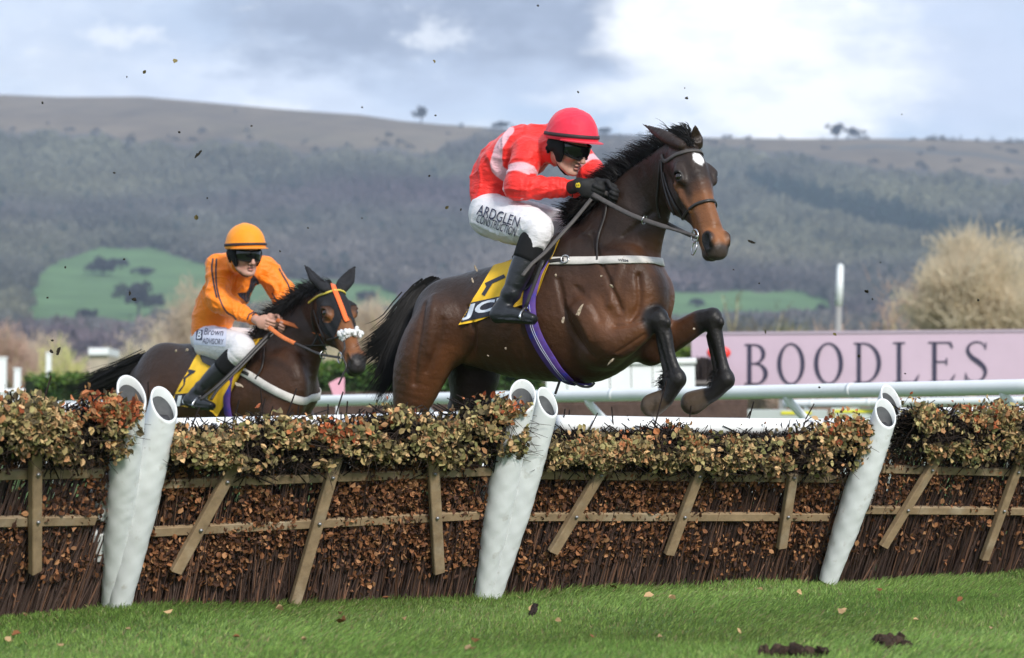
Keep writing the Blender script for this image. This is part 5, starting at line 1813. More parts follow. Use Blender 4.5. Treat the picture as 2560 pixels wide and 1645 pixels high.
    L1 = lock([(1098, 708, 0), (1062, 722, 0), (1025, 770, -.05), (992, 825, -.08), (952, 868, -.1), (900, 905, -.1)], 0, 900, .03, .10, 1, .1)
    L2 = lock([(1080, 716, 0), (1040, 760, -.05), (1008, 830, -.1), (985, 890, -.12), (968, 945, -.12), (935, 1005, -.12)], 0, 650, .03, .085, 2, .1)
    L3 = lock([(1098, 708, 0), (1068, 722, 0), (1035, 760, -.05), (1010, 810, -.08)], 0, 400, .03, .06, 3, .1)
    Vt, Ft, _ = join([L1, L2, L3])
    Vd, Fd = tube(catmull([Sp(1100, 712), Sp(1072, 722), Sp(1045, 752, -.03)], 12), np.linspace(.04, .02, 12), 10)
    Vt, Ft, _ = join([(Vt, Ft), (Vd, Fd)])
    mk('tail', Vt, Ft, MT['hair'], th)
    # fetlock hair
    g = np.random.default_rng(3)
    for jj, ps in ((J, [(1660, 935), (1655, 960)]), (K, [(1785, 935), (1780, 958)])):
        rr = np.concatenate([jj(x + 10, y) + g.normal(size=(200, 3)) * .016 for x, y in ps])
        Vf, Ff = hair(rr, np.tile(nrm(-h * .8 + A(0, 0, -.3)), (400, 1)), .034, A(0, 0, -.1), .0016, 3, 5, .35)
        mk('fetlock_hair', Vf, Ff, MT['hair'], th)
    hm = nrm(M[1]); hp0 = t
    # number cloth, saddle, girth
    top = [(1236, 668), (1290, 650), (1345, 622), (1404, 592)]
    bot = [(1147, 812), (1195, 803), (1250, 782), (1337, 753)]
    Vc, Fc = cloth_patch(T, top, bot, W, l, 40, 30, .012, .004, .0032, 1)
    cl = mk('number_cloth', Vc, Fc, MT['yellow'], th)
    TC = bvh(Vc, Fc)
    # black box with white letters along its lower edge, number above (partly hidden by the boot)
    bx = np.array([(0, 0), (1, 0), (1, 1), (0, 1)], float); bt_ = np.array([(0, 1, 2), (0, 2, 3)])
    q4 = lambda a, b, c, d: (lambda x, y: tuple(np.asarray(a) * (1 - x) * (1 - y) + np.asarray(b) * x * (1 - y) + np.asarray(c) * x * y + np.asarray(d) * (1 - x) * y))
    fr = q4((1152, 806), (1262, 782), (1262, 738), (1158, 761))
    decal('printed_panel', bx, bt_, fr, TC, MT['ink'], cl, .0025, 8)
    V2, T2 = text_mesh('JCB', 1.0, 'CENTER', 0.12, .035, 1.0)
    mn, mx = V2.min(0), V2.max(0)
    V2 = (V2 - mn) / np.maximum(mx - mn, 1e-6)
    V2[:, 0] = .03 + V2[:, 0] * 1.1; V2[:, 1] = .08 + V2[:, 1] * .84
    decal('printed_letters', V2, T2, fr, TC, MT['white_print'], cl, .0045, 5)
    def strokes(ps, wd):
        V_, T_ = [], []
        for a, b in ps:
            a, b = np.array(a, float), np.array(b, float); d = (b - a) / np.linalg.norm(b - a); n_ = np.array([-d[1], d[0]]) * wd
            i = len(V_); V_ += [a - n_, b - n_, b + n_, a + n_]; T_ += [(i, i + 1, i + 2), (i, i + 2, i + 3)]
        return np.c_[np.array(V_), np.zeros(len(V_))], np.array(T_)
    idt = lambda x, y: (x, y)
    V2, T2 = strokes([((1173, 722), (1194, 706)), ((1190, 708), (1168, 748))], 4.5)
    decal('printed_number', V2, T2, idt, TC, MT['ink'], cl, .003, 6)
    V2, T2 = strokes([((1214, 712), (1262, 690)), ((1228, 706), (1208, 738))], 4.5)
    decal('printed_number', V2, T2, idt, TC, MT['ink'], cl, .003, 6)
    Vs, Fs = cloth_patch(T, [(1285, 648), (1330, 628), (1372, 606), (1400, 590)], [(1305, 730), (1325, 722), (1350, 690), (1385, 640)], W, l, 20, 16, .022, .008)
    sd = mk('saddle', Vs, Fs, MT['leather'], th)
    wrap_strap(th, 'girth', T, [(1362, 652), (1338, 700), (1325, 758), (1333, 815), (1352, 858), (1371, 889), (1395, 922), (1420, 946), (1436, 953)], W, l, .080, .006, MT['girth'], .012, 120, 40)
    for dx in (-2.5, 2.5):
        wrap_strap(th, 'girth_stitching', T, [(1325 + dx, 762), (1333 + dx, 815), (1352 + dx, 858), (1371 + dx, 889), (1395 + dx, 922), (1415 + dx, 944)], W, l, .0025, .001, MT['white_print'], .0195, 120, 40)
    # breast girth
    bg = section_strap(th, 'breast_girth', T, cast(T, 1404, 653)[0], cast(T, 1560, 650)[0], Sp(1500, 690), l, -40, 220, .046, .005, MT['webbing'], .006)
    a, b = both(T, [(1335, 664), (1372, 656), (1412, 651)], W, l, 10)
    for q in (a, b):
        strap(bg, 'girth_strap', [q], .022, .005, MT['leather'], .012, 20)
    p, n_ = cast(T, 1415, 651)
    V_, F_ = torus(p + n_ * .018, n_, .022, .004, 16, 6)
    mk('buckle', V_, F_, MT['buckle'], bg)
    V2, T2 = text_mesh('WBM', 1.0, 'CENTER', 0, 0.01)
    V2 = V2 - V2.mean(0)
    TB = bvh(*[np.array([v.co[:] for v in bg.data.vertices]) + ORG[bg.name], [np.array([list(p.vertices) for p in bg.data.polygons if len(p.vertices) == 4])]])
    decal('handwriting', V2, T2, affine(1560, 651, 11, 1.2, -1, -9), TB, MT['ink'], bg, .002, 4)
    # thin neck strap hanging from the withers to the breast girth
    q = cast_path(T, [(1519, 505), (1514, 545), (1497, 590), (1495, 625), (1493, 653)], 14)
    strap(th, 'neck_strap', [q], .013, .004, MT['leather'], .010, 30)
    # girth keeper straps dangling under the belly
    for px in ([(1402, 945), (1396, 962), (1388, 985)], [(1430, 953), (1455, 966), (1476, 966), (1486, 957)]):
        c = catmull([Sp(x, y, -.10) for x, y in px], 12)
        V_, F_ = tube(c, .007, 6)
        mk('loose_strap', V_, F_, MT['leather'], th)
    # bridle
    br = wrap_strap(th, 'bridle', T, [(1655, 388), (1664, 404), (1690, 388), (1718, 379), (1738, 377)], t, hm, .024, .005, MT['rein'], .004, 70, 24)
    for px, wd in (([(1655, 398), (1656, 430), (1663, 470), (1676, 510), (1695, 548), (1711, 572)], .016), ([(1660, 432), (1670, 470), (1688, 510), (1707, 540)], .013), ([(1652, 400), (1648, 450), (1643, 500), (1648, 545)], .011)):
        a, b = both(T, px, t, hm, 16)
        strap(br, 'cheek_strap', [a], wd, .005, MT['leather'], .005, 40)
        strap(br, 'cheek_strap', [b], wd, .005, MT['leather'], .005, 40)
    wrap_strap(br, 'noseband', T, [(1706, 552), (1712, 538), (1728, 520), (1748, 508), (1768, 503), (1776, 502)], t, hm, .017, .006, MT['leather'], .005, 70, 24)
    ringp = []
    for sg in (-1, 1):
        c = hp(.492, .066 * sg, -.150)
        V_, F_ = torus(c, nrm(M[1]), .034, .0045, 26, 8)
        o_ = mk('bit_ring', V_, F_, MT['buckle'], br)
        V_, F_ = torus(c + A(.045, .004 * sg, -.040) @ M, nrm(M[1] + .3 * M[0]), .036, .0036, 26, 8)
        mk('lip_strap_ring', V_, F_, MT['buckle'], br)
        ringp.append(c)
    V_, F_ = tube(catmull([ringp[0], hp(.50, 0, -.150), ringp[1]], 12), .008, 8)
    mk('mouthpiece', V_, F_, MT['buckle'], br)
    # reins from the bit to the hands
    hn, hf = P(1482, 486, 12.62), P(1512, 482, 12.72)
    for sg, hand, ring in ((-1, hn, ringp[0]), (1, hf, ringp[1])):
        if sg < 0:
            path = [hand, P(1530, 513, 12.52), P(1580, 538, 12.42), P(1640, 560, 12.34), ring + A(0, -.01, 0)]
        else:
            path = [hand, hand * .66 + ring * .34 + l * .20 + A(0, 0, -.05), hand * .3 + ring * .7 + l * .14 + A(0, 0, -.06), ring]
        c = catmull(path, 40)
        V_, F_ = ribbon(c, np.tile(A(0, -1, .35), (40, 1)), np.where(np.arange(40) < 33, .027, .018), .006)
        rn = mk('rein', V_, F_, MT['rein'], th)
        if sg < 0:
            V_, F_ = torus(c[25], nrm(c[26] - c[24]), .022, .0028, 18, 6)
            mk('martingale_ring', V_, F_, MT['buckle'], rn)
    c = catmull([P(1478, 498, 12.60), P(1440, 545, 12.58), P(1400, 590, 12.55), P(1362, 632, 12.52), P(1330, 660, 12.5), P(1306, 690, 12.48)], 40)
    V_, F_ = ribbon(c, np.tile(A(-.3, -1, .3), (40, 1)), .022, .006)
    mk('rein', V_, F_, MT['rein'], th)
    # stirrup leathers and irons
    for sg in (-1, 1):
        top_ = Sp(1358, 650, .345 * sg); iron = Sp(1314, 768, .395 * sg); tread = Sp(1313, 797, .40 * sg)
        V_, F_ = ribbon([top_ + (iron - top_) * s for s in np.linspace(0, 1, 8)], np.tile(l * sg, (8, 1)), .022, .005)
        sl = mk('stirrup_leather', V_, F_, MT['leather'], th)
        f = nrm(h + A(0, 0, -.1))
        arch = [iron, iron * .5 + tread * .5 + l * .045, tread + l * .055, tread, tread - l * .055, iron * .5 + tread * .5 - l * .045, iron]
        V_, F_ = tube(catmull(arch, 40), .0062, 8)
        mk('stirrup_iron', V_, F_, MT['buckle'], sl)
    return dict(Sp=Sp, h=h, l=l, W=W, T=T, th=th)


def hooded_horse():
    psi = R(36); h, l = build_trunk_frame(psi)
    W = P(649, 849, 16.4)
    Sp = lambda x, y, off=0.: on_plane(x, y, W + l * off, l)
    S = Sdf()
    tr = [((362, 925), (352, 1010), .13), ((392, 890), (385, 1050), .21), ((430, 870), (420, 1075), .255), ((485, 858), (480, 1090), .268), ((550, 866), (552, 1100), .275), ((612, 856), (622, 1104), .28),
          ((660, 850), (678, 1098), .27), ((705, 880), (722, 1070), .235), ((738, 930), (750, 1040), .175)]
    cs = [on_spine(a, b, W, l) for a, b, _ in tr]
    S.chain([c for c, _ in cs], [(w, hh) for (_, hh), (_, _, w) in zip(cs, tr)], l, .03)
    M, t, k, r = fit_head({'eye_r': (815, 781), 'eye_l': (896, 782), 'star': (846, 752), 'nos_r': (873, 886), 'nos_l': (905, 884), 'chin': (876, 940), 'poll': (826, 714), 'lip': (899, 922)}, 15.75, (0, 1.15, -1.0))
    hp = lambda x, y, z: t + A(x, y, z) @ M * k
    nk = [((640, 850), (745, 1030), .165), ((690, 790), (776, 945), .115), ((738, 752), (792, 890), .092), ((782, 728), (800, 850), .08)]
    cs2 = [on_spine(a, b, W, l) for a, b, _ in nk]
    npt = [c for c, _ in cs2] + [hp(.02, 0, -.09)]
    hm = nrm(M[1])
    S.chain(npt, [(w, hh) for (_, hh), (_, _, w) in zip(cs2, nk)] + [(.07, .10)], l, .05)
    for sg in (-1, 1):
        S.ell(Sp(705, 985, .14 * sg), (.115, .29, .20), np.array([l, nrm(h * .25 + A(0, 0, 1)), nrm(h - A(0, 0, .25))]), .08)
        S.ell(Sp(415, 950, .135 * sg), (.135, .26, .24), np.array([l, nrm(A(0, 0, 1) - h * .3), nrm(h + A(0, 0, .3))]), .07)
    head_sdf(S, M, t, k, [(t + A(.012, -.055, .022) @ M * k, P(761, 663, 15.85), A(.75, -.7, 0), 1.35), (t + A(.005, .055, .022) @ M * k, P(888, 666, 15.85), A(-.3, -1, 0), 1.3)])
    # legs at the gallop, hidden by the hurdle
    for oo, fr, hd_ in ((-.15, [(700, 1040), (728, 1120), (752, 1190), (744, 1270), (728, 1310), (718, 1330)], [(410, 990), (398, 1075), (350, 1180), (345, 1300), (362, 1345), (374, 1372)]),
                        (.15, [(730, 1030), (785, 1095), (830, 1140), (838, 1225), (820, 1262), (808, 1280)], [(440, 990), (450, 1075), (410, 1180), (405, 1300), (420, 1345), (432, 1372)])):
        S.chain([Sp(x, y, oo) for x, y in fr], [.13, .08, .055, .036, .042, .058], None, .03)
        S.chain([Sp(x, y, oo) for x, y in hd_], [.16, .14, .056, .038, .042, .058], None, .03)
    V, F = S.mesh(.0095)
    V = relax(V, F, 2, .5)
    N0 = vnormals(V, F)
    V = V + N0 * (.0035 * sinnoise(V, 26, 3) * (sinnoise(V, 7, 4) > -.1))[:, None]
    col = np.tile(BAY * .9, (len(V), 1))
    col = paint(col, V, Sp(380, 880), Sp(650, 850), .2, .25, DARK * 1.2)
    col = paint(col, V, Sp(650, 860), Sp(800, 740), .14, .2, DARK, .8)
    col = paint(col, V, hp(.30, 0, -.05), hp(.56, 0, -.10), .10, .05, TAN * .8)
    col = paint(col, V, hp(.10, 0, -.2), hp(.3, 0, -.2), .03, .08, DARK)
    col = paint(col, V, hp(.63, 0, -.08), hp(.585, 0, -.19), .055, .035, BLACKP * 1.6)
    for oo in (-.15, .15):
        col = paint(col, V, Sp(752, 1190, oo), Sp(718, 1330, oo), .09, .06, BLACKP)
        col = paint(col, V, Sp(350, 1180, oo), Sp(374, 1372, oo), .09, .06, BLACKP)
    col = col * (1 + .2 * sinnoise(V, 15, 12) * sinnoise(V, 5, 14))[:, None]
    th = thing('horse', Sp(560, 1380), 'brown horse in a black ear hood with orange strip, following behind the hurdle', 'horse', 'racing horses')
    mk('body', V, F, M_COAT, th, col=col)
    T = bvh(V, F)
    for sg in (-1, 1):
        Vb, Fb = ball(hp(.192, .0985 * sg, -.029), .0235 * k, 18, 12)
        mk('eye', Vb, Fb, MT['eye'], th)
    # ear hood: a shell over ears, brow and cheeks, open round the eyes
    hl = (V - t) @ M.T / k
    hl = hl / (np.linalg.norm(M[0]) ** 2)
    inx = hl[:, 0]
    eye_d = np.minimum(np.linalg.norm((hl - A(.198, -.098, -.036)) * A(.8, .6, 1), axis=1), np.linalg.norm((hl - A(.198, .098, -.036)) * A(.8, .6, 1), axis=1))
    back = hl[:, 2] * .55 + hl[:, 0]
    upper = (inx < .335 - .05 * np.cos(hl[:, 1] * 30)) & (back > -.085) & (hl[:, 2] > -.20 + .25 * np.clip(inx - .16, 0, .2)) & (np.abs(hl[:, 1]) < .3) & (np.linalg.norm(hl - A(.1, 0, 0), axis=1) < .40)
    ear_d = np.minimum(seg_d(V, hp(.012, -.055, .022), P(761, 663, 15.85))[0], seg_d(V, hp(.005, .055, .022), P(888, 666, 15.85))[0])
    msk = (upper & (eye_d > .047)) | (ear_d < .075)
    fm = msk[F].all(1)
    used, inv = np.unique(F[fm], return_inverse=True)
    Nn = vnormals(V, F)
    Vh = V[used] + Nn[used] * .0045
    hood = mk('ear_hood', Vh, inv.reshape(-1, 4), MT['black_cloth'], th)
    # bridle
    br = wrap_strap(th, 'bridle', T, [(776, 758), (784, 752), (800, 741), (822, 733), (842, 730), (850, 730)], t, hm, .017, .006, MT['brow_yellow'], .012, 60, 20)
    for px, wd in (([(784, 756), (783, 800), (792, 830), (805, 862), (815, 876)], .016), ([(788, 775), (800, 815), (812, 840), (818, 870)], .014)):
        for q in both(T, px, t, hm, 14): strap(br, 'cheek_strap', [q], wd, .005, MT['leather'], .010, 40)
    wrap_strap(br, 'noseband', T, [(820, 849), (835, 846), (856, 840), (872, 836), (880, 836)], t, hm, .014, .006, MT['leather'], .008, 50, 16)
    g = np.random.default_rng(9); parts = []
    q, n_ = cast_path(T, [(856, 842), (866, 838), (878, 836), (888, 836), (897, 838)], 20)
    for i in range(46):
        j = g.integers(0, len(q)); parts.append(ball(q[j] + n_[j] * .016 + g.normal(size=3) * A(.010, .008, .014), g.uniform(.011, .019), 9, 7, None, .1, i))
    Vf, Ff, _ = join(parts)
    mk('fleece_noseband', Vf, Ff, MT['fleece'], br)
    q = cast_path(T, [(829, 712), (836, 728), (846, 752), (856, 778), (864, 800), (868, 806)], 24)
    strap(hood, 'orange_strip', [q], .034, .004, MT['orange_tape'], .014, 40)
    rp = []
    for sg in (-1, 1):
        c = hp(.492, .066 * sg, -.150)
        V_, F_ = torus(c, nrm(M[1]), .036, .005, 26, 8)
        mk('bit_ring', V_, F_, MT['buckle'], br); rp.append(c)
    V_, F_ = tube(catmull([rp[0], hp(.50, 0, -.150), rp[1]], 12), .008, 8)
    mk('mouthpiece', V_, F_, MT['buckle'], br)
    c = catmull([P(860, 852, 15.45), P(862, 870, 15.42), P(856, 890, 15.42), P(866, 915, 15.4), P(858, 936, 15.4), P(846, 962, 15.4)], 24)
    V_, F_ = ribbon(c, np.tile(A(0, -1, 0), (24, 1)), .012, .005)
    mk('loose_strap', V_, F_, MT['leather'], br)
    hn = P(672, 818, 15.95)
    for i, (path, dx) in enumerate((([hn, P(710, 845, 15.85), P(760, 868, 15.75), P(800, 885, 15.65), rp[0]], 0), ([P(692, 800, 16.15), rp[1] * .5 + P(692, 800, 16.15) * .5 + A(.1, .1, 0), rp[1]], 1))):
        c = catmull(path, 40)
        V_, F_ = ribbon(c[:16], np.tile(A(0, -1, .4), (16, 1)), .030, .006)
        rn = mk('rein', V_, F_, mat('orange rein grip', (.62, .17, .05), .6, .3, noise=(60, .3)), th)
        V_, F_ = ribbon(c[15:], np.tile(A(0, -1, .4), (25, 1)), .018, .006)
        mk('rein_strap', V_, F_, MT['leather'], rn)
        if i == 0:
            V_, F_ = torus(c[31], nrm(c[32] - c[30]), .026, .004, 18, 6)
            mk('martingale_ring', V_, F_, MT['buckle'], rn)
    # mane, tail
    cr = np.array([Sp(x, y) for x, y in ((655, 852), (680, 805), (705, 782), (740, 756), (775, 732))] + [hp(-.03, 0, .0)])
    nm = np.tile(nrm(A(0, 0, 1) - h * .4), (len(cr), 1))
    ps = [strands_along(cr, nm, 1700, .10, -.5 * h + A(0, 0, -.35), .0026, 3, .014, .22),
          strands_along(cr, np.tile(nrm(A(0, 0, .4) - l), (len(cr), 1)), 1300, lambda q: .15 - .08 * q, A(0, 0, -.8), .0028, 5, .014, .22)]
    Vm, Fm, _ = join(ps)
    mk('mane', Vm, Fm, MT['hair'], th)
    g = np.random.default_rng(4)
    c = np.array([Sp(366, 905), Sp(340, 915, -.02), Sp(310, 938, -.05), Sp(275, 958, -.08)])
    Vt, Ft = hair(c[0] + g.normal(size=(1500, 3)) * .028, np.tile(nrm(Sp(250, 962, -.1) - c[0]), (1500, 1)), np.linalg.norm(Sp(215, 975, -.1) - c[0]), A(0, 0, .03) + .02 * l, .0032, 8, 6, .055)
    Vd, Fd = tube(catmull(c, 16), np.linspace(.055, .03, 16), 10)
    Vt, Ft, _ = join([(Vt, Ft), (Vd, Fd)])
    mk('tail', Vt, Ft, MT['hair'], th)
    # number cloth, saddle, girths
    Vc, Fc = cloth_patch(T, [(498, 884), (540, 870), (590, 862), (655, 848)], [(424, 1012), (470, 1016), (520, 1020), (545, 1040)], W, l, 40, 30, .014, .004, .004, 2)
    clo = mk('number_cloth', Vc, Fc, MT['yellow'], th)
    TC = bvh(Vc, Fc)
    bx = np.array([(0, 0), (1, 0), (1, 1), (0, 1)], float); bt_ = np.array([(0, 1, 2), (0, 2, 3)])
    q4 = lambda a, b, c, d: (lambda x, y: tuple(np.asarray(a) * (1 - x) * (1 - y) + np.asarray(b) * x * (1 - y) + np.asarray(c) * x * y + np.asarray(d) * (1 - x) * y))
    fr = q4((430, 1026), (520, 1022), (520, 978), (432, 986))
    decal('printed_panel', bx, bt_, fr, TC, MT['ink'], clo, .0025, 8)
    V2, T2 = text_mesh('JCB', 1.0, 'CENTER', 0.12, .035, 1.0)
    V2 = (V2 - V2.min(0)) / np.maximum(V2.max(0) - V2.min(0), 1e-6); V2[:, 0] = .02 + V2[:, 0] * 1.0; V2[:, 1] = .1 + V2[:, 1] * .8
    decal('printed_letters', V2, T2, fr, TC, MT['white_print'], clo, .0045, 5)
    V2 = np.array([(463, 921), (490, 927), (484, 934), (461, 929), (476, 930), (483, 933), (465, 946), (459, 945), (459, 962), (462, 962), (451, 979), (445, 979)], float)
    T2 = np.array([(0, 1, 2), (0, 2, 3), (4, 5, 6), (4, 6, 7), (7, 6, 9), (7, 9, 8), (8, 9, 10), (8, 10, 11)])
    decal('printed_number', np.c_[V2, np.zeros(12)], T2, lambda x, y: (x, y), TC, MT['ink'], clo, .003, 6)
    Vs, Fs = cloth_patch(T, [(498, 884), (540, 869), (590, 861), (640, 850)], [(512, 910), (545, 925), (575, 935), (630, 885)], W, l, 20, 14, .03, .01)
    mk('saddle', Vs, Fs, MT['leather'], th)
    bg = section_strap(th, 'breast_girth', T, cast(T, 612, 932)[0], cast(T, 720, 992)[0], Sp(690, 960), l, -38, 218, .055, .005, MT['webbing'], .006)
    a, b = both(T, [(588, 924), (604, 929), (624, 937)], W, l, 8)
    for q in (a, b): strap(bg, 'girth_strap', [q], .022, .005, MT['leather'], .012, 20)
    q = cast_path(T, [(662, 868), (661, 900), (655, 925), (641, 948)], 14)
    strap(th, 'neck_strap', [q], .014, .004, MT['leather'], .010, 30)
    wrap_strap(th, 'girth', T, [(592, 900), (575, 960), (570, 1010), (580, 1060), (600, 1098), (612, 1103)], W, l, .06, .006, MT['girth'], .012, 100, 30)
    for (dx, dd) in ((0, 0), (9, .03)):
        c = catmull([P(682 + dx, 825, 16.0 + dd), P(640 + dx, 868, 15.92 + dd), P(590 + dx, 920, 15.85 + dd), P(540 + dx, 968, 15.8 + dd), P(500 + dx * 3, 1000, 15.78 + dd)], 30)
        V_, F_ = ribbon(c, np.tile(A(-.3, -1, .3), (30, 1)), .022, .006)
        mk('rein', V_, F_, MT['leather'], th)
    for sg in (-1, 1):
        top_ = Sp(585, 900, .345 * sg); iron = Sp(500, 990, .39 * sg); tread = Sp(495, 1016, .40 * sg)
        V_, F_ = ribbon([top_ + (iron - top_) * s for s in np.linspace(0, 1, 8)], np.tile(l * sg, (8, 1)), .022, .005)
        sl = mk('stirrup_leather', V_, F_, MT['leather'], th)
        arch = [iron, iron * .5 + tread * .5 + l * .045, tread + l * .055, tread, tread - l * .055, iron * .5 + tread * .5 - l * .045, iron]
        V_, F_ = tube(catmull(arch, 40), .0062, 8)
        mk('stirrup_iron', V_, F_, MT['buckle'], sl)
    return dict(Sp=Sp, h=h, l=l, W=W, T=T, th=th)


horse_mats()
HA = big_horse()
HB = hooded_horse()


# ---------------------------------------------------------------- the riders
from mathutils.geometry import tessellate_polygon


def folds(V, N, amp, scale, seed, ax=None):
    a = sinnoise(V, scale, seed, 5, ax); b = sinnoise(V, scale * 2.1, seed + 1, 5, ax); c = sinnoise(V, scale * .4, seed + 2)
    r = np.exp(-(a / .13) ** 2) + .6 * np.exp(-(b / .13) ** 2) - .35
    return V + N * (amp * r * np.clip(.55 + c, .1, 1.2))[:, None]


def cloth_mesh(S, res, amp, scale, seed, ax=None):
    V, F = S.mesh(res)
    V = relax(V, F, 1, .5)
    V = folds(V, vnormals(V, F), amp, scale, seed, ax)
    return V, F


def hand_prims(S, c, f, th, bk, s=1.0, grow=0.0, curl=(40, 105, 165)):
    """palm, four curled fingers of different lengths and a thumb; f finger direction, th towards the thumb, bk back of the hand"""
    f, th, bk = nrm(f), nrm(th), nrm(bk)
    S.ell(c, A(.048, .042, .017) * s + grow, np.array([f, th, bk]), .010)
    S.chain([c - f * .075 * s, c - f * .04 * s], [(.027 * s + grow, .021 * s + grow)] * 2, th, .015)
    for i, (o, ln) in enumerate(((.031, .95), (.010, 1.06), (-.011, 1.0), (-.030, .80))):
        p = c + f * .040 * s + th * o * s + bk * .004 * s
        pts = [p - f * .02 * s]
        for a, L in zip(curl, (.042, .028, .022)):
            d = f * math.cos(R(a + i * 4)) - bk * math.sin(R(a + i * 4))
            pts.append((pts[-1] if len(pts) > 1 else p) + d * L * ln * s)
        S.chain(pts, (np.array([.0105, .0100, .0090, .0078]) * s + grow), None, .004)
    p = c - f * .02 * s + th * .036 * s
    S.chain([p - f * .015 * s - th * .012 * s, p + f * .022 * s + th * .012 * s - bk * .014 * s, p + f * .050 * s - th * .004 * s - bk * .030 * s], np.array([.014, .011, .009]) * s + grow, None, .008)


def head_axes(yaw, pitch, roll=0.):
    fh = A(math.sin(yaw), -math.cos(yaw), 0)
    f = fh * math.cos(pitch) - A(0, 0, 1) * math.sin(pitch)
    up = fh * math.sin(pitch) + A(0, 0, 1) * math.cos(pitch)
    left = np.cross(up, f)
    left, up = left * math.cos(roll) + up * math.sin(roll), up * math.cos(roll) - left * math.sin(roll)
    return np.array([f, left, up])


def face(S, M, c, k):
    H = Sdf()
    H.ell((-.010, 0, .035), (.098, .076, .098), None, .02)
    H.chain([(.030, 0, -.02), (.045, 0, -.06), (.062, 0, -.098)], [(.066, .055), (.056, .045), (.034, .026)], (0, 1, 0), .03)
    H.ell((.082, 0, -.112), (.019, .024, .017), None, .018)          # chin
    for s in (-1, 1):
        H.chain([(-.005, .062 * s, -.055), (.035, .050 * s, -.088), (.070, .024 * s, -.110)], [.016, .016, .014], None, .022)   # jaw line
        H.ell((.068, .040 * s, -.030), (.026, .024, .020), None, .022)   # cheek
        H.ell((.084, .032 * s, .004), (.016, .018, .012), None, .012, True)
        H.ell((.086, .031 * s, .002), (.011, .013, .010), None, .004)    # eyeball and lids
        H.chain([(.094, .012 * s, .022), (.088, .034 * s, .025), (.070, .052 * s, .018)], [.010, .011, .008], None, .012)   # brow
        H.ell((-.008, .078 * s, -.010), (.018, .010, .030), None, .008)  # ear
        H.ell((.101, .011 * s, -.046), (.011, .009, .008), None, .007)   # wing of the nose
        H.ell((.107, .008 * s, -.053), (.005, .004, .004), None, .003, True)
    H.chain([(.092, 0, .016), (.107, 0, -.012), (.122, 0, -.040)], [(.009, .010), (.0105, .011), (.0145, .0125)], (0, 1, 0), .010)
    H.ell((.098, 0, -.067), (.011, .023, .0075), None, .005)         # lips
    H.ell((.096, 0, -.084), (.010, .020, .0075), None, .005)
    H.chain([(.098, .021, -.0765), (.106, 0, -.0755), (.098, -.021, -.0765)], [.004, .006, .004], None, .003, None, True)
    H.chain([(-.030, 0, -.03), (-.058, 0, -.065)], [(.056, .056), (.056, .056)], (0, 1, 0), .03)
    H.xform(M * k, c)
    for i, q in enumerate(H.p):
        q = list(q); q[2] = q[2] * k
        if q[3] is not None: q[3] = q[3] / k
        H.p[i] = tuple(q)
    S.p += H.p
    return lambda x, y, z: c + A(x, y, z) @ M * k


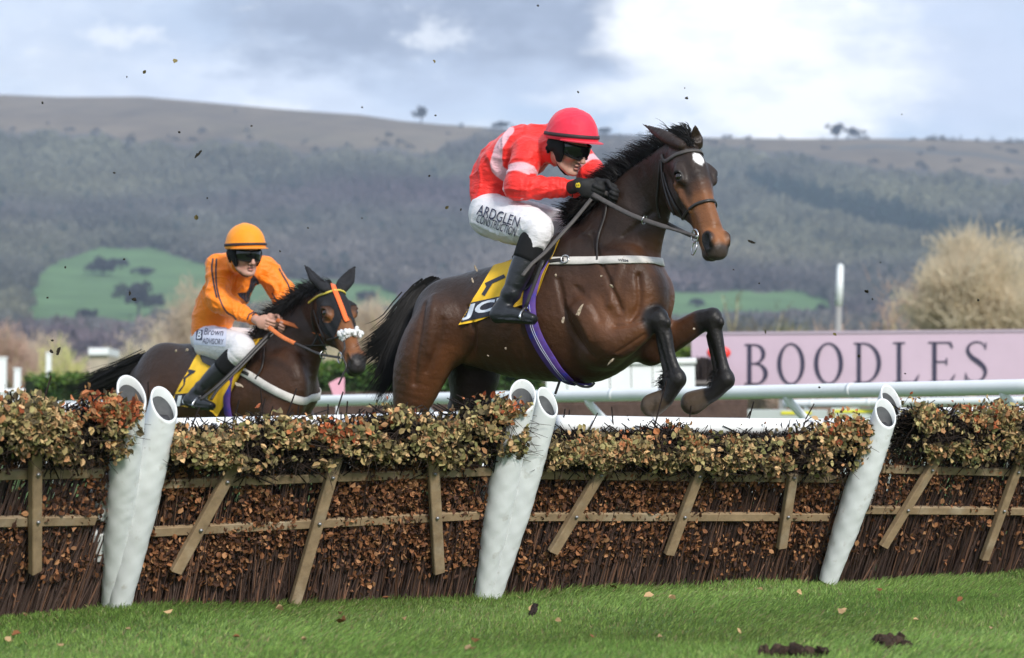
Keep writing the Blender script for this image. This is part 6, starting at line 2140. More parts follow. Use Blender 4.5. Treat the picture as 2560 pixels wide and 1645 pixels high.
def headgear(th, M, c, k, tilt, m_cap, m_band, m_goggle, m_black):
    """helmet with silk cover and peak, ear pads, chin harness, goggles"""
    ct, st = math.cos(tilt), math.sin(tilt)
    Mh = np.array([M[0] * ct + M[2] * st, M[1], M[2] * ct - M[0] * st])     # tipped back against the face
    ch = c + M[2] * .052 * k
    H = Sdf()
    H.ell((0, 0, .012), (.137, .119, .126), None, .01)
    H.ell((.0, 0, -.004), (.141, .122, .060), None, .02)
    H.plane_cut((0, 0, -.022), (0, 0, -1))
    H.ell((-.02, 0, -.10), (.10, .085, .11), None, .01, True)
    H.ell((.0, 0, .134), (.020, .020, .006), None, .006)
    H.xform(Mh * k, ch)
    for i, q in enumerate(H.p):
        q = list(q)
        if q[0] != 'plane': q[2] = q[2] * k
        if q[0] == 'ell': q[3] = q[3] / k
        H.p[i] = tuple(q)
    V, F = H.mesh(.006)
    V = relax(V, F, 2, .5)
    V = folds(V, vnormals(V, F), .0032, 24, 5, nrm(Mh[2] + Mh[0] * .6))
    cap = mk('helmet', V, F, m_cap, th)
    loc = lambda x, y, z: ch + A(x, y, z) @ Mh * k
    # band and peak
    a = np.linspace(0, 2 * np.pi, 60)
    q = np.array([loc(.1435 * math.cos(t), .1245 * math.sin(t), .004) for t in a]); n_ = np.array([A(math.cos(t), math.sin(t), .12) @ Mh for t in a])
    V, F = ribbon(q, n_, .018 * k, .004)
    mk('elastic_band', V, F, m_band, cap)
    nu, nv = 26, 7
    G = []
    for layer in (0, 1):
        for j in range(nv):
            for i in range(nu):
                t = R(-78 + 156 * i / (nu - 1)); e = j / (nv - 1)
                out = e * .042 * math.cos(t * 1.05) ** 1.0
                G.append(loc((.137 + out) * math.cos(t), (.119 + out * .7) * math.sin(t), -.014 - .10 * out - layer * .004 - .004 * e))
    i = np.arange(nv - 1)[:, None] * nu; j = np.arange(nu - 1)[None]
    f0 = np.stack([i + j, i + j + 1, i + nu + j + 1, i + nu + j], -1).reshape(-1, 4); K = nu * nv
    b = np.concatenate([np.arange(nu), np.arange(1, nv) * nu + nu - 1, ((nv - 1) * nu + np.arange(nu))[::-1][1:], (np.arange(nv)[::-1][1:]) * nu])
    side = np.stack([b[:-1], b[1:], b[1:] + K, b[:-1] + K], 1)
    mk('peak', np.array(G), np.concatenate([f0, f0[:, ::-1] + K, side]), m_cap, cap)
    hl = lambda x, y, z: c + A(x, y, z) @ M * k
    S = Sdf()
    for s in (-1, 1):
        S.chain([hl(-.045, .083 * s, .02), hl(.000, .088 * s, .0), hl(.020, .082 * s, -.03), hl(.030, .070 * s, -.068)], [(.040 * k, .014 * k), (.048 * k, .017 * k), (.036 * k, .015 * k), (.018 * k, .010 * k)], nrm(M[0]), .012)
        S.chain([hl(.012, .070 * s, -.060), hl(.030, .056 * s, -.095), hl(.055, .024 * s, -.124), hl(.060, 0, -.128)], [(.013 * k, .006 * k)] * 4, nrm(M[0] * .7 + M[2] * .7), .006)
        S.chain([hl(-.075, .062 * s, .01), hl(-.055, .070 * s, -.045), hl(-.08, .03 * s, -.06), hl(-.088, 0, -.062)], [(.018 * k, .009 * k)] * 4, nrm(M[2]), .008)
    V, F = S.mesh(.005)
    mk('chin_harness', V, F, m_black, th)
    # goggles: a curved lens with a rim
    nu, nv = 34, 12
    G = []
    for layer in (0, 1):
        for j in range(nv):
            for i in range(nu):
                t = R(-86 + 172 * i / (nu - 1)); e = j / (nv - 1) * 2 - 1
                hh = (.032 - .010 * np.exp(-(t / .20) ** 2) * (e < 0)) * (1 - .30 * abs(t / 1.5) ** 3)
                rr = 1.0 - .05 * e * e - layer * .12
                G.append(hl((.022 + .100 * rr * math.cos(t)), .089 * rr * math.sin(t), .004 + hh * e))
    i = np.arange(nv - 1)[:, None] * nu; j = np.arange(nu - 1)[None]
    f0 = np.stack([i + j, i + j + 1, i + nu + j + 1, i + nu + j], -1).reshape(-1, 4); K = nu * nv
    b = np.concatenate([np.arange(nu), np.arange(1, nv) * nu + nu - 1, ((nv - 1) * nu + np.arange(nu))[::-1][1:], (np.arange(nv)[::-1][1:]) * nu])
    side = np.stack([b[:-1], b[1:], b[1:] + K, b[:-1] + K], 1)
    gg = mk('goggles', np.array(G), np.concatenate([f0, f0[:, ::-1] + K, side]), m_goggle, th)
    G = np.array(G)
    rim = np.concatenate([G[:nu], G[nu - 1:nu * nv:nu][1:], G[nu * (nv - 1):nu * nv][::-1][1:], G[0:nu * nv:nu][::-1][1:]])
    V, F = tube(rim, .0045 * k, 6)
    mk('goggle_rim', V, F, m_black, gg)


def rider_mats():
    MT['skin'] = mat('skin', attr=True, rough=.5, spec=.4, noise=(45, .10), bump=(220, .25, .001), sss=.15)
    MT['silk'] = mat('racing silk', attr=True, rough=.48, spec=.35, noise=(9, .10), bump=[(22, .8, .012, (1, 1, 2.2)), (70, .35, .003), (700, .2, .0005)], trans=.0, sheen=.15)
    MT['breech'] = mat('white breeches', (.74, .72, .74), .6, .35, noise=(8, .08), bump=[(26, .6, .010, (1, .8, 2.0)), (500, .2, .0006)], var=((.50, .43, .36), 9, .66, .85))
    MT['boot'] = mat('black boot leather', (.016, .017, .020), .30, .5, noise=(18, .25), bump=[(30, .45, .006, (1, 1, 2)), (140, .3, .002)], var=((.06, .06, .065), 15, .6, .8))
    MT['sock'] = mat('black sock', (.010, .010, .011), .85, .25, bump=(300, .4, .001))
    MT['glove'] = mat('black glove', (.014, .014, .015), .7, .35, noise=(60, .3), bump=(220, .4, .0015))
    MT['goggle'] = mat('dark goggle lens', (.010, .010, .011), .06, .6)
    MT['cap_red'] = mat('pinkish red cap silk', (.78, .030, .066), .6, .25, var=((.16, .03, .03), 26, .74, .78), noise=(7, .10), bump=[(24, .35, .006, (1, 2, 1)), (600, .2, .0005)], sheen=.15)
    MT['cap_orange'] = mat('orange cap silk', (.93, .30, .012), .6, .25, var=((.25, .10, .02), 26, .75, .79), noise=(7, .09), bump=[(24, .3, .006), (600, .2, .0005)], sheen=.15)
    MT['band_brown'] = mat('dark elastic', (.045, .028, .030), .6, .3)
    MT['patch'] = mat('sponsor patch', (.62, .64, .76), .6, .3, noise=(30, .06))
    MT['navy'] = mat('navy print', (.020, .022, .06), .6, .3, noise=(50, .2))
    MT['gold'] = mat('yellow print', (.75, .55, .03), .5, .3)


SKIN, LIP, BLUSH = A(.52, .29, .22), A(.40, .15, .13), A(.55, .23, .18)


def rider(name_label, Hs, spec):
    Sp, l, h, W = Hs['Sp'], Hs['l'], Hs['h'], Hs['W']
    pt = lambda q: Sp(q[0], q[1], q[2] if len(q) > 2 else 0.)
    th = thing('person', pt(spec['torso'][0]), name_label, 'jockey', 'jockeys')
    M = head_axes(*spec['head'][2:5]); c = P(spec['head'][0], spec['head'][1], spec['head'][5]); k = spec['head'][6]
    tor = np.array([pt(q) for q in spec['torso']]); tr = np.array(spec['torso_r'])
    side = nrm(l * math.cos(spec['twist']) + h * math.sin(spec['twist']))
    arms = [[pt(q) for q in spec['near_arm']], [pt(q) for q in spec['far_arm']]]
    mir = lambda q: mirror(np.array([q]), W, l)[0]
    leg_n = [pt(q) for q in spec['leg']]
    legs = [leg_n, [mir(q) for q in leg_n]]
    foot_n = [pt(q) for q in spec['foot']]
    feet = [foot_n, [mir(q) for q in foot_n]]
    # ---- body
    S = Sdf()
    fp = face(S, M, c, k)
    nb = tor[-1]
    S.chain([nb, (nb + c) / 2 - M[2] * .03 - M[0] * .02, c - M[2] * .05 * k - M[0] * .03], [(.075, .07), (.062, .062), (.058, .06)], side, .03)
    S.chain(tor, tr - .022, side, .04)
    for a in arms: S.chain(a[:3], [.058, .046, .030], None, .03)
    for g_, f_ in zip(legs, feet):
        S.chain([g_[0], g_[1]], [.085, .056], None, .04); S.chain([g_[1], g_[2]], [.052, .034], None, .03); S.chain(f_, [.028, .026, .018], None, .02)
    hands = spec['hands']
    hp_ = []
    for (px, py, d, f, t_, b_), a in zip(hands, arms):
        hc = P(px, py, d); hp_.append((hc, A(*f), A(*t_), A(*b_)))
        S.chain([a[2], hc - nrm(A(*f)) * .06], [.028, .026], None, .02)
        hand_prims(S, hc, A(*f), A(*t_), A(*b_), 1.0, 0.)
    V, F = S.mesh(.0045)
    col = np.tile(SKIN, (len(V), 1))
    for s in (-1, 1): col = paint(col, V, fp(.07, .042 * s, -.04), fp(.06, .045 * s, -.06), .012, .03, BLUSH, .8)
    col = paint(col, V, fp(.116, 0, -.04), fp(.112, 0, -.03), .008, .012, BLUSH, .7)
    col = paint(col, V, fp(.100, .016, -.0755), fp(.100, -.016, -.0755), .009, .006, LIP, .9)
    for s in (-1, 1): col = paint(col, V, fp(.107, .008 * s, -.054), fp(.109, .008 * s, -.054), .005, .005, LIP * .35, .8)
    col = paint(col, V, fp(.106, .016, -.0758), fp(.106, -.016, -.0758), .002, .004, LIP * .2, .9)
    mk('body', V, F, MT['skin'], th, col=col)
    # ---- jacket
    S = Sdf()
    S.chain(tor, tr, side, .05)
    S.chain([nb, nb + (c - nb) * .45 - M[0] * .045 - M[2] * .045, c - M[0] * .055 * k - M[2] * .060 * k], [(.094, .092), (.086, .084), (.074, .068)], side, .03)
    for a in arms:
        r_ = spec['sleeve']
        S.chain([a[0], (a[0] + a[1]) / 2, a[1], (a[1] + a[2]) / 2, a[2]], r_, None, .05)
        S.ell(a[1], r_[2] * 1.04, None, .03)
    V, F = cloth_mesh(S, .0062, .0160, 16, spec['seed'])
    ax_arm = [nrm(a[1] - a[0]) for a in arms]
    N = vnormals(V, F)
    for a, x in zip(arms, ax_arm):        # rings of folds at the elbow and the cuff
        d, t_ = seg_d(V, a[1], a[2]); w = np.clip(1 - d / .13, 0, 1)
        V = V + N * (.0035 * w * np.sin(t_ * 34 + 2 * np.sin(t_ * 9) + (V @ A(7, 9, 5)) * 2))[:, None]
    col = spec['paint'](V, F, dict(arms=arms, tor=tor, l=l, W=W, side=side))
    jk = mk('jacket', V, F, MT['silk'], th, col=col)
    TJ = bvh(V, F)
    for a in arms:                        # elastic cuff
        e = nrm(a[2] - a[1]); cf = a[2] - e * .012
        Vc, Fc = torus(cf, e, spec['sleeve'][4] * .98, .006, 24, 8)
        mk('cuff_elastic', Vc, Fc, MT['band_brown'], jk)
    # ---- breeches
    S = Sdf()
    S.chain([tor[0] + (tor[1] - tor[0]) * .02, tor[0] - A(0, 0, .02), leg_n[0] * .5 + legs[1][0] * .5 - A(0, 0, .02)], [(tr[0][0] * .92, tr[0][1] * .95), (tr[0][0] * .98, tr[0][1] * 1.02), (.13, .09)], side, .05)
    for g_ in legs:
        S.chain([g_[0], g_[0] * .45 + g_[1] * .55, g_[1], g_[1] * .72 + g_[2] * .28], spec['thigh'], None, .05)
    V, F = cloth_mesh(S, .0066, .0062, 17, spec['seed'] + 3)
    bc = mk('breeches', V, F, MT['breech'], th)
    TBR = bvh(V, F)
    # ---- boots
    for g_, f_ in zip(legs, feet):
        S = Sdf()
        k0 = g_[1] * .70 + g_[2] * .30
        sx = nrm(np.cross(g_[2] - g_[1], f_[2] - f_[0]))
        S.chain([k0, k0 * .55 + g_[2] * .45, g_[2] + (g_[1] - g_[2]) * .06], [.066, .062, .044], None, .02)
        S.chain([g_[2] + (g_[1] - g_[2]) * .1, f_[0]], [.044, .040], None, .03)
        S.chain(f_, [(.041, .042), (.045, .040), (.034, .024)], sx, .025)
        up = nrm(np.cross(f_[2] - f_[0], sx)); up = up if up[2] > 0 else -up
        S.chain([f_[0] - up * .034, f_[1] - up * .034, f_[2] - up * .022], [(.034, .008), (.038, .008), (.030, .007)], sx, .006)
        V, F = S.mesh(.0062)
        V = relax(V, F, 1, .5)
        ax = nrm(g_[2] - g_[1])
        d, t_ = seg_d(V, g_[1] * .3 + g_[2] * .7, g_[2])
        V = V + vnormals(V, F) * (.004 * np.sin((V @ ax) * 95 + 2.5 * sinnoise(V, 14, 6)) * np.clip(1 - d / .12, 0, 1) * np.clip(t_ * 3, 0, 1))[:, None]
        bt = mk('boot', V, F, MT['boot'], th)
        Vs, Fs = tube(catmull([g_[1] * .93 + g_[2] * .07, k0 * .8 + g_[2] * .2], 8), [.072, .074, .074, .073, .072, .071, .069, .067], 24)
        mk('sock_top', Vs, Fs, MT['sock'], bt)
    # ---- gloves
    if spec['gloves']:
        for (hc, f, t_, b_), a in zip(hp_, arms):
            S = Sdf()
            hand_prims(S, hc, f, t_, b_, 1.0, .003)
            S.chain([hc - nrm(f) * .03, hc - nrm(f) * .06, a[2] - nrm(a[2] - a[1]) * .03], [(.036, .026), (.034, .031), (.036, .036)], t_, .02)
            V, F = S.mesh(.0045)
            mk('glove', V, F, MT['glove'], th)
    headgear(th, M, c, k, spec['tilt'], spec['cap'], MT['band_brown'], MT['goggle'], MT['sock'])
    return th, jk, TJ, bc, TBR, fp


def norm_text(body, **kw):
    V, T = text_mesh(body, **kw)
    mn, mx = V.min(0), V.max(0)
    V = (V - (mn + mx) / 2) / np.maximum(mx - mn, 1e-6)
    return V, T


RED_S, PINK_S, ORANGE_S = A(.84, .026, .020), A(.74, .43, .48), A(.93, .235, .008)


def red_jockey():
    def paint_red(V, F, d):
        col = np.tile(RED_S, (len(V), 1))
        T = bvh(V, F)
        jit = .004 * sinnoise(V, 60, 3)
        # pale sash round the body, both sides
        q, _ = cast_path(T, [(1268, 332), (1252, 352), (1243, 382), (1244, 410), (1252, 440), (1268, 466), (1290, 488), (1316, 502)], 30)
        flat = lambda Z: Z - ((Z - d['W']) @ d['l'])[:, None] * d['l']      # side view: the sash runs round both flanks
        Vf = flat(V)
        for path in (catmull(flat(q)[::5], 24),):
            dm = np.min([seg_d(Vf, a, b)[0] for a, b in zip(path[:-1], path[1:])], 0)
            w = np.clip((.038 + jit - dm) / .005, 0, 1)[:, None]
            arm_ = np.min([seg_d(V, a[0], a[1])[0] for a in d['arms']], 0)
            w = w * (arm_ > .085)[:, None]
            col = col * (1 - w) + PINK_S * w
        for i, a in enumerate(d['arms']):
            dd, t_ = seg_d(V, a[0], a[1]); ok = dd < .105
            t2 = ((V - a[0]) @ (a[1] - a[0])) / ((a[1] - a[0]) @ (a[1] - a[0])) + jit * 4
            d2, tf = seg_d(V, a[1], a[2])
            w = (np.clip((t2 - .50) / .03, 0, 1) * np.clip((.80 - t2) / .03, 0, 1) * ok * ((d2 > .07) | (tf < .05)))[:, None]
            col = col * (1 - w) + PINK_S * w
        return col
    Sp = HA['Sp']
    spec = dict(
        torso=[(1240, 514), (1236, 456), (1282, 400), (1330, 366), (1362, 352)], torso_r=[(.160, .112), (.155, .118), (.180, .138), (.175, .120), (.095, .088)], twist=R(8),
        near_arm=[(1322, 385, -.165), (1298, 466, -.27), (1438, 472, -.13)], far_arm=[(1438, 388, .165), (1480, 434, .16), (1506, 466, .06)],
        sleeve=[.086, .080, .069, .058, .041], leg=[(1226, 540, -.11), (1344, 574, -.29), (1272, 748, -.375)], thigh=[.118, .116, .084, .058],
        foot=[(1244, 786, -.385), (1290, 788, -.395), (1334, 797, -.40)], head=(1421, 364, R(50), R(27), R(4), 12.80, 1.07), tilt=R(17), seed=4, gloves=True, cap=MT['cap_red'],
        hands=[(1474, 474, 12.66, (.80, -.25, -.42), (.25, -.35, .85), (.10, -.95, -.2)), (1516, 476, 12.76, (.75, -.3, -.5), (.1, -.2, .9), (.2, .95, .1))], paint=paint_red)
    th, jk, TJ, bc, TBR, fp = rider('jockey in red silks with pale pink bands and red cap, crouched over the jumping horse', HA, spec)
    V, T = norm_text('ARDGLEN', bold=0)
    decal('printed_letters', V, T, affine(1247, 540, 103, 33, 8, -25), TBR, MT['navy'], bc, .006, 3)
    V, T = norm_text('CONSTRUCTION', bold=0)
    decal('printed_letters', V, T, affine(1242, 563, 97, 36, 7, -20), TBR, MT['navy'], bc, .006, 3)
    # little figure-eight badge on the glove
    for o in bpy.data.objects:
        if o.parent is th and o.name.startswith('glove'):
            Vg = np.array([v.co[:] for v in o.data.vertices]) + ORG[o.name]; Fg = np.array([list(p.vertices) for p in o.data.polygons])
            TG = bvh(Vg, Fg)
            V, T = norm_text('8', bold=.03)
            decal('printed_badge', V, T, affine(1445, 463, 1, 13, -12, 1), TG, MT['gold'], o, .002, 4)
            break


def orange_jockey():
    def paint_or(V, F, d):
        return np.tile(ORANGE_S, (len(V), 1))
    spec = dict(
        torso=[(528, 842), (536, 785), (572, 718), (598, 668), (608, 648)], torso_r=[(.165, .120), (.165, .130), (.185, .140), (.180, .115), (.095, .088)], twist=R(-6),
        near_arm=[(548, 668, -.18), (548, 752, -.27), (636, 798, -.17)], far_arm=[(662, 672, .18), (712, 734, .26), (706, 790, .12)],
        sleeve=[.090, .084, .075, .062, .043], leg=[(528, 858, -.11), (606, 872, -.30), (490, 985, -.375)], thigh=[.120, .114, .088, .062],
        foot=[(474, 1000, -.385), (500, 1008, -.395), (530, 1014, -.40)], head=(612, 634, R(34), R(14), R(3), 16.05, 1.07), tilt=R(12), seed=14, gloves=False, cap=MT['cap_orange'],
        hands=[(660, 808, 15.98, (.80, -.3, -.35), (.2, -.3, .9), (0, -.95, -.2)), (694, 806, 16.2, (.75, -.3, -.5), (.1, -.2, .9), (.2, .95, .1))], paint=paint_or)
    th, jk, TJ, bc, TBR, fp = rider('jockey in orange silks and orange cap riding the hooded horse', HB, spec)
    Z = lambda x, y: (380 + x * .3636, 500 + y * .3636)

    def poly(name, pts, tree, m, parent, off=.003):
        V = np.array([Z(*p) for p in pts]); T = np.array(tessellate_polygon([[Vector((x, y, 0)) for x, y in V]]))
        return decal(name, np.c_[V, np.zeros(len(V))], T, lambda x, y: (x, y), tree, m, parent, off, 5)
    poly('printed_horse', [(700, 515), (718, 535), (738, 568), (728, 584), (712, 572), (704, 592), (710, 622), (738, 632), (728, 662), (722, 694), (714, 660), (702, 664), (698, 694), (690, 660), (672, 690), (650, 708), (628, 684), (600, 664), (588, 640), (618, 636), (645, 636), (662, 620), (672, 580), (680, 540)], TJ, MT['ink'], jk)

    def zig(pts, wd):
        p = catmull(np.c_[np.array([Z(*q) for q in pts]), np.zeros(len(pts))], len(pts) * 8)[:, :2]
        t = nrm(np.gradient(p, axis=0)); n_ = np.c_[-t[:, 1], t[:, 0]] * (wd * (1 + .5 * np.sin(np.arange(len(p)) * 1.7)))[:, None] if np.ndim(wd) else np.c_[-t[:, 1], t[:, 0]] * wd
        V = np.concatenate([p - n_, p + n_]); k = len(p); i = np.arange(k - 1)
        T = np.concatenate([np.stack([i, i + 1, i + k + 1], 1), np.stack([i, i + k + 1, i + k], 1)])
        decal('seam_braid', np.c_[V, np.zeros(len(V))], T, lambda x, y: (x, y), TJ, MT['ink'], jk, .003, 5)
    zig([(420, 402), (412, 470), (420, 540), (430, 600), (446, 672)], 2.0)
    zig([(444, 404), (440, 470), (440, 520), (444, 590), (462, 670)], 2.0)
    zig([(462, 672), (490, 735), (520, 775), (560, 800), (600, 850)], 1.7)
    zig([(712, 762), (690, 775), (668, 790), (656, 822)], 1.7)
    zig([(872, 470), (900, 520), (935, 580), (955, 640)], 1.8)
    zig([(826, 640), (850, 680), (884, 722)], 1.7)
    bx = np.array([(0, 0, 0), (1, 0, 0), (1, 1, 0), (0, 1, 0)], float); bt_ = np.array([(0, 1, 2), (0, 2, 3)])
    cx, cy = Z(402, 936)
    fr = lambda x, y: (cx + (x - .5) * 80 + (y - .5) * 3, cy + (x - .5) * 5 - (y - .5) * 48)
    pa = decal('sponsor_patch', bx, bt_, fr, TBR, MT['patch'], bc, .003, 5)
    V, T = norm_text('Brown', shear=.2, bold=0)
    decal('printed_letters', V * A(.60, .34, 0) + A(.60, .72, 0), T, fr, TBR, MT['navy'], bc, .0055, 4)
    V, T = norm_text('ADVISORY', shear=.1, bold=0)
    decal('printed_letters', V * A(.66, .28, 0) + A(.60, .24, 0), T, fr, TBR, MT['navy'], bc, .0055, 4)
    decal('printed_box', bx * A(.20, .52, 0) + A(.06, .26, 0), bt_, fr, TBR, MT['navy'], bc, .0050, 4)
    V, T = norm_text('B', shear=.2, bold=.02)
    decal('printed_letters', V * A(.13, .42, 0) + A(.16, .53, 0), T, fr, TBR, MT['white_print'], bc, .0075, 4)


rider_mats()
red_jockey()
orange_jockey()


# ---------------------------------------------------------------- grass, fallen leaves, flying turf
def build_grass():
    g = np.random.default_rng(17)
    N = 190000
    y = np.sqrt(g.uniform(8.2 ** 2, 14.6 ** 2, N)); x = g.uniform(-1, 1, N) * (y * .226 + .25)
    # not far behind the hurdle line
    line = np.interp(x, [-3, -1.9, -.13, 1.75, 3.2], [10.7, 11.4, 12.25, 13.4, 14.2])
    k = y < line + .25
    x, y = x[k], y[k]; N = len(x)
    tuft = sinnoise(np.c_[x, y, 0 * x], 6.0, 2) + .7 * sinnoise(np.c_[x, y, 0 * x], 17, 3)
    nearl = np.clip(1 - np.abs(y - np.interp(x, [-3, -1.9, -.13, 1.75, 3.2], [10.7, 11.4, 12.25, 13.4, 14.2])) / .35, 0, 1)
    h = (.026 + .016 * g.uniform(0, 1, N) + .018 * np.clip(tuft, -.4, 1) + .035 * nearl * g.uniform(0, 1, N)).clip(.014)
    roots = np.stack([x, y, turf_z(x, y) - .002], -1)
    lean = np.c_[.35 + .3 * np.sin(x * 3 + y), -.25 + .3 * np.cos(x * 2.1 - y * 1.7), np.zeros(N)]
    dirs = A(0, 0, 1) + g.normal(size=(N, 3)) * A(.38, .38, .1) + lean * .3
    V, F = hair(roots, dirs, h, lean * .55 + A(0, 0, -.2), .0019, 3, 4, .12)
    c = np.tile(A(.185, .300, .070), (N, 1)) * g.uniform(.55, 1.4, (N, 1))
    patch = sinnoise(np.c_[x, y, 0 * x], 2.3, 9)
    c *= (1 + .30 * patch + .18 * np.clip(tuft, -1, 1))[:, None]
    c += np.clip(-patch, 0, 1)[:, None] * A(.03, .012, .006)
    dry = g.uniform(0, 1, N) < .09 + .10 * np.clip(patch, 0, 1)
    c[dry] = A(.30, .28, .13) * g.uniform(.6, 1.1, (dry.sum(), 1))
    pale = g.uniform(0, 1, N) < .22
    c[pale] = c[pale] * A(1.45, 1.3, 1.3)
    m = mat('grass blade', attr=True, rough=.5, spec=.35, trans=.4)
    tag(mk('grass', V, F, m, col=np.repeat(c, 8, 0)), kind='stuff')


def small_leaf(name, p, size, col, nor, along, seed, label, cat, group, mt):
    g = np.random.default_rng(seed)
    V, F, c = leaves(np.array([p]), np.array([size]), np.array([nor]), np.array([along]), np.array([col]), .5, seed)
    V = np.concatenate([V, V - nrm(nor) * .0015]); F = np.concatenate([F, F[:, ::-1] + 6]); c = np.concatenate([c, c])
    o = mk(name, V, F, mt, None, smooth=False, col=c, origin=p)
    return tag(o, label, cat, group)


def clod(name, p, size, col, seed, label, cat, group, mt, stretch=(1, 1, 1)):
    g = np.random.default_rng(seed)
    q, _ = np.linalg.qr(g.normal(size=(3, 3)))
    V, F = ball(p, A(*stretch) * size / 2, 9, 6, q, .16, seed)
    V += g.normal(size=V.shape) * size * .05
    o = mk(name, V, F, mt, None, smooth=False, col=np.tile(col, (len(V), 1)) * g.uniform(.6, 1.3, (len(V), 1)), origin=p)
    return tag(o, label, cat, group)


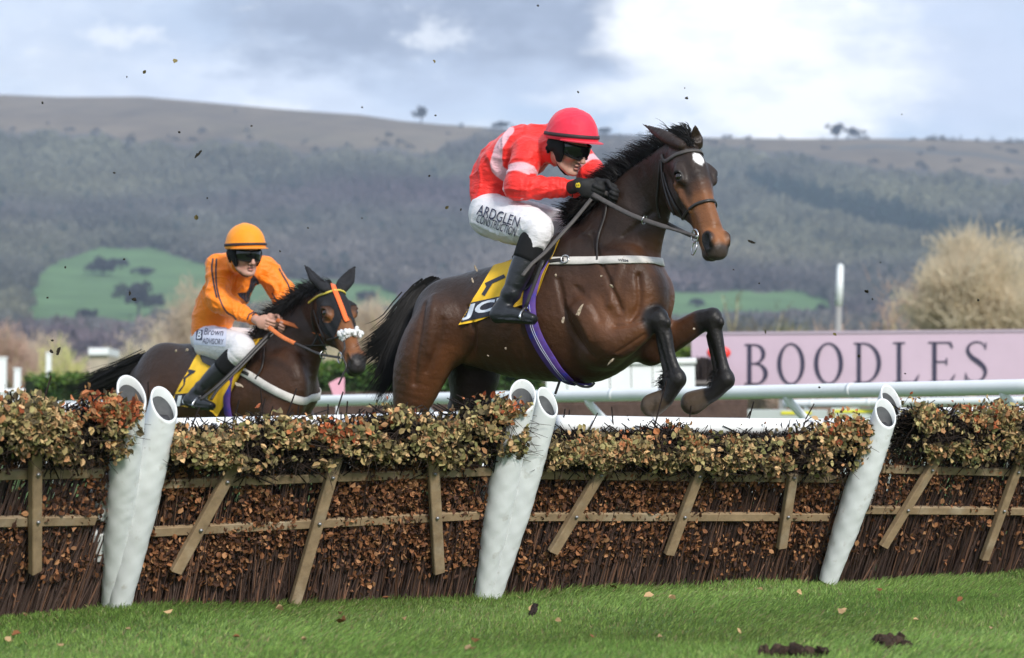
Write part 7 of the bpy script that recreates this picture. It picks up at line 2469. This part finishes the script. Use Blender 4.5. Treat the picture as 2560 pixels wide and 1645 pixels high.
def build_bits():
    g = np.random.default_rng(5)
    ml = mat('dead leaf', attr=True, rough=.7, spec=.2, trans=.15)
    mc = mat('soil', attr=True, rough=.95, spec=.1, bump=(120, .6, .004))
    spots = [(235, 1440, 30), (700, 1540, 20), (420, 1560, 22), (1190, 1612, 26), (1330, 1535, 20), (1395, 1560, 16), (1180, 1660, 30), (1622, 1515, 24), (1680, 1518, 20), (1535, 1482, 26),
             (2105, 1543, 22), (2110, 1540, 14), (1735, 1545, 16), (1996, 1505, 18), (1170, 1640, 22), (855, 1568, 30), (690, 1515, 22), (20, 1610, 20), (40, 1600, 22), (62, 1560, 14), (850, 1548, 18), (965, 1503, 20),
             (500, 1518, 24), (1010, 1560, 16), (1480, 1600, 14), (1850, 1580, 16), (2290, 1558, 14), (2400, 1520, 16), (2480, 1590, 18), (320, 1590, 14), (590, 1610, 18), (1650, 1590, 14), (1900, 1490, 18), (2200, 1500, 14), (760, 1620, 16), (150, 1625, 20)]
    for i, (x, y, s) in enumerate(spots):
        p = on_ground(x, min(y, 1640)) ; p[2] = turf_z(p[0], p[1]) + .028
        tan = A(*srgb(190, 158, 116)) if i % 3 else A(*srgb(150, 100, 66))
        small_leaf('fallen_leaf', p, s / FPX * p[1] * 1.1, tan * g.uniform(.7, 1.1), A(0, -.6, 1) + g.normal(size=3) * .3, g.normal(size=3) * A(1, .5, .2), i, 'small dead brown leaf lying on the short grass before the hurdles', 'leaf', 'fallen leaves on the grass', ml)
    for i, (x, y, sx, sy, lab) in enumerate([(1975, 1642, 120, 26, 'wide dark divot of soil at the bottom edge of the photo'), (2228, 1616, 62, 22, 'smaller dark divot of soil near the bottom right corner')]):
        p = on_ground(x, y); s = p[1] / FPX
        parts = []
        gg = np.random.default_rng(i + 50)
        for k in range(46):
            q = p + A(gg.normal() * sx * s * .22, gg.normal() * .05, .006 + abs(gg.normal()) * sy * s * .16)
            parts.append((*ball(q, gg.uniform(.016, .03), 8, 6, None, .15, k), np.array(A(.045, .030, .022) * gg.uniform(.5, 1.5))))
        V, F, c = join(parts)
        tag(mk('soil_divot', V, F, mc, None, smooth=False, col=c, origin=p), lab, 'soil')
    p = on_ground(1333, 1543); p[2] += .03
    clod('soil_clod', p, .05, A(.03, .022, .02), 91, 'single black clod on the grass below the middle padded posts', 'soil', None, mc, (.7, .7, 1.3))
    air = [(438, 152, 15, 'l', 'curled olive leaf flying high in the sky at the upper left'), (361, 180, 11, 'l', 'yellow brown leaf flying just left of the high olive leaf'), (106, 257, 7, 'd', None), (495, 386, 17, 's', 'long dark sliver of turf over the hill left of centre'),
           (448, 330, 8, 'd', None), (491, 543, 13, 'l', 'tan leaf in the air above the orange helmet'), (1086, 152, 11, 'l', 'brown leaf in front of the dark cloud'), (1445, 230, 6, 'd', None), (1716, 245, 8, 'd', None), (1089, 288, 7, 'd', None),
           (317, 192, 5, 'd', None), (1345, 14, 8, 'd', None), (628, 315, 5, 'd', None), (324, 733, 12, 's', 'dark sliver of turf before the left green field, upper of two'), (335, 748, 12, 'd', None), (119, 744, 7, 'd', None), (131, 851, 9, 'd', None),
           (129, 879, 11, 'd', None), (146, 878, 16, 's', 'dark slanting twig before the yellow willow'), (1878, 605, 14, 's', 'dark upright flake right of the big horse muzzle'), (2167, 728, 13, 'c', 'black round clod right of the white pole'), (2181, 748, 6, 'd', None),
           (2445, 750, 8, 'd', None), (1910, 830, 15, 'l', 'green leaf flying just above the pink board'), (2087, 836, 11, 'l', 'brown curled leaf at the top edge of the pink board'), (2147, 890, 9, 'd', None), (2263, 934, 6, 'd', None), (2201, 656, 5, 'd', None), (1834, 674, 5, 'd', None),
           (1898, 708, 5, 'd', None), (2048, 968, 6, 'd', None), (1117, 519, 11, 'l', 'greenish leaf left of the white breeches'), (1152, 524, 6, 'd', None), (1073, 440, 7, 'd', None), (770, 570, 6, 'd', None), (163, 668, 6, 'd', None), (310, 648, 6, 'd', None), (285, 432, 6, 'd', None), (518, 495, 5, 'd', None), (700, 628, 5, 'd', None), (905, 545, 5, 'd', None), (1712, 220, 4, 'd', None), (2254, 286, 4, 'd', None), (905, 268, 5, 'd', None)]
    front = [(1448, 777, 17, 'p', 'pale curled shaving before the big horse shoulder', 12.25), (1408, 799, 13, 'p', 'pale crumb before the girth of the big horse', 12.2), (1529, 715, 13, 'p', 'pale crumb before the big horse breast', 12.1), (1264, 871, 7, 'q', None, 12.4), (1220, 889, 6, 'q', None, 12.4),
             (1527, 904, 13, 'p', 'pale sliver before the near elbow of the big horse', 12.1), (1190, 672, 11, 'p', 'tan crumb over the croup, upper of two', 12.8), (1181, 700, 11, 'p', 'tan crumb over the croup, lower of two', 12.7), (1389, 688, 7, 'q', None, 12.3), (1503, 690, 6, 'q', None, 12.2),
             (598, 962, 16, 'p', 'pale leaf before the shoulder of the hooded horse', 15.2), (467, 874, 9, 'q', None, 15.6), (440, 877, 7, 'q', None, 15.7), (1735, 822, 8, 'q', None, 12.0)]
    for i, (x, y, s, k, lab, *d) in enumerate([a + (11.6 + (j * 37 % 23) / 12.,) for j, a in enumerate(air)] + front):
        p = P(x, y, d[0]); sz = s / FPX * d[0]
        gp = 'dark specks of turf in the air' if k == 'd' else 'pale specks of turf in the air' if k == 'q' else 'bits of turf and leaf in the air'
        if k == 'l':
            small_leaf('flying_leaf', p, sz * 1.15, A(.16, .13, .05) * g.uniform(.6, 1.5), A(.3, -1, .4) + g.normal(size=3) * .4, g.normal(size=3), 300 + i, lab, 'leaf', gp, ml)
        else:
            col = A(.42, .34, .25) if k in 'pq' else A(.035, .03, .022)
            st = (1.5, .5, .35) if k in 'sp' else (1, .75, .6)
            clod('flying_clod', p, sz * (1 if k != 's' else 1.0), col, 300 + i, lab or ('tiny pale speck of turf before a horse' if k == 'q' else 'tiny dark speck of turf thrown up into the air'), 'clod', gp, mc, st)


build_grass()
build_bits()


# ---------------------------------------------------------------- the air between here and the hill
def build_haze():
    V, F = beam(A(0, -25, 190.), A(0, 2900, 190.), A(0, 0, 1), 9000, 384.2, .0)
    lo, hi = A(-4500, -25, -2.2), A(4500, 2900, 395)
    V = np.array([[(lo, hi)[i][0], (lo, hi)[j][1], (lo, hi)[k][2]] for i in (0, 1) for j in (0, 1) for k in (0, 1)])
    F = np.array([(0, 1, 3, 2), (4, 6, 7, 5), (0, 4, 5, 1), (2, 3, 7, 6), (0, 2, 6, 4), (1, 5, 7, 3)])
    m = bpy.data.materials.new('haze air')
    m.use_nodes = True
    nt = m.node_tree
    nt.nodes.clear()
    out = nt.nodes.new('ShaderNodeOutputMaterial'); v = nt.nodes.new('ShaderNodeVolumePrincipled')
    v.inputs['Color'].default_value = (.66, .80, 1.0, 1)
    v.inputs['Density'].default_value = .00019
    v.inputs['Anisotropy'].default_value = .0
    nt.links.new(v.outputs[0], out.inputs['Volume'])
    o = mk('haze', V, F, m, None, smooth=False)
    tag(o, kind='stuff')


build_haze()
